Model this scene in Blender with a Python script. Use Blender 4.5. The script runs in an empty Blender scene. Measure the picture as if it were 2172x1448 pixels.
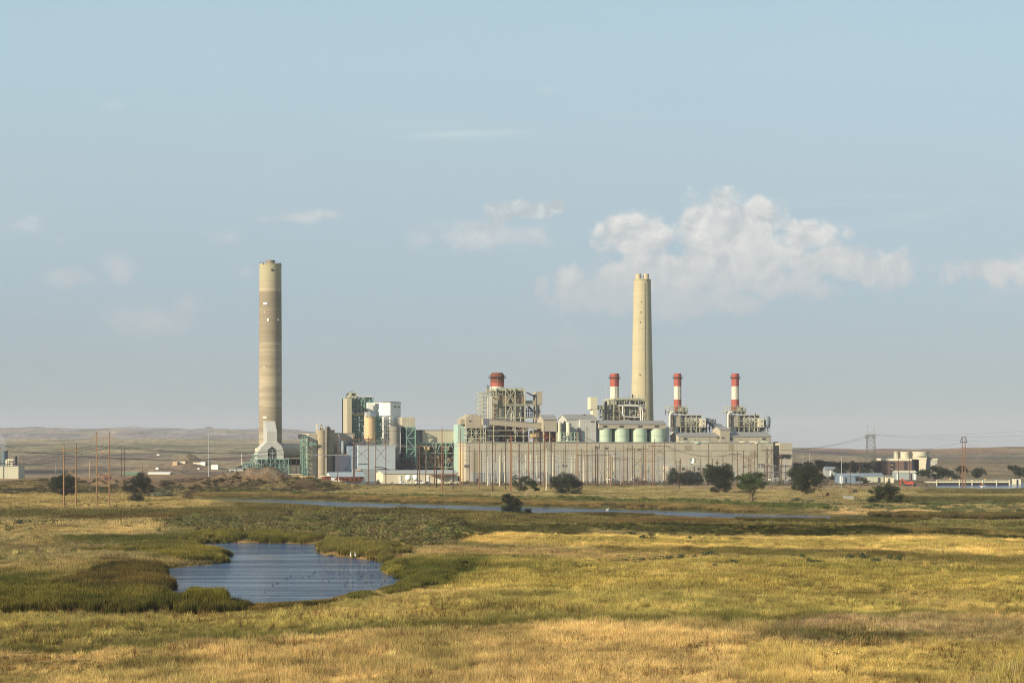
import bpy, math, random
import numpy as np
from mathutils import Vector
R = math.radians
C = bpy.context.scene.collection
scene = bpy.context.scene
random.seed(7)
rng = np.random.default_rng(7)

# ------------------------------------------------------------ camera
F = 4225.0          # focal length in photo pixels (2172 wide)
CAMZ = 27.0         # camera height above the river plain
HZ = 945.0          # photo row of the true horizon
cd = bpy.data.cameras.new('camera'); cam = bpy.data.objects.new('camera', cd); C.objects.link(cam)
cam.location = (0, 0, CAMZ); cam.rotation_euler = (R(90), 0, 0)
cd.sensor_width = 36; cd.lens = F/2172*36; cd.shift_y = (HZ-724)/2172; cd.shift_x = 0
cd.clip_start = 1; cd.clip_end = 60000
scene.camera = cam

# ------------------------------------------------------------ light
SUN_AZ = 49.0       # degrees left of straight behind the camera
SUN_EL = 21.0
sd = bpy.data.lights.new('sun', 'SUN'); sun = bpy.data.objects.new('sun', sd); C.objects.link(sun)
sd.energy = 5.0; sd.angle = R(0.5); sd.color = (1.0, 0.865, 0.67)
tosun = Vector((-math.sin(R(SUN_AZ))*math.cos(R(SUN_EL)), -math.cos(R(SUN_AZ))*math.cos(R(SUN_EL)), math.sin(R(SUN_EL))))
sun.rotation_euler = tosun.to_track_quat('Z', 'Y').to_euler()
scene.view_settings.view_transform = 'Standard'; scene.view_settings.look = 'None'
scene.view_settings.gamma = 1; EXPO = .50; scene.view_settings.exposure = EXPO
scene.cycles.use_denoising = True; scene.cycles.filter_width = 1.05; scene.render.filter_size = 1.05
scene.cycles.max_bounces = 6; scene.cycles.volume_bounces = 0; scene.cycles.transparent_max_bounces = 12
scene.cycles.caustics_reflective = False; scene.cycles.caustics_refractive = False

def lin(c):
    c = np.asarray(c, float)/255.0
    return np.where(c <= .04045, c/12.92, ((c+.055)/1.055)**2.4)

class NT:
    """small helper for node trees"""
    def __init__(s, tree): s.t = tree; s.n = tree.nodes; s.l = tree.links
    def node(s, typ, **kw):
        n = s.n.new(typ)
        for k, v in kw.items(): setattr(n, k, v)
        return n
    def link(s, a, b): s.l.new(a, b)
    def setv(s, sock, v):
        if isinstance(v, bpy.types.NodeSocket): s.l.new(v, sock)
        else: sock.default_value = v
    def math(s, op, a, b=None, c=None, clamp=False):
        n = s.n.new('ShaderNodeMath'); n.operation = op; n.use_clamp = clamp
        s.setv(n.inputs[0], a)
        if b is not None: s.setv(n.inputs[1], b)
        if c is not None: s.setv(n.inputs[2], c)
        return n.outputs[0]
    def smooth(s, v, a, b, lo=0., hi=1.):
        n = s.n.new('ShaderNodeMapRange'); n.interpolation_type = 'SMOOTHSTEP'
        s.setv(n.inputs[0], v); n.inputs[1].default_value = a; n.inputs[2].default_value = b
        n.inputs[3].default_value = lo; n.inputs[4].default_value = hi
        return n.outputs[0]
    def mix(s, f, a, b, blend='MIX'):
        n = s.n.new('ShaderNodeMix'); n.data_type = 'RGBA'; n.blend_type = blend
        s.setv(n.inputs[0], f)
        for k, v in ((6, a), (7, b)):
            if isinstance(v, (tuple, list, np.ndarray)): v = tuple(v)[:3]+(1,)
            s.setv(n.inputs[k], v)
        return n.outputs[2]
    def noise(s, vec, scale, detail=4, rough=.55, dist=0.):
        n = s.n.new('ShaderNodeTexNoise'); n.inputs['Scale'].default_value = scale
        n.inputs['Detail'].default_value = detail; n.inputs['Roughness'].default_value = rough
        n.inputs['Distortion'].default_value = dist
        if vec is not None: s.l.new(vec, n.inputs['Vector'])
        return n.outputs[0]
    def mapping(s, vec, loc=(0,0,0), rot=(0,0,0), sc=(1,1,1)):
        n = s.n.new('ShaderNodeMapping'); n.inputs[1].default_value = loc; n.inputs[2].default_value = rot; n.inputs[3].default_value = sc
        s.l.new(vec, n.inputs[0]); return n.outputs[0]

# ------------------------------------------------------------ sky with distant clouds (directions only)
w = bpy.data.worlds.new('World'); scene.world = w; w.use_nodes = True
t = NT(w.node_tree); t.n.clear()
sky = t.node('ShaderNodeTexSky', sky_type='NISHITA'); sky.sun_disc = False
sky.sun_elevation = R(SUN_EL); sky.sun_rotation = R(180+SUN_AZ)
sky.air_density = 1.0; sky.dust_density = 1.2; sky.ozone_density = 1.0; sky.altitude = 1500
tc = t.node('ShaderNodeTexCoord'); sep = t.node('ShaderNodeSeparateXYZ'); t.link(tc.outputs['Generated'], sep.inputs[0])
yy = t.math('MAXIMUM', sep.outputs[1], .05)
ax = t.math('DIVIDE', sep.outputs[0], yy)        # tangent of the bearing
el = t.math('DIVIDE', sep.outputs[2], yy)        # tangent of the height
cmb = t.node('ShaderNodeCombineXYZ'); t.link(ax, cmb.inputs[0]); t.link(el, cmb.inputs[1])
V = cmb.outputs[0]
nz = t.noise(t.mapping(V, sc=(9, 16, 1)), 1.0, 6, .62)
nzc = t.math('SUBTRACT', nz, .5)
n2 = t.noise(V, 55, 9, .60, .5)
n2b = t.noise(t.mapping(V, loc=(.0035, -.0035, 0)), 55, 9, .60, .5)
vor = t.node('ShaderNodeTexVoronoi'); vor.feature = 'SMOOTH_F1'; vor.inputs['Scale'].default_value = 75; vor.inputs['Smoothness'].default_value = .35
try: vor.inputs['Detail'].default_value = 3
except Exception: pass
wv = t.node('ShaderNodeVectorMath', operation='ADD'); t.link(V, wv.inputs[0])
ncol = t.node('ShaderNodeTexNoise'); ncol.inputs['Scale'].default_value = 40; ncol.inputs['Detail'].default_value = 5; t.link(V, ncol.inputs['Vector'])
sc_ = t.node('ShaderNodeVectorMath', operation='SCALE'); sc_.inputs['Scale'].default_value = .012; t.link(ncol.outputs['Color'], sc_.inputs[0])
t.link(sc_.outputs[0], wv.inputs[1]); t.link(wv.outputs[0], vor.inputs['Vector'])
puff = t.math('SUBTRACT', .45, vor.outputs['Distance'])
def blob(cx, cy, rx, ry, a=1.0):
    """ellipse of cloud at a photo bearing; value 1 in its middle, 0 at the rim"""
    X = (cx-1086)/F; Y = (HZ-cy)/F
    dx = t.math('MULTIPLY', t.math('SUBTRACT', ax, X), F/rx); dy = t.math('MULTIPLY', t.math('SUBTRACT', el, Y), F/ry)
    d = t.math('SQRT', t.math('ADD', t.math('MULTIPLY', dx, dx), t.math('MULTIPLY', dy, dy)))
    return t.math('MULTIPLY', t.math('SUBTRACT', 1.0, d), a)
def union(bs):
    m = bs[0]
    for b in bs[1:]: m = t.math('MAXIMUM', m, b)
    return m
CUM = [(1545,485,110,70,1.2),(1350,500,75,48,1.1),(1560,560,150,60,1.2),(1400,590,150,60,1.1),(1280,625,120,50,1.0),(1450,640,170,38,.9),
       (1620,585,90,45,.9),(1780,560,90,38,.9),(1880,570,70,40,.9),(1720,500,70,30,.7),(1210,600,60,35,.7),(2110,570,90,32,.8),(1690,600,90,34,.6)]
HI = [(1110,445,95,30,1.1),(1060,450,50,26,1.1),(1185,440,22,22,1.)]
LO = [(1040,500,170,42,.9),(900,510,60,30,.6),(620,462,80,16,.7),(700,455,50,12,.5),(330,680,120,48,.8),(250,570,60,38,.8),(150,590,90,24,.6),
      (390,650,70,30,.6),(490,505,40,28,.5),(130,510,20,14,.6),(2120,620,110,40,.4),(1180,730,90,22,.35),(520,575,28,20,.5),(40,480,60,22,.35)]
dens_c = union([blob(b[0], b[1], b[2]*1.15, b[3]*1.15, b[4]) for b in CUM]); dens_h = union([blob(*b) for b in HI]); dens_l = union([blob(*b) for b in LO])
rough = t.math('ADD', t.math('MULTIPLY', t.math('SUBTRACT', n2, .5), 1.15), t.math('MULTIPLY', puff, .62))
ac = t.smooth(t.math('ADD', dens_c, rough), -.42, .10)
ah = t.smooth(t.math('ADD', dens_h, rough), -.12, .24)
al = t.smooth(t.math('ADD', dens_l, t.math('ADD', t.math('MULTIPLY', t.math('SUBTRACT', n2, .5), 1.6), t.math('MULTIPLY', puff, .3))), -.2, .7)
relief = t.math('ADD', t.math('MULTIPLY', t.math('SUBTRACT', n2b, n2), 3.2), t.math('MULTIPLY', puff, .55))
# cirrus wisps
cir = t.noise(t.mapping(V, rot=(0,0,-.05), sc=(7, 55, 1)), 1.0, 6, .6, .8)
cirm = union([blob(960,275,260,34,.9), blob(1310,250,130,16,.7), blob(1900,450,330,60,.8), blob(1160,190,40,14,.5), blob(1080,238,50,10,.5), blob(240,225,50,20,.4)])
aci = t.math('MULTIPLY', t.smooth(cir, .35, .8), t.smooth(cirm, 0., .8))
# sky colour
grade = t.node('ShaderNodeValToRGB'); cr = grade.color_ramp
stops = [(0.0, (.60,.62,.63)), (.30, (.72,.76,.78)), (.6, (.86,.93,.93)), (1.0, (1.0,1.06,1.02))]
SKYC = [(0.0, (150,162,172)), (.15, (159,173,183)), (.38, (173,190,200)), (.62, (186,204,211)), (.85,(188,213,221)), (1.0, (187,213,223))]
cr.elements.remove(cr.elements[1])
for i, (p, c) in enumerate(SKYC):
    e = cr.elements[0] if i == 0 else cr.elements.new(p)
    e.position = p; e.color = tuple(lin(c))+(1,)
t.link(t.math('DIVIDE', el, 945/F, clamp=True), grade.inputs[0])
SKY_STR = .10
skyn = t.mix(1.0, sky.outputs[0], (SKY_STR,)*3, 'MULTIPLY')   # graded at display scale, undone before the Background
base = t.mix(.80, skyn, t.mix(1.0, grade.outputs[0], (1.0,)*3, 'MULTIPLY'))
base = t.mix(t.math('MULTIPLY', nzc, .22), base, (.62,.70,.72))
base = t.mix(t.smooth(sep.outputs[2], .24, .85), base, (.16,.27,.42))   # the deeper blue overhead
col = t.mix(t.math('MULTIPLY', aci, .60), base, (.72,.78,.79))
pink = t.mix(t.smooth(el, .06, .12), (.62,.61,.605), (.82,.815,.775))
lit = t.mix(t.math('ADD', .70, t.math('MULTIPLY', relief, .9), clamp=True), t.mix(.8, base, (.57,.585,.60)), pink)
col = t.mix(t.math('MULTIPLY', al, t.smooth(el, .03, .1, .30, .62)), col, lit)
col = t.mix(t.math('MULTIPLY', ac, t.smooth(el, .055, .105, .45, .96)), col, lit)
col = t.mix(t.math('MULTIPLY', ah, .85), col, t.mix(t.math('ADD', .5, relief, clamp=True), (.50,.56,.59), (.74,.79,.77)))
up = t.node('ShaderNodeVectorMath', operation='SCALE'); t.link(col, up.inputs[0]); up.inputs['Scale'].default_value = 1/SKY_STR/2**EXPO
bg = t.node('ShaderNodeBackground'); t.link(up.outputs[0], bg.inputs[0]); bg.inputs[1].default_value = SKY_STR
wo = t.node('ShaderNodeOutputWorld'); t.link(bg.outputs[0], wo.inputs[0])
w.cycles.sampling_method = 'MANUAL'; w.cycles.sample_map_resolution = 512

# ------------------------------------------------------------ numpy noise
def _hash(ix, iy, seed):
    h = (ix.astype(np.int64)*374761393 + iy.astype(np.int64)*668265263 + seed*1274126177) & 0xffffffff
    h = ((h ^ (h >> 13))*1274126177) & 0xffffffff
    return ((h ^ (h >> 16)) & 0xffff)/65535.0
def vnoise(x, y, seed=0):
    ix = np.floor(x); iy = np.floor(y); fx = x-ix; fy = y-iy
    fx = fx*fx*(3-2*fx); fy = fy*fy*(3-2*fy)
    a = _hash(ix, iy, seed); b = _hash(ix+1, iy, seed); c = _hash(ix, iy+1, seed); d = _hash(ix+1, iy+1, seed)
    return (a+(b-a)*fx)*(1-fy) + (c+(d-c)*fx)*fy
def fbm(x, y, seed=0, octv=4, gain=.5):
    s = 0; a = 1; n = 0
    for i in range(octv):
        s = s+a*vnoise(x*2**i, y*2**i, seed+i*17); n += a; a *= gain
    return s/n
def sstep(v, a, b):
    q = np.clip((v-a)/(b-a), 0, 1); return q*q*(3-2*q)

# ------------------------------------------------------------ where a photo point lies on the plain
def gp(px, py):
    """photo point on the flat plain (z = 0) -> x, y"""
    Y = CAMZ*F/(np.asarray(py, float)-HZ); return (np.asarray(px, float)-1086)/F*Y, Y
def at(px, py, Y):
    return ((px-1086)/F*Y, Y, CAMZ-(py-HZ)/F*Y)
POND = [(336,1208),(400,1201),(450,1197),(481,1188),(470,1176),(440,1168),(412,1160),(400,1153),(480,1150),(600,1151),(668,1153),(686,1167),
        (700,1177),(765,1183),(822,1190),(848,1197),(825,1212),(852,1219),(858,1238),(810,1262),(740,1272),(680,1285),(600,1293),(520,1294),(440,1288),(370,1275),(352,1262),(357,1240),(350,1222)]
RIVER = [(300,1055.5),(440,1059.5),(600,1060.5),(760,1066),(1000,1073),(1250,1079),(1480,1086),(1600,1091.5),(1720,1093.5),(1880,1099),(1960,1104),(2100,1108.5),(2260,1111),
         (2260,1113),(2100,1110.5),(1960,1107),(1880,1106.5),(1700,1103.5),(1500,1099.5),(1400,1095),(1160,1092.5),(1000,1087),(800,1079),(700,1074.5),(520,1064),(300,1057.5)]
CANAL = [(1985,1028),(2300,1022),(2300,1040),(2172,1040),(2060,1036),(1990,1035)]
def wpoly(P): return np.array([gp(*p) for p in P])
WATERS = [wpoly(POND), wpoly(RIVER), wpoly(CANAL)]
def inpoly(x, y, P):
    r = np.zeros(x.shape, bool); n = len(P)
    for i in range(n):
        x1, y1 = P[i]; x2, y2 = P[(i+1) % n]
        c = ((y1 > y) != (y2 > y)) & (x < (x2-x1)*(y-y1)/((y2-y1) if y2 != y1 else 1e-9)+x1)
        r ^= c
    return r
def sdist(x, y, P):
    """signed distance, negative inside"""
    d = np.full(x.shape, 1e9); n = len(P)
    for i in range(n):
        ax_, ay_ = P[i]; bx, by = P[(i+1) % n]; ex, ey = bx-ax_, by-ay_
        q = np.clip(((x-ax_)*ex+(y-ay_)*ey)/(ex*ex+ey*ey+1e-9), 0, 1)
        d = np.minimum(d, np.hypot(x-ax_-q*ex, y-ay_-q*ey))
    return np.where(inpoly(x, y, P), -d, d)
def waterdist(x, y):
    d = np.full(x.shape, 60.0)
    for P in WATERS:
        lo = P.min(0)-30; hi = P.max(0)+30
        m = (x > lo[0]) & (x < hi[0]) & (y > lo[1]) & (y < hi[1])
        if m.any(): d[m] = np.minimum(d[m], sdist(x[m], y[m], P))
    return d

# ------------------------------------------------------------ the lie of the land
MOUNDS = [  # photo x, distance, half width, half depth, height, squareness
    (578, 1235, 30, 26, 12.2, 1.1), (470, 1225, 40, 22, 4.2, 2), (520,1240,30,20,5.0,2),(390, 1260, 48, 26, 4.6, 2), (690, 1200, 34, 22, 3.6, 2), (620,1190,30,22,4.5,2),
    (90, 1190, 34, 22, 4.5, 2), (20, 1200, 30, 24, 3.5, 2), (210,1215,40,22,3.8,2),(300,1230,40,22,3.6,2),
    (335, 1850, 60, 40, 6.5, 1.4), (400, 2150, 40, 30, 17, 1.3), (1263, 1240, 6, 5, 2.2, 1.2), (1335, 1240, 7, 5, 1.8, 1.2),
    (650, 790, 60, 22, 2.0, 2), (830, 770, 50, 18, 2.2, 2), (1060, 560, 26, 15, 1.6, 2), (960, 545, 22, 10, 1.2, 2)]
KY = np.array([1500, 2000, 2600, 3400, 4600, 6200, 8600, 9800, 16000.])
def knots(u):
    """height of the land at the knot distances KY for a photo bearing u"""
    ux = [-900, 0, 300, 600, 1000, 1400, 1690, 1850, 1990, 2060, 2172, 3000]
    rows = [  # photo row at which the land of that distance shows
        (2000, [1002,1002,1002,1002,1002,1002,1002,1003,1003,1003,1004,1004]),
        (2600, [982,982,981,983,985,985,982,984,986,986,984,984]),
        (3400, [962,962,960,963,968,968,962,966,972,970,968,966]),
        (4600, [943,942,938,946,955,956,957,958,956,951,949,944]),
        (6200, [933,932,931,936,948,952,955,957,962,962,962,962]),
        (8600, [916,915,914,918,940,948,952,956,960,960,960,960]),
        (9800, [911,910,911,915,938,947,951,955,960,960,960,960])]
    out = [np.zeros_like(u)]
    for Y, ys in rows: out.append(CAMZ-(np.interp(u, ux, ys)-HZ)/F*Y)
    out.append(out[-1]*.8)
    return out
def gh(x, y, water=True):
    x = np.asarray(x, float); y = np.asarray(y, float)
    shp = x.shape; x = x.ravel(); y = y.ravel()
    r = np.hypot(x, y)
    Y = np.maximum(y, 1.)
    u = np.where(y > 50, x/Y*F+1086, np.clip(x, -200, 200)*4+1086)
    near = .75 + (fbm(x/60+3, y/45, 5, 4)-.5)*2.4*sstep(y, 150, 320)*(1-.35*sstep(y, 900, 1200)) + (fbm(x/13, y/13, 9, 3)-.5)*.5
    near = np.maximum(near, .28)
    ks = knots(u); z = np.zeros_like(x)
    far = np.zeros_like(x)
    for i in range(len(KY)-1):
        m = (y >= KY[i]) & (y < KY[i+1])
        q = (y[m]-KY[i])/(KY[i+1]-KY[i]); q = q*q*(3-2*q)*.6+q*.4
        far[m] = ks[i][m]*(1-q)+ks[i+1][m]*q
    far[y >= KY[-1]] = ks[-1][y >= KY[-1]]
    ff = sstep(y, 1700, 2400)
    ridg = 1-np.abs(2*fbm(x/420, y/300, 31, 5)-1)
    far += ff*((fbm(x/300, y/200, 21, 5)-.5)*13*np.clip(y/4000, .4, 1.5))
    bl = sstep(y, 6600, 8000)*(1-sstep(u, 500, 1500))
    far += bl*(ridg-.75)*34
    z = near*(1-sstep(y, 1500, 2200)*.0)+far
    # flat works yard round the power station
    yard = sstep(y, 1230, 1300)*(1-sstep(y, 1750, 1900))*sstep(u, 560, 640)*(1-sstep(u, 2000, 2100))
    z = z*(1-yard)+.35*yard
    for (px, my, rx, ry, h, pw) in MOUNDS:
        mx = (px-1086)/F*my
        d = np.hypot((x-mx)/rx, (y-my)/ry)
        m = d < 1.6
        z[m] += h*np.exp(-(d[m]*1.35)**pw*1.2)*(.82+.36*fbm(x[m]/7, y[m]/7, 3, 3))
    # the rise the photographer stands on
    rise = np.interp(np.hypot(x*.55, np.maximum(y, 0)), [0, 12, 40, 90, 140, 185, 235], [23.4, 22.8, 17.6, 9.8, 4.4, 1.2, 0])
    z = z+rise
    d = np.hypot((x-31)/14, (y-92)/24); m = d < 2
    z[m] += 8.2*np.exp(-d[m]**2*1.1)*sstep(x[m], 8, 26)
    if water:
        wd = waterdist(x, y)
        m = wd < 50
        k = sstep(wd, -1.5, 14); bank = np.where(wd < 0, -1.3*sstep(-wd, -.5, 5)-.1, .06+.5*sstep(wd, 0, 6))
        z[m] = np.where(wd[m] < 14, bank[m]*(1-k[m])+z[m]*k[m]*1.0, z[m])
        z[m] = np.where(wd[m] < 0, np.minimum(z[m], -.15), z[m])
    return z.reshape(shp)
def gz(x, y): return float(gh(np.array([x]), np.array([y]))[0])

# ------------------------------------------------------------ colour of the plant cover, band by band (photo rows; a map of what grows where, plus one painted strip of shade)
def band(u, v, xs, top, bot, f=3.0):
    tp = np.interp(u, xs, top); bt = np.interp(u, xs, bot)
    e = sstep(u, xs[0]-25, xs[0]+25)*(1-sstep(u, xs[-1]-25, xs[-1]+25)) if xs[-1] < 2300 or xs[0] > 0 else 1
    return sstep(v, tp-f, tp+f)*(1-sstep(v, bt-f, bt+f))*e
BANDS = [ # colour, xs, top, bottom, feather, strength
    ((152,136,84), [-200,2400], [1040,1040], [1500,1500], 4, 1),
    # field left of the river
    ((176,152,88), [-200,440], [1050,1054], [1085,1080], 3, .9),
    ((110,102,50), [-200,300,700,1000], [1086,1084,1080,1090], [1100,1104,1108,1120], 4, .85),
    ((116,90,50), [120,250,700], [1098,1099,1102], [1108,1111,1112], 2, .8),
    ((120,110,56), [480,1000,1900], [1066,1084,1108], [1108,1120,1128], 3, .8),
    ((172,150,92), [-200,380], [1110,1114], [1156,1146], 5, .9),
    ((150,134,84), [-200,330], [1150,1148], [1200,1200], 5, .8),
    ((122,116,66), [360,560,1000,1060], [1112,1092,1110,1140], [1148,1150,1165,1165], 5, .85),
    ((88,98,38), [120,440], [1148,1146], [1160,1172], 3, .8),
    ((84,94,36), [300,490], [1160,1150], [1192,1190], 4, .9),
    # beyond the river
    ((158,142,88), [620,1000,1500,1900,2400], [1030,1036,1036,1036,1036], [1062,1066,1080,1096,1106], 3, .85),
    ((150,132,98), [1400,1700,2000], [1018,1020,1024], [1040,1044,1040], 3, .8),
    ((112,110,60), [430,1000,1500,1700], [1050,1060,1066,1074], [1062,1074,1088,1092], 2, .85),
    ((82,84,42), [1850,2400], [1058,1056], [1072,1074], 4, .8),
    ((90,90,46), [1950,2400], [1040,1038], [1050,1050], 3, .7),
    ((196,160,104), [1760,1980], [1084,1088], [1094,1098], 2, .7),
    ((78,80,36), [1600,1950], [1092,1098], [1104,1110], 2, .9),
    ((132,100,58), [1300,1650,1750], [1104,1100,1104], [1114,1114,1112], 3, .8),
    ((118,118,58), [1740,2400], [1110,1114], [1126,1130], 3, .7),
    ((62,66,28), [1180,1300,1600,2400], [1116,1116,1121,1130], [1126,1132,1138,1154], 3, 1),
    ((98,96,46), [700,1250], [1108,1120], [1136,1142], 4, .7),
    # straw band across the right
    ((210,178,96), [980,1200,1700,2400], [1140,1138,1142,1154], [1162,1166,1170,1198], 4, 1),
    ((150,140,62), [1120,1300,2400], [1152,1146,1160], [1164,1160,1176], 3, .55),
    ((126,112,52), [1250,1600,2400], [1164,1170,1194], [1186,1196,1212], 5, .85),
    ((176,146,88), [900,1300], [1168,1172], [1188,1194], 5, .8),
    ((168,148,66), [860,1300,2400], [1192,1196,1212], [1320,1318,1310], 8, .8),
    ((138,130,56), [950,1500,2400], [1212,1206,1222], [1226,1218,1232], 6, .6),
    ((188,162,78), [1000,1700,2400], [1246,1242,1240], [1262,1258,1256], 6, .55),
    ((140,126,60), [1400,2400], [1262,1258], [1274,1268], 5, .5),
    # reed beds round the pond
    ((78,84,30), [-200,130,250,360], [1236,1216,1200,1196], [1296,1296,1296,1292], 5, .95),
    ((104,84,44), [230,350], [1198,1200], [1214,1220], 4, .7),
    ((96,106,40), [800,850,960,1040], [1236,1192,1186,1196], [1262,1262,1250,1210], 6, .9),
    ((122,112,58), [330,600,900], [1282,1284,1266], [1304,1304,1286], 3, .9),
    # foreground
    ((166,150,76), [-200,500,1000,2400], [1300,1300,1272,1280], [1400,1362,1346,1302], 5, .85),
    ((196,172,98), [420,760,1040], [1284,1278,1262], [1292,1286,1270], 3, .7),
    ((184,162,82), [-200,600,1400,2400], [1334,1322,1296,1284], [1350,1340,1310,1296], 7, .6),
    ((118,112,52), [-200,250,500,1000,1500,2400], [1388,1380,1356,1338,1314,1296], [1399,1391,1368,1350,1328,1309], 4, .85),  # dark strip: shade of the taller grass edge, painted into the cover colour
    ((196,164,96), [-200,250,500,1000,1500,2400], [1400,1392,1369,1352,1329,1310], [1520,1520,1520,1520,1520,1520], 5, .9),
    ((160,132,94), [1620,1900,2400], [1320,1318,1322], [1372,1380,1380], 8, .7),
    ((104,98,56), [1600,1750,2000], [1358,1344,1358], [1374,1372,1372], 5, .8),
    ((176,154,76), [1600,2400], [1384,1366], [1500,1500], 14, .7),
    ((128,114,58), [-200,400,800], [1410,1414,1410], [1422,1428,1424], 7, .55),
    ((132,112,64), [900,1500], [1396,1398], [1412,1416], 8, .45)]
FARB = [
    ((150,138,110), [-900,3000], [900,900], [1060,1060], 3, 1),
    ((160,152,148), [-900,600,1000], [890,890,890], [931,932,934], 2, 1),
    ((178,162,116), [-900,0,300,640], [931,930,930,932], [938,940,938,940], 1.5, .9),
    ((136,132,94), [-900,600], [942,942], [962,962], 5, .7),
    ((190,172,126), [-900,600], [953,954], [957,958], 1.5, .6),
    ((92,88,84), [-900,200,330,420], [971,966,950,958], [977,974,958,962], 1.5, .7),
    ((140,120,100), [-900,600], [966,966], [1006,1006], 3, .9),
    ((66,66,68), [-900,150], [984,984], [988,988], 1.2, .9),
    ((62,62,66), [-900,160], [996,996], [1006,1004], 1.5, .9),
    ((110,104,100), [-900,300], [1006,1006], [1018,1018], 2, .9),
    ((160,126,94), [-900,640], [1016,1006], [1046,1046], 3, 1),
    ((104,84,60), [340,720], [1012,1010], [1044,1044], 5, .8),
    ((78,78,58), [-900,420,720], [1040,1036,1036], [1054,1052,1050], 3, .9),
    ((150,112,80), [1690,3000], [944,944], [962,962], 3, .9),
    ((96,84,82), [1640,1700,1830], [954,953,962], [966,966,968], 1.5, .9),
    ((92,80,66), [1690,3000], [968,969], [973,974], 1.5, .8),
    ((150,126,92), [1690,3000], [976,976], [1012,1012], 4, .8),
    ((112,100,74), [1900,3000], [974,974], [984,990], 3, .6),
    ((138,122,98), [620,2000], [1003,1003], [1030,1030], 3, .8)]
def cover(x, y, z=0.):
    """display colour (0..255) of what grows at x, y"""
    Y = np.maximum(y, 60.)
    n1 = fbm(x/26, y/60, 41, 4)-.5; n2_ = fbm(x/7, y/14, 43, 4)-.5; n3 = fbm(x/140, y/220, 47, 4)-.5
    u = x/Y*F+1086; v = HZ+CAMZ*F/Y
    sc = np.clip(Y/600, .4, 2.2)
    vv = v+(n1*16+n2_*7)/sc*np.clip((v-1000)/250, .12, 1.3); uu = u+n1*60+n2_*30
    col = np.zeros(x.shape+(3,)); col[...] = lin((152,136,84))
    for c, xs, tp, bt, f, s in BANDS:
        m = band(uu, vv, xs, tp, bt, f)*s
        col += (lin(c)-col)*m[..., None]
    # fine mottling: greener hollows, paler crests
    g = sstep(fbm(x/11+9, y/20, 61, 5), .5, .74)*(1-.5*sstep(Y, 400, 900))
    col += (lin((112,112,52))-col)*(g*.42)[..., None]
    g = sstep(fbm(x/18+4, y/44, 67, 5), .52, .72)
    col += (lin((204,170,98))-col)*(g*.34*(v > 1120))[..., None]
    g = sstep(fbm(x/5+4, y/8, 71, 4), .58, .75)
    col += (lin((98,84,50))-col)*(g*.35)[..., None]
    # far land, by bearing and true height
    col = col*np.array([.95,.97,1.18])
    lm_ = col.mean(-1, keepdims=True); col = (col*.99+lm_*.01)*(lm_/.175)**.40
    far = Y > 1180
    if far.any():
        zf = z if np.ndim(z) else np.zeros_like(x)
        vf = HZ-(zf-CAMZ)/Y*F
        fc = np.zeros(col.shape); fc[...] = lin((150,138,110))
        wb = (fbm(x/260, y/700, 81, 5)-.5)*10
        for c, xs, tp, bt, f, s in FARB:
            m = band(u+n3*120, vf+wb*np.clip((Y-1500)/2500, .25, 1), xs, tp, bt, f)*s
            fc += (lin(c)-fc)*m[..., None]
        g = sstep(fbm(x/110, y/420, 91, 5), .48, .66); fc += (lin((92,90,66))-fc)*(g*.55)[..., None]
        g = sstep(fbm(x/160+7, y/500, 95, 5), .52, .68); fc += (lin((196,176,132))-fc)*(g*.5)[..., None]
        g = sstep(fbm(x/24, y/60, 97, 4), .5, .7); fc += (lin((84,72,56))-fc)*(g*.4)[..., None]
        fc *= (.62+1.0*fbm(x/4.5, y/6, 99, 4))[..., None]*1.02
        k = sstep(v, 1044, 1036) if False else 1-sstep(v, 1036, 1044)
        k = np.where((u > 700) & (u < 3000), 1-sstep(v, 1022, 1032), k)
        col = col*(1-k[..., None])+fc*k[..., None]
    return col
GF = .66            # display colour of sunlit cover -> base colour

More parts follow.
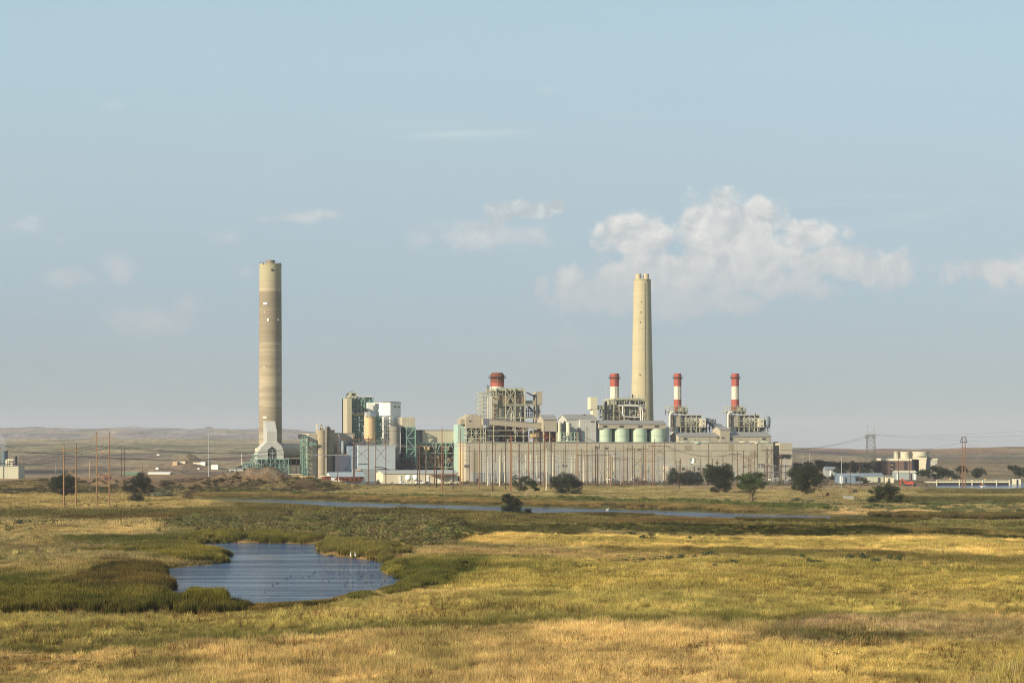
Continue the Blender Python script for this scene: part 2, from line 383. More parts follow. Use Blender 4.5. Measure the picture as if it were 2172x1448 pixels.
# ------------------------------------------------------------ materials
def pmat(name, base=None, rough=.8, spec=.3):
    m = bpy.data.materials.new(name); m.use_nodes = True; T = NT(m.node_tree)
    b = m.node_tree.nodes['Principled BSDF']; b.inputs['Roughness'].default_value = rough
    b.inputs['Specular IOR Level'].default_value = spec
    if base is not None: b.inputs['Base Color'].default_value = tuple(base)+(1,)
    return m, T, b
_m = {}
def surf(name, col, rough=.75, var=.25, streak=0., metal=0., bands=None, ribs=0., spec=.3, rust=0., scale=1.):
    """painted steel, concrete, cladding: base colour with blotches, run-down streaks and, for cladding, ribs"""
    if name in _m: return _m[name]
    m, T, b = pmat(name, None, rough, spec); b.inputs['Metallic'].default_value = metal
    g = T.node('ShaderNodeNewGeometry'); P = g.outputs['Position']
    c = tuple(col)
    n = T.noise(T.mapping(P, sc=(.12*scale, .12*scale, .09*scale)), 1.0, 5, .6)
    k = T.math('MULTIPLY', T.math('SUBTRACT', n, .5), var*2)
    out = T.mix(1.0, c, T.mix(T.math('ADD', .5, k, clamp=True), (.55,.54,.52), (1.45,1.45,1.42)), 'MULTIPLY')
    if streak:
        ns = T.noise(T.mapping(P, sc=(.9, .9, .035)), 1.0, 4, .65)
        out = T.mix(T.smooth(ns, .5, .78, 0, streak), out, tuple(np.array(c)*.45))
    if name == 'stack_concrete':   # long darker and paler lengths of shaft
        sp = T.node('ShaderNodeSeparateXYZ'); T.link(P, sp.inputs[0]); rp = T.node('ShaderNodeValToRGB'); e = rp.color_ramp
        for i, (q, k_) in enumerate(((0,1.15),(.22,1.1),(.25,.78),(.33,.86),(.36,1.15),(.50,1.2),(.585,.95),(.66,1.18),(.67,.80),(.80,.78),(.90,.74),(.915,1.25),(1,1.25))):
            if i < 2: el_ = e.elements[i]; el_.position = q
            else: el_ = e.elements.new(q)
            el_.color = (k_*.6,)*3+(1,)
        T.link(T.math('DIVIDE', sp.outputs[2], 156.0, clamp=True), rp.inputs[0]); out = T.mix(1.0, out, T.mix(1.0, rp.outputs[0], (1/.6,)*3, 'MULTIPLY'), 'MULTIPLY')
    if bands:   # pours of concrete: rings of different shade
        sp = T.node('ShaderNodeSeparateXYZ'); T.link(P, sp.inputs[0])
        nb = T.noise(T.mapping(P, sc=(.012, .012, .30)), 1.0, 5, .75)
        out = T.mix(T.smooth(nb, .38, .66, 0, .55), out, tuple(np.array(c)*bands))
        nb = T.noise(T.mapping(P, sc=(.03, .03, 1.4)), 1.0, 2, .6)
        out = T.mix(T.smooth(nb, .45, .6, 0, .28), out, tuple(np.array(c)*bands))
    if ribs:
        dt = T.node('ShaderNodeVectorMath', operation='DOT_PRODUCT'); T.link(P, dt.inputs[0]); dt.inputs[1].default_value = (math.cos(R(17)), math.sin(R(17)), 0)
        sn = T.math('SINE', T.math('MULTIPLY', dt.outputs['Value'], 2*math.pi/2.1))
        out = T.mix(T.smooth(sn, .2, .95, 0, ribs), out, tuple(np.array(c)*.62))
        sp = T.node('ShaderNodeSeparateXYZ'); T.link(P, sp.inputs[0])
        sn = T.math('SINE', T.math('MULTIPLY', sp.outputs[2], 2*math.pi/7.3))
        out = T.mix(T.smooth(sn, .94, 1., 0, ribs), out, tuple(np.array(c)*.6))
    if rust:
        nr = T.noise(T.mapping(P, sc=(.35, .35, .2)), 1.0, 6, .7)
        out = T.mix(T.smooth(nr, .50, .68, 0, rust), out, (.16,.06,.03))
    T.link(out, b.inputs['Base Color'])
    _m[name] = m; return m
def S(r, g, b, f=.8): return lin((r,g,b))*f
M = dict(
    beige=surf('beige_cladding', S(198,189,165), .6, .22, .42, ribs=.24),
    beige2=surf('beige_sheet', S(186,176,154), .6, .15, .3, ribs=.2),
    grey=surf('grey_cladding', S(200,200,190), .6, .12, .25, ribs=.28),
    cream=surf('cream_paint', S(222,214,184,.85), .6, .15, .3),
    roof=surf('grey_roof', S(158,156,150), .6, .15, .2, ribs=.2),
    concrete=surf('concrete', S(186,172,144), .9, .15, .2, bands=.70),
    stack=surf('stack_concrete', S(178,166,140), .9, .16, .12, bands=.52),
    stack2=surf('pale_stack_concrete', S(198,187,152), .9, .16, .4, bands=.80),
    conc=surf('plain_concrete', S(150,148,142), .9, .15, .3),
    green=surf('pale_green_paint', S(178,196,172,.9), .55, .15, .5, rust=.2),
    teal=surf('teal_paint', S(134,172,156), .6, .2, .3),
    steelg=surf('green_grey_steel', S(186,186,158), .6, .25, rust=.25),
    steel=surf('galvanised_steel', S(164,168,166), .5, .2, metal=.0),
    dsteel=surf('dark_steel', S(78,78,80), .6, .3, rust=.2),
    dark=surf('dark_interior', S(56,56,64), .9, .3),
    boiler=surf('boiler_brown', S(150,132,108), .75, .35, .5, rust=.35),
    tan=surf('tan_paint', S(212,184,138), .6, .1, .25),
    white=surf('white_paint', S(236,236,228,.95), .55, .08, .18),
    bluew=surf('pale_blue_cladding', S(190,200,204), .5, .1, .2, ribs=.25),
    blue=surf('blue_grey_cladding', S(120,140,160), .6, .12, .2, ribs=.2),
    stackw=surf('stack_white', S(216,208,190), .6, .1, .35),
    red=surf('red_oxide_paint', S(172,84,66), .6, .14, .3),
    rust=surf('rusted_steel', S(124,72,52), .85, .3, .5),
    orange=surf('excavator_paint', S(206,92,72), .5, .15, .2),
    pipe=surf('lagged_pipe', S(224,220,208), .4, .1, .1),
    woodp=surf('pale_wood', S(158,124,90), .9, .25, .3),
    wood=surf('weathered_wood', S(148,110,80), .9, .25, .3),
    woodd=surf('creosoted_wood', S(70,52,44), .9, .2, .1),
    woodb=surf('brown_wood', S(104,76,58), .9, .25, .3),
    insul=surf('insulator', S(110,100,96), .3, .1),
    glass=surf('dark_pane', S(52,56,62), .2, .1, spec=.6),
    louver=surf('louvre', S(120,112,104), .7, .2),
    greenroof=surf('green_roof', S(120,150,110), .6, .1, .2),
    bark=surf('bark', S(118,104,88), .95, .4, scale=6),
    coal=surf('coal_dark', S(48,46,52), .95, .3),
    wire=surf('conductor', S(120,118,112), .5, .05),
    yellow=surf('yellow_paint', S(204,164,70), .6, .1, .1),
)
# ------------------------------------------------------------ tagging and mesh building
def tag(o, label=None, cat=None, group=None, kind=None):
    if label: o['label'] = label
    if cat: o['category'] = cat
    if group: o['group'] = group
    if kind: o['kind'] = kind
    return o
def empty(name, loc, label, cat, group=None):
    o = bpy.data.objects.new(name, None); C.objects.link(o); o.location = loc; o.empty_display_size = 1
    return tag(o, label, cat, group)
TH = R(17); cs, sn_ = math.cos(TH), math.sin(TH); OX, OY = -34.6, 1490.0
def PL(p):   # plant frame: u along the turbine hall, v away from us
    p = np.asarray(p, float); q = p.copy()
    q[..., 0] = OX+cs*p[..., 0]-sn_*p[..., 1]; q[..., 1] = OY+sn_*p[..., 0]+cs*p[..., 1]
    return q
def WL(p): return np.asarray(p, float)
def Yof(px, v): return (v-sn_*OX+cs*OY)/(cs-sn_*(px-1086)/F)
def L(px, py, v):
    """photo point on the plane v = const of the plant frame -> u, z"""
    Y = Yof(px, v); x = (px-1086)/F*Y
    return cs*(x-OX)+sn_*(Y-OY), CAMZ-(py-HZ)/F*Y
def U(px, v): return L(px, 0, v)[0]
def Z(px, py, v): return L(px, py, v)[1]
SUBS = dict(window=('wall','wall_bay','body'), door=('wall','casing'), louvre=('wall',), opening=('wall','gable_room','shaft'), ledge=('wall',), roof_vent=('roof',), vent_hood=('wall',), lamp=('wall','shaft'), panel=('shaft',), insulator=('beam','crossarm'), handle=('door',), seam=('lower_duct',), stained_panel=('wall',), sign_board=('louvred_base',), wheel=(), bushing=('tank',), hoop=('shell',))
class MB:
    def __init__(s, fr=PL): s.v = []; s.f = []; s.n = 0; s.fr = fr; s.sm = False
    def add(s, V, Fc):
        V = s.fr(np.array(V, float)); s.v.append(V)
        s.f += [tuple(i+s.n for i in f) for f in Fc]; s.n += len(V); return s
    def box(s, a, b, c, d, e, f):
        V = [(a,c,e),(b,c,e),(b,d,e),(a,d,e),(a,c,f),(b,c,f),(b,d,f),(a,d,f)]
        return s.add(V, [(0,3,2,1),(4,5,6,7),(0,1,5,4),(1,2,6,5),(2,3,7,6),(3,0,4,7)])
    def prism(s, poly, v0, v1, axis='v'):
        """polygon (counter-clockwise seen from the front) pushed back from v0 to v1; axis 'u': polygon in v,z; axis 'z': polygon in u,v"""
        n = len(poly); V = []
        for w_ in (v0, v1):
            for a, b in poly: V.append({'v': (a, w_, b), 'u': (w_, a, b), 'z': (a, b, w_)}[axis])
        return s.add(V, [tuple(range(n)), tuple(range(2*n-1, n-1, -1))]+[(i, i+n, (i+1) % n+n, (i+1) % n) for i in range(n)])
    def cyl(s, u, v, prof, n=24, caps=True):
        """lathe: prof = [(radius, z), ...]"""
        V = []; Fc = []
        for r, z in prof:
            for i in range(n): a = 2*math.pi*i/n; V.append((u+r*math.cos(a), v+r*math.sin(a), z))
        for k in range(len(prof)-1):
            for i in range(n): j = (i+1) % n; Fc.append((k*n+i, k*n+j, (k+1)*n+j, (k+1)*n+i))
        if caps: Fc.append(tuple(range(n-1, -1, -1))); Fc.append(tuple((len(prof)-1)*n+i for i in range(n)))
        return s.add(V, Fc)
    def bar(s, p, q, r=.15, n=4, r2=None):
        p = np.array(p, float); q = np.array(q, float); d = q-p; ln = np.linalg.norm(d)
        if ln < 1e-6: return s
        d /= ln; a = np.cross(d, (0,0,1.) if abs(d[2]) < .9 else (1.,0,0)); a /= np.linalg.norm(a); b = np.cross(d, a)
        r2 = r if r2 is None else r2; V = []
        for c, rr in ((p, r), (q, r2)):
            for i in range(n): t_ = 2*math.pi*(i+.5)/n; V.append(c+rr*1.2*(math.cos(t_)*a+math.sin(t_)*b))
        return s.add(V, [(i, (i+1) % n, (i+1) % n+n, i+n) for i in range(n)]+[tuple(range(n-1,-1,-1)), tuple(range(n, 2*n))])
    def path(s, pts, r=.3, n=8):
        for a, b in zip(pts, pts[1:]): s.bar(a, b, r, n)
        return s
    def build(s, name, m, parent=None, loc=None, smooth=False):
        V = np.concatenate(s.v); me = bpy.data.meshes.new(name)
        if parent is not None:
            o0 = parent
            L0 = np.zeros(3)
            while o0 is not None: L0 = L0+np.array(o0.location); o0 = o0.parent
        else: L0 = np.array(loc if loc is not None else (V[:,0].mean(), V[:,1].mean(), V[:,2].min()))
        me.from_pydata((V-L0).tolist(), [], s.f); me.update()
        me.materials.append(M[m] if isinstance(m, str) else m)
        if smooth: me.shade_smooth(); me.set_sharp_from_angle(angle=R(38))
        o = bpy.data.objects.new(name, me); C.objects.link(o)
        if parent is not None:
            sub = SUBS.get(name)
            if sub and parent.type == 'EMPTY':   # windows belong to their wall, vents to their roof ...
                for ch in reversed(parent.children):
                    if ch.name.split('.')[0] in sub: parent = ch; break
            o.parent = parent
        else: o.location = L0
        return o
    def thing(s, name, m, label, cat, group=None, smooth=False): return tag(s.build(name, m, None, smooth=smooth), label, cat, group)

def rawmesh(name, V, Fq, mat):
    me = bpy.data.meshes.new(name); V = np.asarray(V, np.float32); Fq = np.asarray(Fq, np.int32); k = Fq.shape[1]
    me.vertices.add(len(V)); me.vertices.foreach_set('co', V.ravel())
    me.loops.add(Fq.size); me.loops.foreach_set('vertex_index', Fq.ravel())
    me.polygons.add(len(Fq)); me.polygons.foreach_set('loop_start', np.arange(0, Fq.size, k, dtype=np.int32))
    me.update(calc_edges=True); me.materials.append(mat); return me

# ------------------------------------------------------------ ground: one sheet, finer where the photo looks
ys = np.concatenate([[-400,-150,-60,-20,0,10,20,30,40,50,60,70,80,90,100,110,120,130,140,150,160,170,180,190,200,210],
    HZ*0+CAMZ*F/np.arange(520, 84, -.5), CAMZ*F/np.arange(84, 30, -.5)*1.0, np.linspace(3860, 10500, 190), [12500]])
ys = np.unique(np.round(ys, 3))
NX = 720
fan = np.concatenate([np.linspace(-1.3, -.34, 50), np.linspace(-.335, .335, NX-100), np.linspace(.34, 1.3, 50)])
YY, TT = np.meshgrid(ys, fan, indexing='ij'); XX = TT*np.maximum(YY, 140.)
ZZ = gh(XX, YY)
nr, nc = YY.shape; idx = np.arange(nr*nc).reshape(nr, nc)
Fq = np.stack([idx[:-1,:-1], idx[:-1,1:], idx[1:,1:], idx[1:,:-1]], -1).reshape(-1, 4)
gm, T, b = pmat('plain_ground', None, .95, .1)
at_ = T.node('ShaderNodeAttribute'); at_.attribute_name = 'cover'
g = T.node('ShaderNodeNewGeometry'); P = g.outputs['Position']
n = T.noise(T.mapping(P, sc=(.9, .45, .9)), 1.0, 6, .7); nb = T.noise(T.mapping(P, sc=(.11, .05, .1)), 1.0, 6, .7)
k = T.math('ADD', T.math('MULTIPLY', n, .55), T.math('MULTIPLY', nb, .45))
colr = T.mix(1.0, at_.outputs['Color'], T.mix(T.smooth(k, .34, .66), (.40,.38,.34), (1.55,1.53,1.48)), 'MULTIPLY')
T.link(colr, b.inputs['Base Color'])
bp = T.node('ShaderNodeBump'); bp.inputs['Strength'].default_value = .8; bp.inputs['Distance'].default_value = .5; T.link(n, bp.inputs['Height']); T.link(bp.outputs[0], b.inputs['Normal'])
me = rawmesh('ground', np.stack([XX, YY, ZZ], -1).reshape(-1, 3), Fq, gm)
cv = cover(XX, YY, ZZ)*GF
ca = me.color_attributes.new('cover', 'FLOAT_COLOR', 'POINT')
ca.data.foreach_set('color', np.concatenate([cv.reshape(-1,3), np.ones((nr*nc,1))], 1).astype(np.float32).ravel())
me.polygons.foreach_set('use_smooth', np.ones(len(Fq), bool))
ground = bpy.data.objects.new('ground', me); C.objects.link(ground)
tag(ground, 'dry rolling prairie with straw, olive and brown grass', None, None, 'structure')

# ------------------------------------------------------------ water
wm, T, b = pmat('river_water', lin((44,76,114))*.8, .10, .5)
b.inputs['IOR'].default_value = 1.33
g = T.node('ShaderNodeNewGeometry'); P = g.outputs['Position']
wa = T.noise(T.mapping(P, rot=(0,0,.35), sc=(.9, 2.6, 1)), 1.0, 4, .6); wb_ = T.noise(T.mapping(P, rot=(0,0,-.2), sc=(.25, .8, 1)), 1.0, 3, .6)
calm = T.smooth(T.noise(T.mapping(P, rot=(0,0,.12), sc=(.012, .075, 1)), 1.0, 4, .6, .6), .40, .62)
hgt = T.math('ADD', wa, T.math('MULTIPLY', wb_, .8))
bp = T.node('ShaderNodeBump'); T.link(hgt, bp.inputs['Height']); bp.inputs['Distance'].default_value = .45
T.link(T.math('SUBTRACT', 1.0, T.math('MULTIPLY', calm, .85)), bp.inputs['Strength']); T.link(bp.outputs[0], b.inputs['Normal'])
def water(name, P_, label):
    lo = P_.min(0)-8; hi = P_.max(0)+8
    m_ = rawmesh(name, [(lo[0],lo[1],0),(hi[0],lo[1],0),(hi[0],hi[1],0),(lo[0],hi[1],0)], [(0,1,2,3)], wm)
    o = bpy.data.objects.new(name, m_); C.objects.link(o); tag(o, label, None, None, 'structure')
water('pond', WATERS[0], 'rippled blue pond among reeds')
water('river', WATERS[1], 'narrow blue river crossing the plain')
water('canal', WATERS[2], 'intake canal before the long white footbridge')

# ------------------------------------------------------------ low vegetation nobody could count
def leafmat(name, rough=.8, trans=.25):
    m = bpy.data.materials.new(name); m.use_nodes = True; T = NT(m.node_tree); T.n.clear()
    a = T.node('ShaderNodeAttribute', attribute_type='INSTANCER'); a.attribute_name = 'tint'
    c2 = T.node('ShaderNodeAttribute'); c2.attribute_name = 'shade'
    c = T.mix(1.0, a.outputs['Color'], c2.outputs['Color'], 'MULTIPLY')
    d = T.node('ShaderNodeBsdfDiffuse'); tr = T.node('ShaderNodeBsdfTranslucent'); mx = T.node('ShaderNodeMixShader'); mx.inputs[0].default_value = trans
    T.link(c, d.inputs[0]); T.link(c, tr.inputs[0]); T.link(d.outputs[0], mx.inputs[1]); T.link(tr.outputs[0], mx.inputs[2])
    o = T.node('ShaderNodeOutputMaterial'); T.link(mx.outputs[0], o.inputs[0]); return m
vegm = leafmat('grass_blade')
def shade(me, arr):
    ca = me.color_attributes.new('shade', 'FLOAT_COLOR', 'POINT')
    ca.data.foreach_set('color', np.concatenate([arr, np.ones((len(arr),1))], 1).astype(np.float32).ravel())
def tuft(name, n, rad, h0, h1, w0, lean=.25, tip=.15, base_tint=None, seed=1):
    """a patch of blades: tapered strips leaning every way"""
    g = np.random.default_rng(seed); V = []; Fc = []; A = []
    for i in range(n):
        a = g.uniform(0, 2*math.pi); r = rad*math.sqrt(g.uniform()); x, y = r*math.cos(a), r*math.sin(a)
        h = g.uniform(h0, h1)*(1-.3*(r/rad)**2); t_ = g.uniform(0, 2*math.pi); la = g.normal(0, lean)*h; lb = g.normal(0, lean)*h
        dx, dy = math.cos(t_)*w0*.5, math.sin(t_)*w0*.5; k = len(V)
        V += [(x-dx,y-dy,-.1),(x+dx,y+dy,-.1),(x+la*.45+dx*.8,y+lb*.45+dy*.8,h*.6),(x+la*.45-dx*.8,y+lb*.45-dy*.8,h*.6),(x+la+dx*tip,y+lb+dy*tip,h),(x+la-dx*tip,y+lb-dy*tip,h)]
        Fc += [(k,k+1,k+2,k+3),(k+3,k+2,k+4,k+5)]
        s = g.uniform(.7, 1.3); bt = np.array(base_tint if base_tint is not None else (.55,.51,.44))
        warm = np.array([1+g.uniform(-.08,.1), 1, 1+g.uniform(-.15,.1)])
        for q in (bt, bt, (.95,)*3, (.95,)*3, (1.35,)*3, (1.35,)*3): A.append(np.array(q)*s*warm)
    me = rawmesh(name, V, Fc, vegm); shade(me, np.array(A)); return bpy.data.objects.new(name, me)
def leafball(name, n, rx, rz, s0, seed=1, z0=.0):
    """a low bush of small leaves on an uneven lump"""
    g = np.random.default_rng(seed); V = []; Fc = []; A = []
    lob = [(g.normal(0,.5*rx), g.normal(0,.5*rx), g.uniform(.35,.75)*rz, g.uniform(.4,.7)) for _ in range(6)]
    for i in range(n):
        lx, ly, lz, lr = lob[g.integers(6)]; d = g.normal(size=3); d /= np.linalg.norm(d); q = g.uniform(.55, 1)**.5
        c = np.array([lx+d[0]*rx*lr*q, ly+d[1]*rx*lr*q, max(z0+.02, lz+d[2]*rz*lr*q*.8)])
        nrm = d+g.normal(size=3)*.5; nrm /= np.linalg.norm(nrm); a = np.cross(nrm, g.normal(size=3)); a /= np.linalg.norm(a); b_ = np.cross(nrm, a)
        s = s0*g.uniform(.6, 1.3); k = len(V)
        V += [c-a*s-b_*s*.6, c+a*s-b_*s*.6, c+a*s+b_*s*.6, c-a*s+b_*s*.6]; Fc.append((k,k+1,k+2,k+3)); A += [np.full(3, g.uniform(.7,1.3))]*4
    me = rawmesh(name, V, Fc, vegm); shade(me, np.array(A)); return bpy.data.objects.new(name, me)
def scatter(name, label, srcs, x, y, tint, rot, scl, zoff=0.):
    """one object: a point per clump, the clump picked among srcs by a node tree"""
    z = gh(x, y)+zoff; me = bpy.data.meshes.new(name); n = len(x)
    me.vertices.add(n); me.vertices.foreach_set('co', np.stack([x,y,z],-1).astype(np.float32).ravel())
    a = me.attributes.new('tint', 'FLOAT_COLOR', 'POINT'); a.data.foreach_set('color', np.concatenate([tint, np.ones((n,1))],1).astype(np.float32).ravel())
    a = me.attributes.new('rot', 'FLOAT_VECTOR', 'POINT'); a.data.foreach_set('vector', np.stack([rot*0, rot*0, rot],-1).astype(np.float32).ravel())
    a = me.attributes.new('scl', 'FLOAT_VECTOR', 'POINT'); a.data.foreach_set('vector', scl.astype(np.float32).ravel())
    a = me.attributes.new('pick', 'INT', 'POINT'); a.data.foreach_set('value', rng.integers(0, len(srcs), n).astype(np.int32))
    o = bpy.data.objects.new(name, me); C.objects.link(o); tag(o, label, None, None, 'stuff')
    ng = bpy.data.node_groups.new(name, 'GeometryNodeTree'); ng.interface.new_socket('Geometry', in_out='INPUT', socket_type='NodeSocketGeometry'); ng.interface.new_socket('Geometry', in_out='OUTPUT', socket_type='NodeSocketGeometry')
    N = ng.nodes; Lk = ng.links; gi = N.new('NodeGroupInput'); go = N.new('NodeGroupOutput'); mp = N.new('GeometryNodeMeshToPoints'); ip = N.new('GeometryNodeInstanceOnPoints'); jn = N.new('GeometryNodeJoinGeometry')
    for s_ in reversed(srcs):
        oi = N.new('GeometryNodeObjectInfo'); oi.inputs['Object'].default_value = s_; g2 = N.new('GeometryNodeGeometryToInstance')
        Lk.new(oi.outputs['Geometry'], g2.inputs[0]); Lk.new(g2.outputs[0], jn.inputs[0])
    Lk.new(gi.outputs[0], mp.inputs[0]); Lk.new(mp.outputs[0], ip.inputs['Points']); Lk.new(jn.outputs[0], ip.inputs['Instance'])
    ip.inputs['Pick Instance'].default_value = True
    def att(nm, ty):
        q = N.new('GeometryNodeInputNamedAttribute'); q.data_type = ty; q.inputs['Name'].default_value = nm; return q.outputs['Attribute']
    Lk.new(att('pick', 'INT'), ip.inputs['Instance Index']); Lk.new(att('rot', 'FLOAT_VECTOR'), ip.inputs['Rotation']); Lk.new(att('scl', 'FLOAT_VECTOR'), ip.inputs['Scale'])
    Lk.new(ip.outputs[0], go.inputs[0]); md = o.modifiers.new('scatter', 'NODES'); md.node_group = ng
    return o
def fanpts(n, y0, y1, tmax=.34):
    """points spread evenly over the ground the photo looks at"""
    Y = np.sqrt(rng.uniform(y0*y0, y1*y1, n)); return rng.uniform(-tmax, tmax, n)*Y, Y
def tintof(x, y, f=1.0, jit=.20):
    c = cover(x, y)*GF*f*.98; n = len(x); c = c*(.62+.76*fbm(x/3.5, y/5, 701, 4))[:,None]*(.70+.60*fbm(x/12, y/40, 703, 4))[:,None]
    c *= (1+rng.normal(0, jit, (n,1))); c *= 1+rng.normal(0, .04, (n,3)); return np.clip(c, .004, .9)
def land(x, y, m=0.8):
    return waterdist(x, y) > m
def grassfield(name, label, srcs, n, y0, y1, smin, smax, keep=None, lm=.8):
    x, y = fanpts(n, y0, y1); u = x/y*F+1086; v = HZ+CAMZ*F/y
    k = land(x, y, lm)
    if keep is not None: k &= keep(u, v, x, y)
    x, y = x[k], y[k]; n = len(x)
    hn = .35+1.5*fbm(x/5, y/8, 101, 3)*fbm(x/30, y/60, 103, 3)*2.2
    if lm > 1: hn = hn*(.25+.75*sstep(waterdist(x, y), 3, 30))
    s = rng.uniform(smin, smax, n); sc3 = np.stack([s, s, s*hn], -1)
    return scatter(name, label, srcs, x, y, tintof(x, y, 1.22), rng.uniform(0, 6.28, n), sc3)
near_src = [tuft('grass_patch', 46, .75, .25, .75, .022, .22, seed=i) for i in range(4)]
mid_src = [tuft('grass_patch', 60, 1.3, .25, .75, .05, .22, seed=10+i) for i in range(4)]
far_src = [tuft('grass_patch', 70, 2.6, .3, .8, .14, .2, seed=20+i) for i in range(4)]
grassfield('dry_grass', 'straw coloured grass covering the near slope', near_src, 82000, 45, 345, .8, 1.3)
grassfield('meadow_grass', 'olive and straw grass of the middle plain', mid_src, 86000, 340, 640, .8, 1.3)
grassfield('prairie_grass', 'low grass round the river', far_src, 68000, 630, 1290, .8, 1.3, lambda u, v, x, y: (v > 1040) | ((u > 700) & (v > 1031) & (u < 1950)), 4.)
# tall grass on the near knoll at the lower right
x = rng.uniform(15, 48, 9000); y = rng.uniform(60, 135, 9000)
scatter('tall_grass', 'tall green gold grass at the lower right corner', [tuft('tall_grass_patch', 30, .5, .5, 1.2, .012, .25, seed=30+i) for i in range(3)], x, y,
        np.clip(lin((176,160,78))*GF*1.2*(1+rng.normal(0,.2,(9000,1))), .01, .9), rng.uniform(0,6.28,9000), np.ones((9000,3))*rng.uniform(.7,1.1,(9000,1)))

# single stalks and straw tussocks standing above the near grass
def plain(name, label, srcs, n, y0, y1, c, s0, s1, seed):
    x, y = fanpts(n*3, y0, y1); k = (fbm(x/9, y/14, seed, 3) > .52) & land(x, y, 6); x, y = x[k][:n], y[k][:n]; n = len(x); s = rng.uniform(s0, s1, n)
    q_ = .25 if 'weed' not in name else .8; tn = (tintof(x, y, 1.22)*(1-q_)*(1.25 if 'pale' in name or 'straw' in name else .95)+lin(c)*GF*1.2*q_)*(1+rng.normal(0,.2,(n,1)))
    scatter(name, label, srcs, x, y, np.clip(tn, .01, .9), rng.uniform(0,6.28,n), np.stack([s,s,s*rng.uniform(.7,1.3,n)],-1))
plain('weed_stalks', 'thin brown weed stalks standing above the near grass', [tuft('weed', 12, .25, .8, 1.6, .05, .2, seed=90+i) for i in range(3)], 1500, 200, 340, (116,84,54), .7, 1.2, 801)
plain('straw_tussocks', 'pale straw tussocks over the near slope', [tuft('tussock', 60, .42, .4, .95, .022, .28, seed=95+i) for i in range(3)], 5200, 60, 360, (206,180,112), .7, 1.3, 805)
plain('green_tussocks', 'green gold tussocks over the meadow', [tuft('tussock', 60, .6, .35, .9, .04, .26, seed=98+i) for i in range(3)], 7000, 260, 620, (136,130,62), .8, 1.6, 809)
plain('pale_tussocks', 'pale grass tussocks over the meadow', [tuft('tussock', 60, .6, .35, .9, .04, .26, seed=101+i) for i in range(3)], 6000, 260, 660, (208,184,112), .8, 1.6, 813)

# reed beds: polygons of photo ground points, colour, height
RB = (1.75,1.45,.75)
reed_src = [tuft('reed_clump', 44, .75, 1.5, 2.4, .05, .07, .5, base_tint=(4.6,3.2,4.5), seed=40+i) for i in range(4)]
dreed_src = [tuft('dark_reed_clump', 44, .75, 1.4, 2.3, .06, .09, .4, base_tint=(.8,.75,.7), seed=50+i) for i in range(4)]
REEDS = [
    ('green cattails along the far shore of the pond', reed_src, [(395,1152.5),(480,1150),(600,1150.5),(675,1153),(676,1148),(600,1143),(480,1142),(395,1145)], (92,104,40), .95, 2600),
    ('green cattails on the right shore with pale bases in the water', reed_src, [(696,1172),(712,1179),(765,1185),(820,1192.5),(840,1192),(840,1173),(765,1160),(696,1153)], (98,108,46), 1.05, 4600),
    ('small clump of cattails at the right corner of the pond', reed_src, [(816,1206),(816,1216),(840,1219),(862,1206),(850,1197)], (104,116,44), 1.0, 700),
    ('green reeds on the spit at the left of the pond', dreed_src, [(330,1176),(420,1170),(440,1172),(476,1184),(478,1190),(446,1196),(400,1196),(330,1186),(250,1180)], (98,108,40), 1.0, 2600),
    ('lighter green reeds behind the spit', dreed_src, [(260,1168),(330,1160),(395,1156),(412,1163),(436,1172),(400,1178),(300,1180),(160,1172)], (104,112,46), .8, 3000),
    ('dark rounded reed bed at the left edge of the pond', dreed_src, [(240,1215),(330,1210),(350,1224),(357,1242),(352,1263),(300,1276),(180,1280),(150,1250)], (80,82,34), 1.25, 4200),
    ('green reeds along the near left shore', dreed_src, [(-60,1262),(120,1250),(240,1264),(352,1266),(370,1277),(440,1290),(520,1297),(520,1306),(400,1308),(-60,1302)], (82,92,32), 1.15, 6500),
    ('tall reed clump on the near shore of the pond', dreed_src, [(392,1290),(450,1292),(498,1296),(490,1304),(420,1302),(385,1296)], (96,106,34), 1.7, 1300),
    ('short sedge on the near shore', dreed_src, [(520,1295),(600,1294),(680,1286),(740,1273),(760,1270),(760,1280),(680,1296),(600,1304),(520,1306)], (104,104,46), .62, 3600),
    ('green reeds at the right corner of the pond', dreed_src, [(740,1278),(806,1265),(862,1242),(860,1222),(905,1206),(980,1212),(960,1234),(880,1262),(800,1279),(740,1286)], (88,100,38), .75, 5600),
    ('green reeds on the far river bank', dreed_src, [(420,1055),(600,1058),(760,1064),(1000,1071),(1250,1077),(1480,1084),(1600,1090),(1600,1083),(1480,1076),(1250,1071),(1000,1064),(760,1057),(600,1052),(420,1050)], (118,118,60), .8, 9000),
    ('dark green reeds on the near river bank', dreed_src, [(1600,1107.5),(1700,1108),(1880,1112),(1960,1114),(1880,1118),(1700,1115),(1560,1112)], (74,82,34), .75, 3800),
    ('dark reeds on the point in the river', dreed_src, [(1160,1090),(1300,1094),(1390,1097),(1380,1101),(1250,1099),(1160,1093)], (74,80,38), .4, 1200),
    ('green reeds on the right river bank', dreed_src, [(1860,1094),(2000,1097),(2180,1100),(2180,1107),(2000,1103),(1870,1098)], (86,92,44), .95, 2500)]
for P_, n_ in (([(478,1150.8),(675,1153.2),(675,1151.8),(478,1149.4)],900), ([(694,1174.5),(712,1180.6),(765,1186.8),(832,1194.5),(832,1191),(765,1183.5),(694,1170)],1500), ([(814,1218),(842,1221),(842,1217.5),(814,1215)],260)):
    REEDS.append(('pale dead cattail bases standing in the water', dreed_src, P_, (176,170,98), .24, n_))
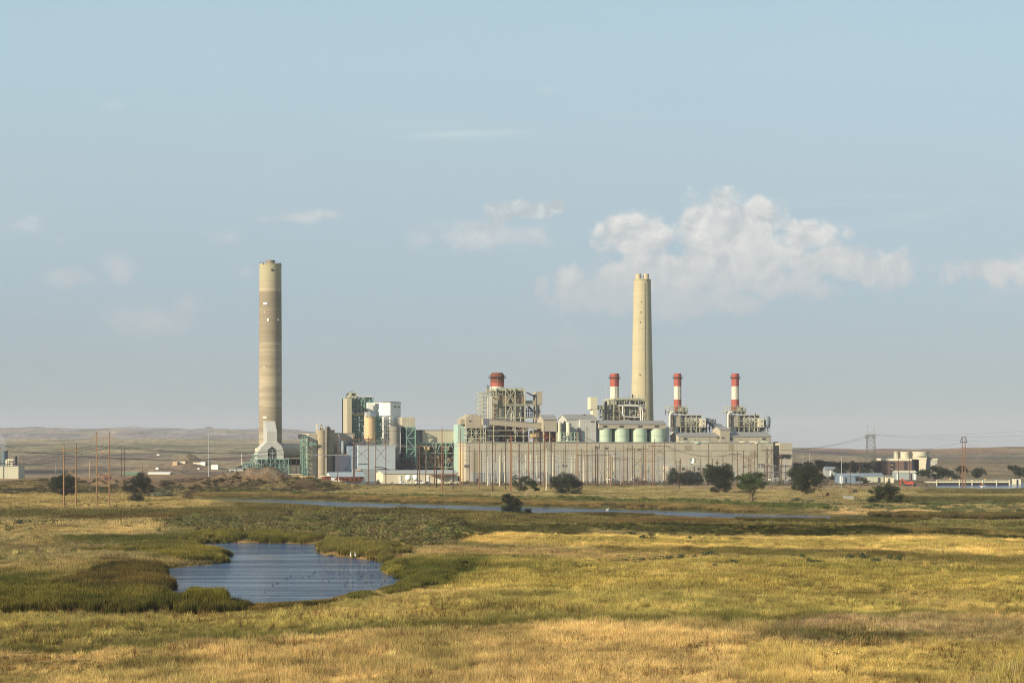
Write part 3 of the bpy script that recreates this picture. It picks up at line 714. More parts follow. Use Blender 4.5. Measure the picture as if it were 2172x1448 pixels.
for i, (lb, src, P_, c, hs, n) in enumerate(REEDS):
    Q = wpoly(P_); lo = Q.min(0); hi = Q.max(0)
    xs_, ys_ = [], []
    tot = 0
    while tot < n:
        x = rng.uniform(lo[0]-3, hi[0]+3, n*3); y = rng.uniform(lo[1]-3, hi[1]+3, n*3); am = .010*np.median(Q[:,1])
        k = inpoly(x+(fbm(x/5, y/7, 600+i, 3)-.5)*am*2.2, y+(fbm(x/5, y/7, 640+i, 3)-.5)*am*3.5, Q) & (fbm(x/4, y/6, 200+i, 3) > .36)
        if 'shore' in lb or 'corner' in lb: k &= waterdist(x, y) > -2.2
        xs_.append(x[k]); ys_.append(y[k]); tot += k.sum()
        if k.sum() == 0: break
    x = np.concatenate(xs_)[:n]; y = np.concatenate(ys_)[:n]; n = len(x)
    big = max(1., np.median(y)/420)**.8
    c = (c[0]*.98+14, c[1]*.90+6, c[2]+10); tn = np.clip(lin(c)*GF*1.25*(1+rng.normal(0,.22,(n,1)))*(1+(fbm(x/7, y/11, 300+i, 3)[:,None]-.5)*np.array([[1.3,1.0,.7]])), .004, .6)
    s = rng.uniform(.8,1.2,n); hh = hs*(.70+.40*fbm(x/5,y/8,400+i,3))*rng.uniform(.75,1.12,n)
    z0 = 0
    scatter('reeds', lb, src, x, y, tn, rng.uniform(0,6.28,n), np.stack([s*big, s*big, hh], -1), zoff=0.0)

# brush: sagebrush and greasewood, massed
bush_src = [leafball('brush_clump', 260, 1.0, 1.0, .10, seed=60+i) for i in range(4)]
BR = [
    ('grey green brush massed behind the pond', [(330,1118),(560,1096),(760,1094),(980,1112),(1010,1150),(880,1172),(700,1148),(450,1140)], (126,120,76), 950, .8, 2.2),
    ('olive brush beyond the pond on the right', [(960,1120),(1300,1122),(1560,1128),(1560,1140),(1100,1142),(960,1160),(860,1176),(860,1150)], (94,92,52), 1200, .5, 1.1),
    ('dark brush along the foot of the dirt bank', [(-60,1040),(420,1038),(720,1040),(720,1048),(420,1052),(-60,1053)], (92,86,60), 1400, .7, 1.9),
    ('brush on the dirt mound', [(340,1022),(500,1014),(700,1016),(740,1040),(340,1044)], (96,76,56), 1300, .4, 1.1),
    ('green bushes on the far river bank', [(440,1051),(800,1058),(1000,1063),(1480,1074),(1760,1086),(1760,1078),(1480,1066),(1000,1058),(440,1046)], (104,112,60), 2400, .6, 1.7),
    ('scattered sage across the flats by the right bank', [(1680,1062),(2180,1066),(2180,1104),(1950,1096),(1680,1086)], (108,114,74), 420, .6, 1.6),
    ('scattered sage on the left field', [(-60,1070),(430,1064),(430,1120),(-60,1140)], (96,98,60), 260, .5, 1.2),
    ('low green weeds in the foreground', [(1640,1346),(1960,1346),(2000,1372),(1620,1376)], (92,92,54), 500, .3, .5),
    ('low weeds scattered over the near slope', [(-60,1400),(2200,1330),(2200,1447),(-60,1447)], (128,114,70), 700, .25, .45),
    ('scrub on the far yard edge', [(620,1022),(1980,1022),(1980,1034),(620,1036)], (112,98,72), 900, .4, 1.1),
    ('dry brush along the olive strip', [(1200,1118),(2200,1136),(2200,1150),(1200,1128)], (70,74,36), 1500, .5, .9)]
for i, (lb, P_, c, n, s0, s1) in enumerate(BR):
    Q = wpoly(P_); lo = Q.min(0); hi = Q.max(0); x = rng.uniform(lo[0], hi[0], n*6); y = rng.uniform(lo[1], hi[1], n*6)
    k = inpoly(x, y, Q) & (fbm(x/14, y/20, 500+i, 3) > rng.uniform(.36,.56,len(x))) & land(x, y, 1.2); x = x[k][:n]; y = y[k][:n]; n = len(x)
    tn = np.clip(lin(c)*GF*1.2*(1+rng.normal(0,.25,(n,1)))*(1+rng.normal(0,.07,(n,3))), .004, .6)
    s = rng.uniform(s0, s1, n)
    scatter('brush', lb, bush_src, x, y, tn, rng.uniform(0,6.28,n), np.stack([s, s, s*rng.uniform(.7,1.1,n)], -1))

# ============================================================ the power station
def rootpx(name, px, v, label, cat, group=None, z=0.35):
    """an Empty at the foot of a thing seen at photo column px on the plane v of the plant frame"""
    u = U(px, v); p = PL([u, v, z]); return empty(name, tuple(p), label, cat, group)
def box(mb, x0, x1, yt, yb, v, dep):
    """box whose front face shows from column x0 to x1 and row yt to yb (None: down to the ground)"""
    xm = (x0+x1)/2
    return mb.box(U(x0, v), U(x1, v), v, v+dep, .2 if yb is None else Z(xm, yb, v), Z(xm, yt, v))
def pbox(x0, x1, yt, yb, v, dep): return box(MB(), x0, x1, yt, yb, v, dep)
def P3(px, py, v):
    u, z = L(px, py, v); return (u, v, z)
def bar(mb, x0, y0, x1, y1, v, r=.2, v1=None): return mb.bar(P3(x0, y0, v), P3(x1, y1, v if v1 is None else v1), r)
def cylpx(mb, x0, x1, prof, v, n=28):
    """lathe whose outline at its first ring spans columns x0..x1; prof = [(relative radius, photo row or None), ...]"""
    xm = (x0+x1)/2; r = (U(x1, v)-U(x0, v))/2
    return mb.cyl(U(xm, v), v, [(r*k, .2 if y is None else Z(xm, y, v)) for k, y in prof], n)
def gable(mb, x0, x1, yeave, yridge, yb, v, dep, over=.3):
    """wall block with its ridge along u; the front eave shows at yeave, the ridge at yridge"""
    xm = (x0+x1)/2; u0, u1 = U(x0, v), U(x1, v); ze = Z(xm, yeave, v); zr = Z(xm, yridge, v+dep/2); zb = .2 if yb is None else Z(xm, yb, v)
    mb.prism([(v, zb), (v, ze), (v+dep/2, zr), (v+dep, ze), (v+dep, zb)], u0, u1, 'u'); return u0, u1, ze, zr, zb
def roofsheet(mb, u0, u1, ze, zr, v, dep, th=.35, over=.5):
    h = v+dep/2; sl = (zr-ze)/(dep/2)
    mb.prism([(v-over, ze-over*sl+.02), (v-over, ze-over*sl+th), (h, zr+th), (v+dep+over, ze-over*sl+th), (v+dep+over, ze-over*sl+.02), (h, zr+.02)], u0-over, u1+over, 'u')
def lattice(mb, x0, x1, yt, yb, v, dep, nx, nz, r=.22, brace='x', floors=True, skip=()):
    """open steel frame: columns, beams and bracing in front and back planes"""
    u0, u1 = U(x0, v), U(x1, v); xm = (x0+x1)/2; z1 = Z(xm, yt, v); z0 = .2 if yb is None else Z(xm, yb, v)
    us = np.linspace(u0, u1, nx+1); zs = np.linspace(z0, z1, nz+1)
    for vv in (v, v+dep):
        for a in us: mb.bar((a, vv, z0), (a, vv, z1), r*1.15)
        for z in zs[1:]: mb.bar((u0, vv, z), (u1, vv, z), r)
    for a in (u0, u1):
        for z in zs[1:]: mb.bar((a, v, z), (a, v+dep, z), r)
        for k in range(nz): mb.bar((a, v, zs[k]), (a, v+dep, zs[k+1]), r*.7)
    if brace:
        for i in range(nx):
            for k in range(nz):
                if (i, k) in skip: continue
                if brace == 'x' or (brace == 'z' and (i+k) % 2 == 0): mb.bar((us[i], v, zs[k]), (us[i+1], v, zs[k+1]), r*.75)
                if brace == 'x' or (brace == 'z' and (i+k) % 2 == 1): mb.bar((us[i+1], v, zs[k]), (us[i], v, zs[k+1]), r*.75)
                if brace == 'k': mb.bar((us[i], v, zs[k]), ((us[i]+us[i+1])/2, v, zs[k+1]), r*.75); mb.bar((us[i+1], v, zs[k]), ((us[i]+us[i+1])/2, v, zs[k+1]), r*.75)
    return us, zs
def rail(mb, x0, x1, y, v, dep=0, h=1.15, step=2.2, r=.05):
    """handrail round a floor whose edge shows at row y"""
    xm = (x0+x1)/2; u0, u1 = U(x0, v), U(x1, v); z = Z(xm, y, v)
    for zz in (z+h, z+h*.5): mb.bar((u0, v, zz), (u1, v, zz), r)
    n = max(2, int((u1-u0)/step))
    for i in range(n+1): a = u0+(u1-u0)*i/n; mb.bar((a, v, z), (a, v, z+h), r)
def clutter(mb, x0, x1, yt, yb, v, dep, n, seed, s0=.8, s1=3.):
    """pumps, fans, cabinets and pipe runs on a floor"""
    g = random.Random(seed); xm = (x0+x1)/2; u0, u1 = U(x0, v), U(x1, v); z1 = Z(xm, yt, v); z0 = Z(xm, yb, v)
    for i in range(n):
        u = g.uniform(u0, u1); vv = v+g.uniform(0, dep); z = g.uniform(z0, z1-.5); k = g.random()
        if k < .4: a = g.uniform(s0, s1)*.5; mb.box(u-a, u+a, vv, vv+a, z, min(z1, z+g.uniform(s0, s1)))
        elif k < .7: mb.bar((u, vv, z), (u, vv, min(z1, z+g.uniform(2, 7))), g.uniform(.15, .4), 6)
        else: mb.bar((u, vv, z), (min(u1, u+g.uniform(2, 8)), vv, z), g.uniform(.12, .35), 6)

# ---- the two tall concrete chimneys
t_ = rootpx('chimney', 573, 40, 'tallest concrete chimney, broad and straight with brown rings, left of the plant', 'chimney', 'tall concrete chimneys')
m = MB(); cylpx(m, 549.5, 597.5, [(1.02,None),(1.0,880),(.985,700),(.965,597)], 40, 56); m.build('shaft', 'stack', t_, smooth=True)
m = MB(); cylpx(m, 549.5, 597.5, [(.965,597),(.965,562),(.985,562),(.985,560),(.93,560)], 40, 56); m.build('top_section', surf('stack_top', S(178,172,140), .9, .08, .15), t_, smooth=True)
m = MB(); cylpx(m, 565, 583, [(1,562),(1,553.5),(1.04,553.5),(1.04,552.3),(.9,552.3)], 40, 28); m.build('liner', surf('liner_metal', S(150,136,116), .5, .2, .4), t_, smooth=True)
rr = (U(597.5,40)-U(549.5,40))/2
def onstack(px, py, w_, h_, mat, name, cx=573.5, r_=None, v=40, cv=40):
    """small panel standing just proud of a round shaft, facing the side the photo shows it on"""
    r_ = r_ or rr*.99; uc = U(cx, cv); u = U(px, cv); s_ = max(-.95, min(.95, (u-uc)/r_)); d = -r_*math.sqrt(1-s_*s_)
    z = Z(px, py, cv); a = math.atan2(d, u-uc); n = np.array([math.cos(a), math.sin(a)]); tt = np.array([-n[1], n[0]]); m = MB(); c = np.array([uc, cv])+n*(r_-.12)
    V = []
    for zz in (z-h_/2, z+h_/2):
        for q in (c-tt*w_/2, c+tt*w_/2, c+tt*w_/2+n*.42, c-tt*w_/2+n*.42): V.append((q[0], q[1], zz))
    m.add(V, [(0,3,2,1),(4,5,6,7),(0,1,5,4),(1,2,6,5),(2,3,7,6),(3,0,4,7)]); return m.build(name, mat, t_)
for px, py, w_, h_, mt, nm in ((559.6,645,3.2,1.6,'white','panel'),(564.5,679.5,1.4,1.9,'white','panel'),(558.5,885,3.2,1.5,'cream','panel'),(572.5,574,1.3,1.3,'dsteel','opening'),
        (557.5,780,.8,.8,'white','lamp'),(590,782,.6,.8,'white','lamp'),(586.5,679,.6,1.0,'white','lamp'),(558,663,.5,.6,'white','lamp')):
    onstack(px, py, w_, h_, mt, nm)
m = MB()
for i in range(26):
    a = 2*math.pi*i/26; m.bar((U(573.5,40)+rr*.93*math.cos(a), 40+rr*.93*math.sin(a), Z(573,560,40)), (U(573.5,40)+rr*.93*math.cos(a), 40+rr*.93*math.sin(a), Z(573,557.2,40)), .07)
    b_ = 2*math.pi*(i+1)/26; m.bar((U(573.5,40)+rr*.93*math.cos(a), 40+rr*.93*math.sin(a), Z(573,557.2,40)), (U(573.5,40)+rr*.93*math.cos(b_), 40+rr*.93*math.sin(b_), Z(573,557.2,40)), .06)
m.build('railing', 'dsteel', t_)
box(MB(), 558, 561, 558, 560.3, 34, 2).build('cabinet', 'dsteel', t_); box(MB(), 592, 595, 558.4, 560.3, 38, 2).build('cabinet', 'dsteel', t_)

t_ = rootpx('chimney', 1362, 95, 'tapering pale yellow concrete chimney with two liners, behind the boilers', 'chimney', 'tall concrete chimneys')
m = MB(); cylpx(m, 1338.2, 1386.2, [(1.04,None),(.94,890),(.862,790),(.785,695),(.71,597),(.71,594.5),(.74,594.5),(.74,592.8),(.68,592.8)], 95, 56); m.build('shaft', 'stack2', t_, smooth=True)
for a, b_ in ((1348.2, 1360.2), (1364.8, 1376.2)):
    m = MB(); cylpx(m, a, b_, [(1,594),(1,582.5),(1.03,582.5),(1.03,581.3),(.9,581.3)], 95, 24); m.build('liner', surf('pale_liner', S(196,184,150), .6, .15, .3), t_, smooth=True)
rr2 = (U(1386.2,95)-U(1338.2,95))/2
for px, py, k in ((1354,641,.75),(1353,663,.78),(1352,684,.8),(1367,597,.73),(1350,795,.93)): onstack(px, py, .6, .9, 'dsteel', 'opening', 1362.2, rr2*k, cv=95)
m = MB()
for i in range(60):
    z0 = Z(1362, 890, 95)+i*2.0
    if z0 > Z(1362, 600, 95): break
u_ = U(1355, 95); k0, k1 = rr2*.99, rr2*.75
m.bar((U(1362,95)-.12*k0, 95-.999*k0, Z(1362,890,95)), (U(1362,95)-.12*k1, 95-.999*k1, Z(1362,600,95)), .12); m.build('ladder', 'steel', t_)

# ---- red and white stacks on the boilers
def bandstack(x0, x1, top, base, v, bnds, label, ring=8.5, cap=None):
    t_ = rootpx('boiler_stack', (x0+x1)/2, v, label, 'stack', 'red and white boiler stacks', z=Z((x0+x1)/2, base, v))
    rows = [base]+[b_[0] for b_ in bnds]
    for i, (yt, mt) in enumerate(bnds):
        m = MB(); lo = rows[i]; k0 = 1+.05*(lo-top)/(base-top)-.03; k1 = 1+.05*(yt-top)/(base-top)-.03
        pr = [(k0, lo), (k1, yt)]
        if i == len(bnds)-1: pr += cap if cap else [(k1*.9, yt)]
        cylpx(m, x0, x1, pr, v, 32); m.build('white_band' if mt == 'stackw' else 'red_band', mt, t_, smooth=True)
    m = MB(); y = top+ring; r = (U(x1, v)-U(x0, v))/2; uc = U((x0+x1)/2, v); z = Z(x0, y, v)
    m.cyl(uc, v, [(r*.98, z-.3), (r*1.2+.4, z-.3), (r*1.2+.4, z), (r*.98, z)], 32, caps=False)
    m.build('gallery', 'dsteel', t_); m = MB()
    for i in range(14):
        a, b_ = 2*math.pi*i/14, 2*math.pi*(i+1)/14; q = r*1.2+.3
        m.bar((uc+q*math.cos(a), v+q*math.sin(a), z), (uc+q*math.cos(a), v+q*math.sin(a), z+1.2), .06); m.bar((uc+q*math.cos(a), v+q*math.sin(a), z+1.2), (uc+q*math.cos(b_), v+q*math.sin(b_), z+1.2), .06)
        m.bar((uc+q*math.cos(a), v+q*math.sin(a), z-.3), (uc+r*math.cos(a), v+r*math.sin(a), z-1.8), .08)
    m.build('railing', 'dsteel', t_)
    m = MB(); m.bar((uc-.25*r, v-r*1.02, Z(x0, base, v)), (uc-.25*r, v-r*.99, z), .1); m.build('ladder', 'steel', t_)
bandstack(1294.5, 1312.5, 792, 850, 45, [(819.5,'stackw'),(792,'red')], 'red topped white stack just left of the tapering concrete chimney')
bandstack(1429.8, 1444.8, 792, 876, 45, [(861.5,'rust'),(847,'red'),(819,'stackw'),(792,'red')], 'red and white banded stack right of the tapering concrete chimney')
bandstack(1552, 1567, 792, 876, 45, [(861.5,'rust'),(847,'red'),(819,'stackw'),(792,'red')], 'rightmost red and white banded stack on the boilers')
bandstack(1040.5, 1069, 800, 832, 52, [(819.5,'stackw'),(812,'red'),(799.5,'rust')], 'short wide rusty stack with flared cap on the left boiler', ring=0,
          cap=[(1.0,799.5),(1.04,799),(1.02,796),(.78,790.5),(.72,790.5)])

# ---- turbine hall
t_ = rootpx('turbine_hall', 988, 0, 'long beige ribbed turbine hall behind the switchyard poles', 'building')
ztop = Z(1300, 939, 0)
m = MB(); m.box(0, U(1640, 0), 0, 26, .2, ztop); m.build('wall', 'beige', t_)
m = MB(); m.box(-.25, U(1640,0)+.25, -.25, 26.3, ztop, ztop+.7); m.build('roof', 'roof', t_)
m = MB(); zc = Z(1300, 956, 0); m.box(.1, U(1640,0), -.14, -.003, zc, zc+.35); m.build('ledge', surf('ledge_beige', S(160,150,128)), t_)
for x0, x1, y0, y1 in ((985,995,985,991),(1192,1202,983,989),(1608,1621,983,991),(1262,1268,946,951),(1283,1288,948,952),(1575,1582,986,991),(1353,1358,951,955),(1465,1468,982,986)):
    m = MB(); box(m, x0, x1, y0, y1, -.35, .33); m.build('louvre', 'louver', t_)
m = MB(); m.box(3, 62, -9, -.004, .2, 7); m.build('annexe', surf('grey_annexe', S(150,152,150), .6, .1, .3, ribs=.2), t_)
for x0, x1 in ((1046,1052),(1010,1016),(1030,1036)): m = MB(); box(m, x0, x1, 1014, None, -9.3, .28); m.build('door', 'dsteel', t_)
m = MB(); box(m, 1418, 1520, 987, None, -12, 11.9); m.build('low_wing', 'beige2', t_)
for x in (1425,1446,1478,1490): m = MB(); box(m, x, x+6, 992, 996, -12.3, .28); m.build('window', 'glass', t_)
for x0, x1, y in ((968,988,0),): pass
m = MB(); m.box(-.35, -.004, 8, 18, 2, ztop-6); m.build('stained_panel', surf('stain', S(216,196,150), .8, .3, .6), t_)
for x, y0, y1, w_, mt in ((1003,958,1012,10,0),(1062,941,956,14,1),(1098,962,985,12,0),(1152,941,956,18,0),(1231,958,990,9,1),(1302,958,975,16,0),(1330,941,956,10,1),(1404,958,984,7,1),(1452,944,956,16,0),(1497,958,975,12,1),(1545,941,955,12,0),(1590,958,968,18,0),(1612,942,956,9,1)):
    m = MB(); box(m, x, x+w_, y0, y1, -.07, .06); m.build('replaced_panel', surf('patched_panel_%d' % mt, S(186,178,154) if mt else S(172,160,134), .6, .15, .4, ribs=.3), t_)
for x in (1032,1100,1199,1271,1364,1431,1502,1606): m = MB(); bar(m, x, 941, x, 1010, -.2, .09); m.build('downpipe', surf('downpipe', S(138,130,112)), t_)
for x in (1061,1107,1176,1224,1289,1340): m = MB(); box(m, x, x+6, 1012, None, -.3, .28); m.build('door', 'dsteel' if x % 2 else 'white', t_)
# row of bright little roof vents
for x in (1085, 1160, 1214, 1275, 1420): m = MB(); cylpx(m, x, x+5, [(1,939),(1,936.5),(.6,935.5)], 12, 10); m.build('roof_vent', 'steel', t_)
t_ = rootpx('end_block', 1653, 2, 'beige end block at the right of the turbine hall with a dark recess', 'building')
m = MB(); box(m, 1653.8, 1680.6, 939, None, 2, 30); m.build('wall', 'beige', t_)
m = MB(); box(m, 1641.6, 1653.7, 937.5, None, 16, 10); m.build('recessed_bay', 'grey', t_)
m = MB(); box(m, 1644, 1676.5, 966.5, 972, 1.6, .38); m.build('dark_opening', 'dark', t_); m = MB(); box(m, 1654.5, 1678, 963, 964, .2, 1.7); m.build('canopy', 'dsteel', t_)
m = MB(); box(m, 1645, 1650, 936.4, 938.6, 18, 4); m.build('roof_vent', 'dsteel', t_)
m = MB(); box(m, 1657, 1676, 986, 987, 1.6, .38); m.build('ledge', 'louver', t_)

# ---- coal silos and bunker house, unit three
t_ = rootpx('bunker_house', 1271, 12, 'long beige bunker house sitting over the four pale green silos', 'building')
m = MB(); u0, u1, ze, zr, zb = gable(m, 1271, 1412.4, 899, 892, 908.6, 9, 15); m.build('wall', 'beige2', t_)
m = MB(); roofsheet(m, u0, u1, ze, zr, 9, 15); m.build('roof', 'roof', t_)
for x in (1279.5,1283.8,1314.6,1319,1353.8,1358.2,1389.3,1393.7):
    m = MB(); box(m, x, x+3.5, 902.2, 905.6, 8.7, .28); m.build('window', 'glass', t_)
m = MB(); box(m, 1268, 1414, 909, 941, 24, 1); m.build('rear_wall', 'conc', t_)
m = MB(); box(m, 1264.8, 1270.8, 897, None, 14, 12); m.build('end_bay', 'blue', t_); m = MB(); box(m, 1412.8, 1420, 905, None, 14, 12); m.build('end_bay', 'grey', t_)  # left bay: blue-grey colour paints the shadow on this end
for x0, x1, w_ in ((1269.5,1297,'leftmost'),(1300.6,1333.6,'second'),(1338.6,1371.6,'third'),(1376.4,1410.6,'rightmost')):
    s_ = rootpx('coal_silo', (x0+x1)/2, 17, f'{w_} of the four pale green round silos under the bunker house', 'silo', 'pale green coal silos')
    m = MB(); cylpx(m, x0, x1, [(1,941),(1,909.2)], 14, 36); m.build('shell', 'green', s_, smooth=True)
    m = MB(); cylpx(m, x0, x1, [(1.0,924.6),(1.025,924.6),(1.025,923.4),(1.0,923.4)], 14, 36); m.build('hoop', 'steelg', s_)
    m = MB(); rail(m, x0+4, x1-8, 939, 4); m.build('railing', 'steelg', s_)
# ---- left gallery buildings on the hall roof (between unit four and three)
t_ = rootpx('grey_tower_house', 1203, 12, 'grey gabled house with two cream wall bays left of the pale green silos', 'building')
m = MB(); u0, u1, ze, zr, zb = gable(m, 1202, 1264.4, 889, 879.5, 941, 14, 20); m.build('wall', 'grey', t_)
m = MB(); roofsheet(m, u0, u1, ze, zr, 14, 20); m.build('roof', 'roof', t_)
m = MB(); box(m, 1230.5, 1264.6, 889.6, 941, 11, 2.99); m.build('wall_bay', 'grey', t_)
m = MB(); box(m, 1253, 1260.5, 892, 895.5, 10.7, .28); m.build('louvre', 'louver', t_)
m = MB(); box(m, 1238, 1242, 878.4, 880.6, 22, 3); m.build('roof_vent', 'dsteel', t_)
m = MB(); box(m, 1229, 1233, 911, 936, 9.5, 1.4); m.build('duct', 'dsteel', t_)
for i, (x0, x1) in enumerate(((1181,1190.8),(1201,1209.6))):
    s_ = rootpx('vertical_tank', (x0+x1)/2, 8, ('left' if i == 0 else 'right')+' of two narrow cream tanks before the grey gabled house', 'tank', 'narrow cream tanks')
    m = MB(); cylpx(m, x0, x1, [(1,941),(1,900),(1.12,900),(1.12,895.6),(.9,895.2)], 8, 20); m.build('shell', 'cream', s_, smooth=True)
    for y in (900, 911, 916): m = MB(); box(m, x1-.6, x1+2.2, y-1.6, y+1.6, 7, 1.6); m.build('box', 'dsteel', s_)
t_ = rootpx('pump_platform', 1200, 2, 'pale green steel platform with railings round the two narrow tanks', 'platform')
m = MB(); lattice(m, 1189, 1226, 917, 937, 3, 10, 5, 1, .22, None); m.build('steel_frame', 'green', t_)
m = MB(); box(m, 1187, 1229, 934.5, 936.5, 2, 12); m.build('deck', 'green', t_)
m = MB(); clutter(m, 1190, 1226, 920, 934, 5, 6, 26, 5, .6, 2.2); m.build('pumps', 'steel', t_)
m = MB(); box(m, 1190, 1210, 936.6, 938.2, .5, 1.5); m.build('beam', 'dark', t_)

# ---- unit four boiler
B4 = 30
t_ = rootpx('boiler_house', 1085, B4, 'largest open boiler structure, left of centre, with crossed steel bracing', 'boiler')
m = MB(); box(m, 1056, 1112, 838, 857.5, B4+1.5, 26); m.build('casing', 'boiler', t_)
m = MB(); box(m, 1052, 1114, 823.5, 828.6, B4, 28); m.build('roof_beam', 'steelg', t_)
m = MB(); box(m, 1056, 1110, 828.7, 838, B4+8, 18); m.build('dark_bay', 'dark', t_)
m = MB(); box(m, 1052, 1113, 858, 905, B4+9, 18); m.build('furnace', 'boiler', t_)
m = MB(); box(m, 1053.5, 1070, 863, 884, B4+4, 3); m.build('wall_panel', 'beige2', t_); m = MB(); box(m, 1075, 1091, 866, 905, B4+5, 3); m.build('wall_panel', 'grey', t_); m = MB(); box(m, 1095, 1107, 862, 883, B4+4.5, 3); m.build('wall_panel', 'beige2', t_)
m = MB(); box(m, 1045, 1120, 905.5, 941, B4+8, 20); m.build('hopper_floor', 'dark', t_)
m = MB()
for x in (1052.4,1072.5,1092.7,1113.4): bar(m, x, 823, x, 940, B4-.5, .42)
for y in (857.5,860,886.5): bar(m, 1047, y, 1135, y, B4-.6, .38)
for x0, x1 in ((1072.5,1092.7),):
    bar(m, x0, 826, x1, 857, B4-.8, .3); bar(m, x1, 826, x0, 857, B4-.8, .3); bar(m, x0, 887, (x0+x1)/2, 862, B4-.8, .3); bar(m, x1, 887, (x0+x1)/2, 862, B4-.8, .3)
    bar(m, x0, 871, x1, 871, B4-.8, .25); bar(m, (x0+x1)/2, 824, (x0+x1)/2, 842, B4-.8, .2)
for x in (1058,1062,1066,1098,1103,1107): bar(m, x, 829, x, 838, B4+1, .2)
m.build('steel_frame', 'steelg', t_)
m = MB(); lattice(m, 1024, 1047, 832, 905, B4+2, 18, 3, 9, .2, 'z'); bar(m, 1019.7, 834, 1019.7, 905, B4+2, .2); bar(m, 1019.7, 834, 1050, 834, B4+2, .35); bar(m, 1021, 841, 1046, 841, B4+1, .4)
for y in (860, 872, 884, 895): bar(m, 1019.7, y, 1026, y, B4+2, .3)
m.build('stair_frame', 'steelg', t_)
for x, yt in ((1034.6,842),(1037.7,842),(1041.6,840.5)):
    m = MB(); bar(m, x, yt, x, 888, B4-2, .5 if x < 1041 else .8); m.build('white_pipe', 'pipe', t_)
    m = MB(); bar(m, x+.6, 902, x+.6, 938, B4-2, .45); m.build('white_pipe', 'pipe', t_)
for x, yt in ((1033.3,816),(1037,816.5),(1042.5,816)): m = MB(); bar(m, x, yt, x, 836, B4+6, .3 if x < 1042 else .15); m.build('vent_pipe', 'dsteel', t_)
for x in (1063.5,1066.5,1069,1084.6,1104,1090): m = MB(); bar(m, x, 863, x, 893, B4+4, .55); m.build('downcomer', 'pipe' if x != 1069 else 'tan', t_)
m = MB(); box(m, 1108, 1110.5, 862, 886, B4+6, 2); m.build('dark_duct', 'dark', t_)
m = MB(); box(m, 1047, 1056, 848.5, 856.5, B4-3, 6); m.build('side_duct', 'beige2', t_)
m = MB(); bar(m, 1117, 832, 1134, 841, B4+6, .5); bar(m, 1118, 858, 1130, 872, B4+6, .8); bar(m, 1132.6, 840, 1132.6, 886, B4+6, .35); bar(m, 1114, 871.6, 1136, 871.6, B4+4, .25)
for y in (866,872,879,884): bar(m, 1115, y, 1129, y, B4+10, .35)
for x in (1117,1121,1126,1129): bar(m, x, 866, x, 886, B4+10, .3)
m.build('dark_gantry', 'dsteel', t_)
m = MB(); rail(m, 1047, 1135, 886, B4-.6); rail(m, 1056, 1112, 823, B4+.5); rail(m, 1056, 1112, 823, B4+27); rail(m, 1024, 1050, 832, B4+2); m.build('railing', 'steelg', t_)
m = MB(); clutter(m, 1054, 1112, 889, 905, B4+2, 6, 60, 11); m.build('burner_pipes', 'boiler', t_)
m = MB(); clutter(m, 1030, 1120, 906, 938, B4-4, 10, 110, 12, 1, 3.5); m.build('mill_machinery', 'rust', t_)
m = MB(); clutter(m, 1040, 1122, 905, 938, B4-6, 8, 60, 13, .6, 2.4); m.build('pipework', 'steel', t_)
m = MB(); clutter(m, 1056, 1112, 829, 838, B4+3, 5, 40, 14, .6, 1.6); m.build('fan_deck', 'steelg', t_)
m = MB(); clutter(m, 1054, 1112, 860, 888, B4+5, 3, 60, 15, .5, 2.2); m.build('wall_boxes', 'steel', t_)
t_ = rootpx('duct_tower', 1143, B4+4, 'tall beige duct tower at the right of the largest boiler', 'duct')
m = MB(); box(m, 1136.8, 1150.4, 830.5, 858, B4+4, 7); m.build('upper_duct', 'beige2', t_); m = MB(); box(m, 1136.8, 1146.4, 858.3, 886, B4+4.4, 6); m.build('lower_duct', 'beige2', t_)
m = MB(); box(m, 1113.8, 1136.6, 849, 857, B4+5, 5); m.build('cross_duct', 'beige2', t_); m = MB(); box(m, 1141.3, 1142.6, 860, 884, B4+4.1, .28); m.build('seam', 'dsteel', t_)
m = MB(); box(m, 1137, 1150.8, 886.2, 895, B4+2, 8); m.build('base_duct', 'beige2', t_)
# gallery of unit four
t_ = rootpx('gable_house', 1006, 16, 'beige gabled transfer house at the left end of the sloping conveyor', 'building')
m = MB(); u0, u1 = U(988.8, 16), U(1025.2, 16); zb = Z(1007, 907.6, 16); ze = Z(1007, 884.5, 16); zr = Z(1007, 878.3, 16); um = (u0+u1)/2-1
m.prism([(u0, zb), (u1, zb), (u1, ze), (um+2, zr), (um-2, zr), (u0, ze)], 16, 34, 'v'); m.build('wall', 'beige2', t_)
m = MB(); box(m, 995.4, 998.6, 891, 894, 15.7, .28); m.build('opening', 'dark', t_)
m = MB(); box(m, 977, 988.5, 888, 899.5, 18, 10); m.build('side_cabin', 'beige2', t_)
m = MB(); lattice(m, 989.5, 1030, 908, 939, 17, 14, 4, 3, .3, 'z'); m.build('steel_frame', 'steelg', t_)
m = MB(); bar(m, 993, 875, 993, 884, 20, .12); m.build('antenna', 'dsteel', t_); m = MB(); bar(m, 1020, 883, 1014.5, 883, 20, .12); bar(m, 1020, 879, 1020, 886, 20, .3); m.build('mast', 'dsteel', t_)
m = MB(); cylpx(m, 993, 1009, [(1,939),(1,930)], 24, 18); cylpx(m, 996, 1005, [(1,930),(.5,927)], 24, 18); m.build('hopper', 'steelg', t_, smooth=True)
m = MB(); box(m, 990, 1030, 909, 939, 31.5, 1); m.build('back_wall', 'dsteel', t_)
t_ = rootpx('teal_tank', 978, 12, 'pale teal square bin left of the gabled transfer house', 'bin')
m = MB(); box(m, 971, 986.2, 899.6, None, 22, 12); m.build('shell', surf('pale_teal', S(178,206,192), .5, .1, .2), t_); m = MB(); rail(m, 971, 986, 899.6, 22.3); m.build('railing', 'steelg', t_)
t_ = rootpx('conveyor_gallery', 1090, 6, 'beige sloping conveyor gallery crossing in front of the largest boiler', 'conveyor')
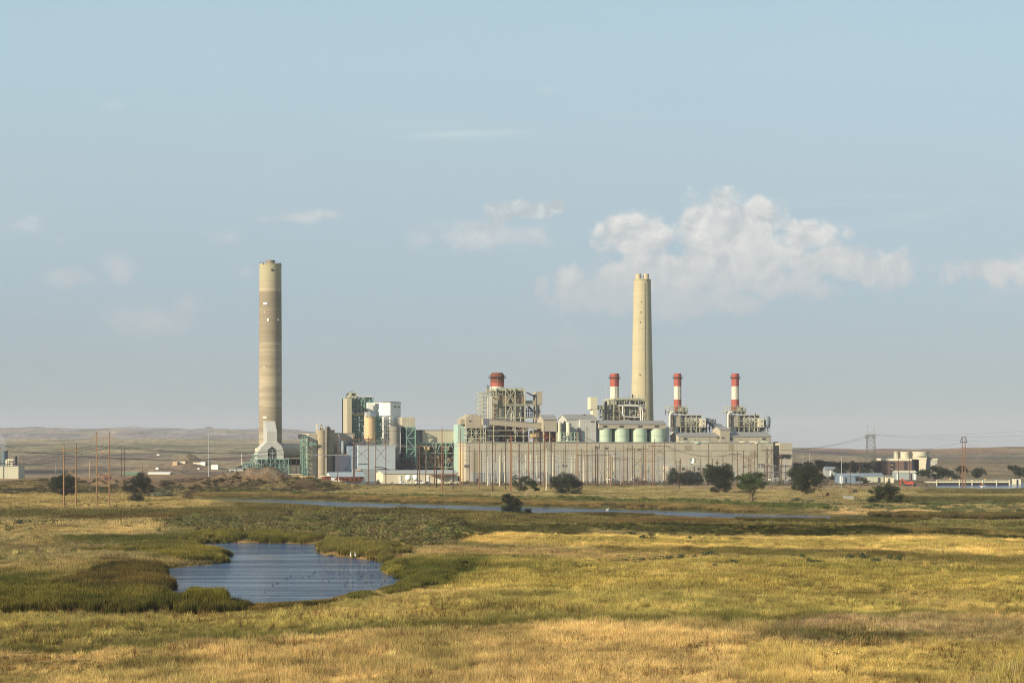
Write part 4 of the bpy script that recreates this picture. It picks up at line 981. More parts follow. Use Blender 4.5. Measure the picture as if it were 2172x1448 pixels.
m = MB(); a, b_, c_, d_ = P3(1025.4,888,10), P3(1151.8,898.4,10), P3(1151.8,909.6,10), P3(1025.4,899.5,10)
m.prism([(a[0],a[2]),(d_[0],d_[2]),(c_[0],c_[2]),(b_[0],b_[2])], 10, 15, 'v'); m.build('gallery', 'beige2', t_)
m = MB(); m.prism([(a[0],a[2]+.02),(b_[0],b_[2]+.02),(b_[0],b_[2]+.5),(a[0],a[2]+.5)], 9.6, 15.4, 'v'); m.build('roof', 'roof', t_)
m = MB(); m.prism([(a[0]-.3,a[2]-.2),(d_[0]-.3,d_[2]+.2),(U(1036,9.7),Z(1036,900,9.7)),(U(1036,9.7),Z(1036,889.2,9.7))], 9.7, 9.95, 'v'); m.build('painted_shade_panel', surf('painted_gallery_shade', S(122,128,136)), t_)  # thin blue-grey sheet painting shade over the left end of the gallery
m = MB()
for x, y in ((1047,902),(1093,906.5),(1110,908),(1131,909)): bar(m, x, y, x, 940, 11, .4); bar(m, x, y, x, 940, 14, .4)
for y in (912.6, 923.8): bar(m, 1034, y, 1128, y, 8, .3)
m.build('trestle', 'steelg', t_)
m = MB(); box(m, 1128, 1137, 920, 926.5, 7, 4); m.build('cabin', 'tan', t_); m = MB(); box(m, 1128, 1150, 912, 930, 16, 6); m.build('chute', 'tan', t_)
t_ = rootpx('transfer_house', 1166, 8, 'beige pitched roof transfer house at the right end of the sloping conveyor', 'building')
m = MB(); u0, u1, ze, zr, zb = gable(m, 1152.6, 1181, 889.8, 880.4, 914, 6, 16); m.build('wall', 'beige2', t_)
m = MB(); roofsheet(m, u0, u1, ze, zr, 6, 16); m.build('roof', 'roof', t_)
m = MB()
for x in (1153.5,1166,1180):
    for vv in (7, 20): m = MB(); bar(m, x, 914, x, 940, vv, .35); m.build('leg', 'steelg', t_)
m = MB(); clutter(m, 1155, 1179, 918, 938, 9, 8, 36, 21, 1, 3); box(m, 1156, 1180, 915, 940, 21, 1); m.build('machinery', 'rust', t_)
m = MB(); box(m, 1131, 1151, 911, 940, 14, 1); m.build('side_panel', 'boiler', t_)

# ---- unit three boiler
B3 = 34
t_ = rootpx('boiler_house', 1335, B3, 'pipe covered boiler in front of the tapering concrete chimney', 'boiler')
m = MB(); box(m, 1302, 1352, 859, 884, B3+5, 18); m.build('casing', 'beige2', t_)
m = MB(); box(m, 1302, 1370, 845.4, 848.2, B3, 20); m.build('roof_beam', 'steelg', t_)
m = MB(); box(m, 1304, 1366, 884, 900, B3+5, 16); m.build('furnace', 'boiler', t_)
m = MB(); lattice(m, 1302, 1370, 845.4, 896, B3+1, 20, 6, 4, .24, None); lattice(m, 1277, 1302, 868, 896, B3+2, 14, 3, 3, .22, 'z'); lattice(m, 1289, 1304, 848, 868, B3+3, 12, 2, 2, .2, 'z'); m.build('steel_frame', 'steelg', t_)
for pts in (((1321,859),(1321,878),(1324,883.5),(1356,885)), ((1327,859),(1353,859.5),(1358,864),(1359.4,895)), ((1312,860),(1352,860.8),(1361,864),(1363,870),(1363,895))):
    m = MB(); q = [P3(x, y, B3-1) for x, y in pts]; m.path(q, .5); m.build('white_pipe', 'pipe', t_, smooth=False)
m = MB(); clutter(m, 1304, 1368, 849, 858, B3+1, 8, 70, 31, .7, 2); m.build('top_deck_machinery', 'dsteel', t_)
m = MB(); clutter(m, 1303, 1368, 860, 896, B3+1, 5, 120, 32, .6, 2.6); m.build('pipework', 'boiler', t_)
m = MB(); clutter(m, 1279, 1302, 868, 894, B3+3, 8, 60, 33, .7, 2.4); m.build('side_machinery', 'steel', t_)
m = MB(); clutter(m, 1303, 1368, 850, 896, B3, 3, 70, 34, .5, 1.6); m.build('valves', 'steel', t_)
for x, y in ((1333.5,836.5),(1341.8,836),(1347,838),(1355,837)): m = MB(); bar(m, x, y, x, 858, B3+2, .55 if x == 1341.8 else .3); m.build('vent_pipe', 'dsteel' if x == 1341.8 else 'steel', t_)
for x in (1283.5,1286.2): m = MB(); bar(m, x, 851, x, 892, B3, .5); m.build('vent_pipe', 'dark', t_)
m = MB(); rail(m, 1302, 1370, 845.2, B3); rail(m, 1277, 1302, 868, B3+2); rail(m, 1277, 1310, 887, B3+1); rail(m, 1289, 1303, 848, B3+3); m.build('railing', 'steelg', t_)
m = MB(); box(m, 1352, 1368, 850, 862, B3+3, 10); m.build('duct', 'dsteel', t_)
m = MB(); box(m, 1289, 1303, 851.5, 859, B3+4, 8); m.build('stack_base', 'cream', t_)
t_ = rootpx('duct_tower', 1259, B3, 'tall cream duct tower standing left of the pipe covered boiler', 'duct')
m = MB(); box(m, 1252.6, 1267.2, 842, 867.6, B3, 7); m.build('upper_duct', 'cream', t_); m = MB(); box(m, 1257.4, 1267.2, 867.8, 884, B3+.3, 6); m.build('lower_duct', 'cream', t_)
m = MB(); box(m, 1267.5, 1295.6, 859.5, 868, B3+1, 5); m.build('cross_duct', 'beige2', t_); m = MB(); box(m, 1267.6, 1275.2, 859.2, 868.3, B3+.6, .38); m.build('joint', 'conc', t_)

# ---- units one and two
def smallboiler(x0, v, label, right_tank):
    d = x0-1420.0; X = lambda x: x+d
    t_ = rootpx('boiler_house', X(1465), v, label, 'boiler', 'twin boilers with roof frames')
    m = MB(); lattice(m, X(1423), X(1457), 862, 879.6, v+4, 12, 4, 2, .2, None); m.build('top_frame', 'steelg', t_)
    m = MB(); clutter(m, X(1446), X(1461), 863, 878, v+5, 8, 46, 41, .7, 2.2); m.build('top_machinery', 'steelg', t_)
    m = MB(); box(m, X(1424), X(1458), 873, 873.8, v+4, 12); m.build('top_deck', 'dsteel', t_)
    m = MB(); lattice(m, X(1444), X(1488), 880.5, 917, v+1, 16, 4, 3, .26, None)
    for a, b_ in ((1455.5,1463.5),(1463.5,1471.5)): bar(m, X(a), 884, X(b_), 900, v+.8, .22); bar(m, X(b_), 884, X(a), 900, v+.8, .22)
    m.build('steel_frame', 'steelg', t_)
    m = MB(); box(m, X(1444), X(1488), 889, 904.5, v+6, 12); m.build('casing', 'beige2', t_)
    m = MB(); box(m, X(1443.6), X(1488), 881, 885.5, v+5, 12); m.build('dark_bay', 'dark', t_)
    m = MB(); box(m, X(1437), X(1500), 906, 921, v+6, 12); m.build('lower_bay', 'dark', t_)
    m = MB(); clutter(m, X(1445), X(1486), 885, 904, v+2, 5, 70, 42, .6, 2.2); m.build('pipework', 'pipe', t_)
    m = MB(); clutter(m, X(1440), X(1500), 907, 919, v+2, 5, 50, 43, .8, 2.4); m.build('lower_machinery', 'steel', t_)
    m = MB(); box(m, X(1430), X(1443.2), 881.5, 905, v+.5, 10); m.prism([(v+.5, Z(X(1436),881.5,v)), (v+5.5, Z(X(1436),879.2,v)), (v+10.5, Z(X(1436),881.5,v))], U(X(1430),v+.5), U(X(1443.2),v+.5), 'u'); m.build('side_house', 'beige2', t_)
    m = MB(); box(m, X(1430.5), X(1438), 905.3, 930, v+1.5, 8); m.build('lower_house', 'grey', t_)
    m = MB(); box(m, X(1485.5), X(1497), 888, 905.4, v, 9); m.build('gable_room', 'cream', t_)
    for y in (893, 902): m = MB(); box(m, X(1491.5), X(1493.5), y-1, y+1.2, v-.3, .28); m.build('opening', 'dsteel', t_)
    m = MB(); m.path([P3(X(x), y, v-1) for x, y in ((1429,874),(1425,874.2),(1422,876.5),(1420.6,881),(1420.6,908))], .85, 10); m.build('white_pipe', 'pipe', t_)
    m = MB(); rail(m, X(1424), X(1458), 862, v+4); rail(m, X(1444), X(1489), 880.3, v+1); rail(m, X(1444), X(1489), 906, v+.5); rail(m, X(1423), X(1462), 873, v+3.6); m.build('railing', 'steelg', t_)
    m = MB(); bar(m, X(1466), 906, X(1466), 922, v, .3); bar(m, X(1483.5), 906, X(1483.5), 922, v, .3); bar(m, X(1471), 907, X(1481), 920, v+1, .3); m.build('leg', 'steelg', t_)
    m = MB(); lattice(m, X(1422.5), X(1428), 876, 915, v+1, 5, 1, 8, .14, 'z'); m.build('ladder_cage', 'dsteel', t_)
    if right_tank:
        m = MB(); cylpx(m, 1620.5, 1633.8, [(.6,906),(.95,902),(1,898),(1,888),(.9,884.5),(.6,882.6),(.1,882)], v+3, 22); m.build('round_tank', surf('tank_grey', S(134,144,150), .5, .15, .3), t_, smooth=True)
        m = MB(); lattice(m, 1622, 1633, 904, 917, v+2, 4, 2, 2, .2, 'z'); m.build('tank_legs', 'steel', t_)
        m = MB(); bar(m, 1602.5, 876, 1602.5, 881, v+6, .4); m.build('vent_pipe', 'dark', t_)
    else:
        m = MB(); m.path([P3(x, y, v+6) for x, y in ((1497,892),(1505,893),(1511,898),(1516,903),(1530,906))], 2.0, 10); m.build('curved_duct', surf('duct_grey', S(128,136,140), .5), t_)
        m = MB(); lattice(m, 1498, 1518, 889, 917, v+6, 6, 3, 3, .22, 'z'); m.build('duct_frame', 'dsteel', t_)
smallboiler(1420, 30, 'boiler with curved grey duct, left of the twin boilers on the right', False)
smallboiler(1543.4, 30, 'boiler with round grey tank on legs, rightmost on the roof', True)
t_ = rootpx('bunker_house', 1478, 8, 'long low beige bunker house under the left twin boiler', 'building')
m = MB(); u0, u1, ze, zr, zb = gable(m, 1439.6, 1527.6, 925, 917.6, 941, 8, 18); m.build('wall', 'beige2', t_); m = MB(); roofsheet(m, u0, u1, ze, zr, 8, 18); m.build('roof', 'roof', t_)
for x in (1450.2,1454.2): m = MB(); box(m, x, x+3.3, 928.5, 932, 7.7, .28); m.build('window', 'glass', t_)
for x in (1440.5,1473.5,1505): m = MB(); box(m, x, x+1.2, 930.8, 932.4, 7.7, .28); m.build('lamp', 'dsteel', t_)
t_ = rootpx('hoist_tower', 1537, 7, 'beige gabled hoist tower between the two long bunker houses', 'building')
m = MB(); u0, u1, ze, zr, zb = gable(m, 1527.9, 1547.6, 911.5, 904.8, 941, 6.5, 16); m.build('wall', 'beige2', t_); m = MB(); roofsheet(m, u0, u1, ze, zr, 6.5, 16); m.build('roof', 'roof', t_)
for x in (1520.4,1524,1530.2,1533.8): m = MB(); box(m, x, x+3., 926.4, 929.8, 6.2 if x > 1527 else 7.6, .28); m.build('window', 'louver', t_)
t_ = rootpx('bunker_house', 1592, 8, 'long low beige bunker house at the right, under the round tank', 'building')
m = MB(); u0, u1, ze, zr, zb = gable(m, 1547.9, 1635.6, 925.2, 916.8, 936.4, 8, 18); m.build('wall', 'beige2', t_); m = MB(); roofsheet(m, u0, u1, ze, zr, 8, 18); m.build('roof', 'roof', t_)
for x in (1547.9,1551.6,1617.2,1621.2): m = MB(); box(m, x, x+3.1, 928.6, 932, 7.7, .28); m.build('window', 'glass', t_)
for x in (1569.5,1633): m = MB(); box(m, x, x+1.2, 930.8, 932.4, 7.7, .28); m.build('lamp', 'dsteel', t_)
for i, (x0, x1) in enumerate(((1441,1461),(1463,1487),(1488,1508),(1568,1584),(1589,1611),(1613,1634))):
    s_ = rootpx('coal_silo', (x0+x1)/2, 12, f'{("first","second","third","fourth","fifth","rightmost")[i]} from the left of the low pale silo tops under the long bunker houses', 'silo', 'low silo tops on the hall roof')
    m = MB(); cylpx(m, x0, x1, [(1,941),(1,937.4),(.86,935.6)], 4, 24); m.build('silo_top', 'cream' if i in (3,4) else 'green', s_, smooth=True)

# ---- scrubbers and baghouses on the left
t_ = rootpx('duct_tower', 576, 12, 'grey inlet duct tower astride a forked duct in front of the tallest chimney', 'duct')
v = 10; m = MB(); u0, u1 = U(566.5, v), U(587.6, v); m.prism([(v, .2+Z(577,940,v)), (v, Z(577,914.5,v)), (v+9, Z(577,892.8,v+9)), (v+16, Z(577,892.8,v+9)), (v+16, Z(577,940,v))], u0, u1, 'u'); m.build('upper_duct', 'grey', t_)
out = [(546,1010),(546,962),(553,950),(566,937),(577,940.5),(588,936),(598,946),(601.6,956),(601.6,984),(589.5,984),(587,953),(577,946.5),(568.5,953),(567.5,984),(567.5,1010)]
m = MB(); poly = [L(x, y, v-2) for x, y in out]; V = [(a, w_, b_) for w_ in (v-2, v+14) for a, b_ in poly]; n = len(poly)
tri = [(0,1,2,12,13,14),(2,3,11,12),(3,4,10,11) ,(4,5,10),(5,6,9,10) ,(6,7,9),(7,8,9)]
tri = [(0,1,13,14),(1,2,12,13),(2,3,11,12) if False else (2,3,12),(3,4,11,12),(4,5,10,11),(5,6,10),(6,7,10),(7,8,9,10)]
m.add(V, [tuple(reversed(f)) for f in tri]+[tuple(i+n for i in f) for f in tri]+[(i, (i+1) % n, (i+1) % n+n, i+n) for i in range(n)]); m.build('forked_duct', 'grey', t_)
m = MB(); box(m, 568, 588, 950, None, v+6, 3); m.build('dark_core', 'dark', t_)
m = MB(); lattice(m, 568, 588, 953, 1000, v-1.5, 6, 2, 6, .2, 'z'); m.build('inner_frame', 'steel', t_)
m = MB(); box(m, 546, 556, 950, None, v+4, 10); m.build('round_end', 'cream', t_); m = MB(); cylpx(m, 543, 553, [(1,None),(1,960),(.9,952),(.5,949)], v+8, 18); m.build('end_vessel', 'cream', t_, smooth=True)
t_ = rootpx('steel_platform', 545, 2, 'green steel platform and railings at the foot of the forked duct', 'platform')
m = MB(); lattice(m, 536, 612, 974, None, 1, 9, 8, 3, .24, 'z', skip=((3,0),(4,0))); m.build('steel_frame', 'teal', t_)
m = MB(); box(m, 536, 612, 973.8, 975, 1, 9); m.build('deck', 'green', t_); m = MB(); rail(m, 536, 612, 973.8, 1); m.build('railing', 'teal', t_)
m = MB(); clutter(m, 538, 608, 977, 1000, 3, 7, 90, 51, .7, 2.6); m.build('machinery', 'steel', t_)
m = MB(); box(m, 537, 540, 963, 974, 2, 2); box(m, 541, 549, 964, 967, 2, 2); m.build('cabin', 'teal', t_)
t_ = rootpx('small_substation', 526, 0, 'green framed small substation left of the forked duct', 'substation')
m = MB(); lattice(m, 518, 535, 982, None, 1, 8, 5, 2, .18, None); m.build('steel_frame', 'teal', t_)
m = MB(); clutter(m, 518, 552, 986, 1002, 2, 7, 60, 52, .6, 2.4); m.build('switchgear', 'conc', t_)
t_ = rootpx('round_duct', 620, 26, 'long grey round flue duct running right from the tallest chimney', 'duct')
m = MB(); uA, uB = U(594, 22), U(648, 22); zc = (Z(620,940,22)+Z(620,970,22))/2; rz = (Z(620,940,22)-Z(620,970,22))/2
V = []; n = 24
for a in (uA, uB):
    for i in range(n): q = 2*math.pi*i/n; V.append((a, 26+rz*.95*math.cos(q), zc+rz*math.sin(q)))
m.add(V, [(i, (i+1) % n, (i+1) % n+n, i+n) for i in range(n)]+[tuple(range(n)), tuple(range(2*n-1, n-1, -1))]); m.build('duct', surf('duct_sheet', S(196,192,178), .5, .15, .3), t_, smooth=True)
m = MB()
for x in (604,617,628,640): m = MB(); box(m, x, x+1, 969, None, 22, 1.2); m.build('leg', 'steelg', t_)
m = MB(); box(m, 603, 648, 973, 986, 30, 5); m.build('lower_duct', 'dark', t_); m = MB(); rail(m, 597, 648, 940, 24); m.build('railing', 'dsteel', t_)
t_ = rootpx('stair_tower', 646, 2, 'green steel stair tower left of the beige block', 'stair tower')
m = MB(); lattice(m, 641.5, 652, 924, None, 2, 8, 2, 9, .24, 'z'); m.build('steel_frame', 'teal', t_)
m = MB()
for i in range(9):
    z = 4+i*3.3; box(m, 642, 651.5, 0, 0, 3, 1) if False else m.box(U(642,3), U(651.5,3), 3, 9, z, z+.2)
m.build('landing', 'steelg', t_); m = MB(); clutter(m, 634, 650, 921, 930, 3, 5, 22, 53, .8, 2.4); m.build('top_machinery', 'dsteel', t_)
m = MB(); box(m, 643, 648, 930, 948, 5, 3); m.build('lift_shaft', 'beige2', t_)
t_ = rootpx('pump_building', 662, 6, 'beige block left of the twin concrete silos', 'building')
m = MB(); box(m, 655, 672, 921, None, 6, 22); m.build('wall', 'beige', t_); m = MB(); box(m, 654.4, 673, 919.6, 921, 5.6, 23); m.build('roof', 'cream', t_)
m = MB(); bar(m, 650, 941.5, 671, 941.5, 3, .8); m.build('pipe_bridge', 'teal', t_); m = MB(); box(m, 655.1, 671, 974, 975, 5.7, .28); m.build('ledge', 'louver', t_)
for i, (x0, x1, vv) in enumerate(((670.4,692.6,0),(687.5,709.8,9))):
    s_ = rootpx('concrete_silo', (x0+x1)/2, vv+8, ('left' if i == 0 else 'right')+' of the twin concrete silos with a pipe between them', 'silo', 'twin concrete silos')
    m = MB(); cylpx(m, x0, x1, [(1,None),(1,913.5),(1.03,913.5),(1.03,912),(.9,912)], vv+8, 32); m.build('shell', 'concrete', s_, smooth=True)
    m = MB(); cylpx(m, x0+.5, x1-.5, [(.98,912),(.98,911.4)], vv+8, 24); m.build('roof', 'conc', s_)
    m = MB()
    if i == 0: lattice(m, 673, 683, 899.5, 912, 6, 4, 1, 2, .22, None); box(m, 673, 684, 899, 900, 5, 6)
    else: box(m, 695, 698.5, 903.6, 912, 14, 4); box(m, 698.6, 701, 906, 912, 14, 3)
    m.build('top_frame' if i == 0 else 'filter', 'cream' if i == 0 else 'dsteel', s_)
    if i == 0: m = MB(); box(m, 680.6, 685, 905.5, 911.5, 9, 3); m.build('filter', 'rust', s_)
    if i == 0: m = MB(); bar(m, 691.2, 905, 691.2, 1010, -2, .75, None); m.build('riser_pipe', surf('riser', S(180,168,150)), s_)
t_ = rootpx('mill_building', 729, 20, 'beige building with silver cyclones right of the twin concrete silos', 'building')
m = MB(); box(m, 708, 752, 919.5, None, 22, 24); m.build('wall', 'beige', t_); m = MB(); box(m, 707, 752.6, 918, 919.5, 21.6, 25); m.build('roof', 'roof', t_)
m = MB(); box(m, 736, 748.5, 929, 946, 21.4, .58); m.build('dark_panel', 'blue', t_)
for i, (x0, x1) in enumerate(((721.4,729.6),(717,721))):
    m = MB(); cylpx(m, x0, x1, [(.5,965),(1,958),(1,937),(.6,934.5)] if i == 0 else [(.8,960),(1,930),(.6,921)], 12, 18); m.build('cyclone', surf('bright_metal', S(206,212,206), .3, .2, .3), t_, smooth=True)
m = MB(); clutter(m, 712, 736, 938, 962, 13, 6, 30, 54, .7, 2.4); m.build('machinery', 'steel', t_)
m = MB(); box(m, 711, 739, 965.5, None, 8, 12); m.build('dark_store', surf('store_blue', S(96,104,122), .6, .15, .3, ribs=.2), t_); m = MB(); rail(m, 711, 739, 965.5, 8); m.build('railing', 'steel', t_)
m = MB(); bar(m, 667, 965, 740, 965, -3, .3); m.build('pipe_rack', 'steel', t_)
t_ = rootpx('scrubber_building', 787, 4, 'large pale blue white ribbed building behind the crossed braced wood poles', 'building')
m = MB(); box(m, 760, 838.6, 945, None, 4, 26); m.build('wall', 'bluew', t_); m = MB(); box(m, 759.6, 839.2, 944, 945, 3.7, 26.6); m.build('roof', 'white', t_)
m = MB(); box(m, 737, 759.7, 945.6, None, 9, 20); m.build('side_wing', surf('wing_blue', S(160,178,196), .5, .1, .2, ribs=.25), t_)
m = MB(); box(m, 748, 838, 994, None, 1.5, 2.4); m.build('lower_wall', surf('lower_pale', S(160,168,168), .6, .1, .3), t_)
m = MB(); box(m, 759, 766, 994, 998, 1, 2); m.build('vent_box', 'tan', t_); m = MB(); m.path([P3(x, y, 0) for x, y in ((794,990),(812,991),(824,996))], .3); m.build('pipe', 'dsteel', t_)
m = MB(); box(m, 835, 850, 945, 960, 6, 10) if False else box(m, 752, 772, 938, 944, 12, 8); clutter(m, 745, 800, 936, 944, 12, 8, 40, 55, .7, 2.2); m.build('roof_machinery', 'dsteel', t_)
t_ = rootpx('concrete_tower', 740, 40, 'tall narrow concrete lift tower with a cabin on top', 'tower')
m = MB(); box(m, 736.6, 746, 844, None, 40, 15); m.build('wall', surf('tower_concrete', S(186,178,152), .9, .12, .2), t_)
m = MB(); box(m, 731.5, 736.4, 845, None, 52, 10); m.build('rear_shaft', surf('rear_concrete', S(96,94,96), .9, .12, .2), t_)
m = MB(); box(m, 741.5, 757, 832.4, 843.4, 42, 8); m.build('cabin', 'steelg', t_); m = MB(); box(m, 746.5, 752, 834, 838, 41.6, .38); m.build('opening', 'dark', t_)
m = MB(); bar(m, 745.5, 828, 745.5, 833, 44, .12); bar(m, 748.5, 826, 748.5, 833, 44, .12); bar(m, 735, 838, 741, 832, 46, .6); rail(m, 736.6, 746, 844, 41); m.build('antenna', 'dsteel', t_)
t_ = rootpx('absorber_tower', 765, 64, 'green steel framed absorber tower beside the tan silo', 'tower')
m = MB(); lattice(m, 743, 774, 842, 945, 64, 16, 4, 12, .26, 'z'); m.build('steel_frame', 'teal', t_)
m = MB(); lattice(m, 742, 760, 881, 940, 61, 3, 4, 8, .34, None); m.build('front_frame', 'teal', t_)
m = MB(); box(m, 744, 759, 882, 938, 66, 10); m.build('casing', surf('casing_green', S(132,160,146), .6, .2, .3), t_)
m = MB(); box(m, 763, 772, 846, 874, 72, 8); m.build('vessel', surf('dark_teal', S(70,104,106), .5, .2, .3), t_); m = MB(); cylpx(m, 751, 757.5, [(1,938),(1,849),(.5,845)], 70, 14); m.build('riser', 'boiler', t_, smooth=True)
m = MB(); box(m, 741, 793.5, 840, 841.6, 63, 16); m.build('roof_beam', 'white', t_); m = MB(); box(m, 774, 790, 843, 856, 76, 2); m.build('blue_panel', surf('sky_panel', S(150,190,196), .4), t_)
m = MB(); lattice(m, 774, 793, 842, 862, 64, 14, 2, 2, .2, 'z'); m.build('side_frame', 'teal', t_)
m = MB(); box(m, 748, 774, 876.5, 880.4, 60.6, 3); m.build('tan_beam', 'tan', t_); m = MB(); rail(m, 748, 774, 876.5, 60.6); rail(m, 743, 774, 866, 63.5); rail(m, 743, 774, 855, 63.5); m.build('railing', 'teal', t_)
m = MB(); clutter(m, 744, 773, 845, 940, 65, 6, 120, 56, .7, 2.4); m.build('pipework', 'steelg', t_)
m = MB(); clutter(m, 744, 773, 848, 876, 64, 4, 40, 57, .7, 2.6); m.build('dark_machinery', 'dsteel', t_)
t_ = rootpx('tan_silo', 784, 22, 'tan painted round silo in the green steel framework', 'silo')
m = MB(); cylpx(m, 772.6, 795.8, [(.45,938),(1,930),(1,884.6),(.96,883.6)], 24, 32); m.build('shell', 'tan', t_, smooth=True)
m = MB(); box(m, 777, 786, 873.5, 884, 20, 6); m.build('filter_house', 'grey', t_); m = MB(); box(m, 785.8, 796.5, 874, 882.6, 18, 7); m.build('dark_filter', 'blue', t_); m = MB(); rail(m, 773, 797, 883, 18); m.build('railing', 'steelg', t_)
t_ = rootpx('steel_framework', 803, 26, 'dark green lattice framework between the tan silo and the white building', 'framework')
m = MB(); lattice(m, 797.5, 810, 881.6, 946, 26, 8, 2, 10, .24, 'z'); m.build('steel_frame', 'teal', t_)
m = MB(); clutter(m, 797, 811, 884, 944, 28, 5, 90, 58, .6, 2.2); m.build('pipework', 'dsteel', t_)
m = MB(); lattice(m, 810, 832, 881.6, 946, 38, 4, 3, 8, .2, 'z'); m.build('rear_frame', 'steel', t_)
t_ = rootpx('white_building', 820, 46, 'bright white many sided tower building right of the tan silo', 'building')
v = 40; ya = 852.8
m = MB(); zt = Z(820, ya, v); u = [U(x, v) for x in (778, 827.4, 848)]
m.prism([(U(793.4,60),60),(U(811,44),44),(U(828,42),42),(U(848,50),50),(U(850,72),72),(U(800,76),76)], Z(820,930,v), zt, 'z'); m.build('wall', 'white', t_)
m = MB(); m.prism([(U(793,59.7),59.6),(U(811,43.6),43.4),(U(828,41.6),41.4),(U(848.8,49.6),49.4),(U(850.6,72.5),72.5),(U(799.6,76.5),76.5)], zt, zt+.5, 'z'); m.build('roof', 'roof', t_)
m = MB(); box(m, 780, 793, 853.6, 882, 60, 12); m.build('rear_wing', 'white', t_)
m = MB(); box(m, 798.5, 801.5, 861, 863, 55, .6); m.build('sign_panel', 'rust', t_); m = MB(); box(m, 836, 840.5, 860.5, 863, 44.5, 2); m.build('vent_hood', 'dsteel', t_); m = MB(); box(m, 845.5, 848.5, 861.5, 863.5, 47.5, 2); m.build('vent_hood', 'dsteel', t_)
m = MB(); box(m, 831, 833.5, 885, 889, 44.6, 2.4); m.build('door', 'louver', t_); m = MB(); box(m, 843.6, 845.6, 884, 889, 46.6, 2.4); m.build('door', 'louver', t_)
t_ = rootpx('concrete_silo', 836, 24, 'round grey concrete silo with a collar under the white building', 'silo')
m = MB(); cylpx(m, 825.6, 847.4, [(.96,None),(.96,914),(1.04,913),(1.04,903.4),(.98,903.4)], 26, 32); m.build('shell', surf('grey_silo', S(146,142,132), .9, .12, .2, bands=.85), t_, smooth=True)
m = MB(); bar(m, 848.5, 905, 848.5, 962, 24, .45); bar(m, 848, 957, 844, 965, 24, .4); m.build('riser_pipe', 'white', t_)
t_ = rootpx('upper_block', 865, 30, 'small beige block on top of the teal braced tower', 'building')
m = MB(); box(m, 853, 880, 884.6, 905.5, 30, 14); m.build('wall', 'beige', t_); m = MB(); box(m, 848, 853.4, 885.4, 905, 36, 8); m.build('side_wall', 'conc', t_)
t_ = rootpx('braced_tower', 867, 26, 'teal braced tower with dark left side in front of the conveyor house', 'tower')
m = MB(); lattice(m, 862, 881, 906, None, 26, 14, 1, 5, .42, 'z'); m.build('steel_frame', 'teal', t_)
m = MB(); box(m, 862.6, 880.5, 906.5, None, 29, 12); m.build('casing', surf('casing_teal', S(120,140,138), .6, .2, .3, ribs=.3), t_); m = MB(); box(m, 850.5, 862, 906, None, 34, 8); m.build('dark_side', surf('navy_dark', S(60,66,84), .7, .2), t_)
m = MB(); clutter(m, 842, 882, 970, 998, 16, 8, 60, 59, 1, 3); m.build('machinery', 'dsteel', t_)
t_ = rootpx('conveyor_house', 925, 36, 'long beige upper conveyor house on a teal truss left of the teal bin', 'building')
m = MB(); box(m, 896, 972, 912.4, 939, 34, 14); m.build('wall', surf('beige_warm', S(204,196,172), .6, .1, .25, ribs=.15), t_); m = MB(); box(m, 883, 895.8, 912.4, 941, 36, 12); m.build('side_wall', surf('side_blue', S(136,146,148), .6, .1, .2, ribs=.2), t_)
m = MB(); box(m, 882.4, 972.6, 911.4, 912.4, 33.6, 15); m.build('roof', 'roof', t_)
m = MB(); lattice(m, 884, 966, 939.5, 961, 32, 16, 4, 1, .42, 'k'); lattice(m, 884, 966, 961, None, 32, 16, 4, 2, .3, None); m.build('truss', 'teal', t_)
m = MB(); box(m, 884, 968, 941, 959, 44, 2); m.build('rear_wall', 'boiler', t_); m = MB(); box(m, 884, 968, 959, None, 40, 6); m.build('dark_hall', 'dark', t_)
m = MB(); clutter(m, 884, 966, 962, 996, 33, 6, 120, 60, 1, 3); m.build('machinery', 'boiler', t_); m = MB(); clutter(m, 884, 966, 942, 990, 34, 6, 60, 61, .8, 2.2); m.build('pipework', 'steel', t_)
m = MB(); box(m, 901, 911, 946, 954, 30, 4); box(m, 939, 953, 946, 955, 36, 4); m.build('cabin', 'tan', t_)

# ---- low sheds along the front
t_ = rootpx('long_shed', 735, -60, 'low white walled shed with grey roof behind the left poles', 'shed')
m = MB(); u0, u1, ze, zr, zb = gable(m, 702, 774, 1010.5, 1001.8, None, -60, 18); m.build('wall', 'white', t_); m = MB(); roofsheet(m, u0, u1, ze, zr, -60, 18); m.build('roof', surf('shed_roof', S(168,180,184), .5, .1), t_)
m = MB(); clutter(m, 714, 772, 1011, 1020.5, -64, 3, 60, 62, 1, 3.4); m.build('rusty_stores', 'rust', t_); m = MB(); box(m, 688, 700, 1010, None, -60, 10); m.build('side_shed', 'rust', t_)
m = MB(); box(m, 686.5, 703, 1008.4, 1009.8, -60.5, 11); m.build('side_roof', 'cream', t_)
t_ = rootpx('warehouse', 890, -70, 'long low cream warehouse with a gable end left of the turbine hall', 'building')
m = MB(); u0, u1, ze, zr, zb = gable(m, 813, 972, 1004, 997.4, None, -62, 24); m.build('wall', 'cream', t_); m = MB(); roofsheet(m, u0, u1, ze, zr, -62, 24); m.build('roof', surf('pale_roof', S(186,186,176), .6, .1), t_)
for x in (846,905,930,955): m = MB(); box(m, x, x+5, 1008, None, -62.3, .28); m.build('door', 'white', t_)
m = MB(); box(m, 916, 969, 1006.5, 1007.6, -67, 5); m.build('canopy', 'rust', t_); m = MB(); box(m, 916, 975, 1009, None, -58, 1); m.build('loading_bay', 'dark', t_)
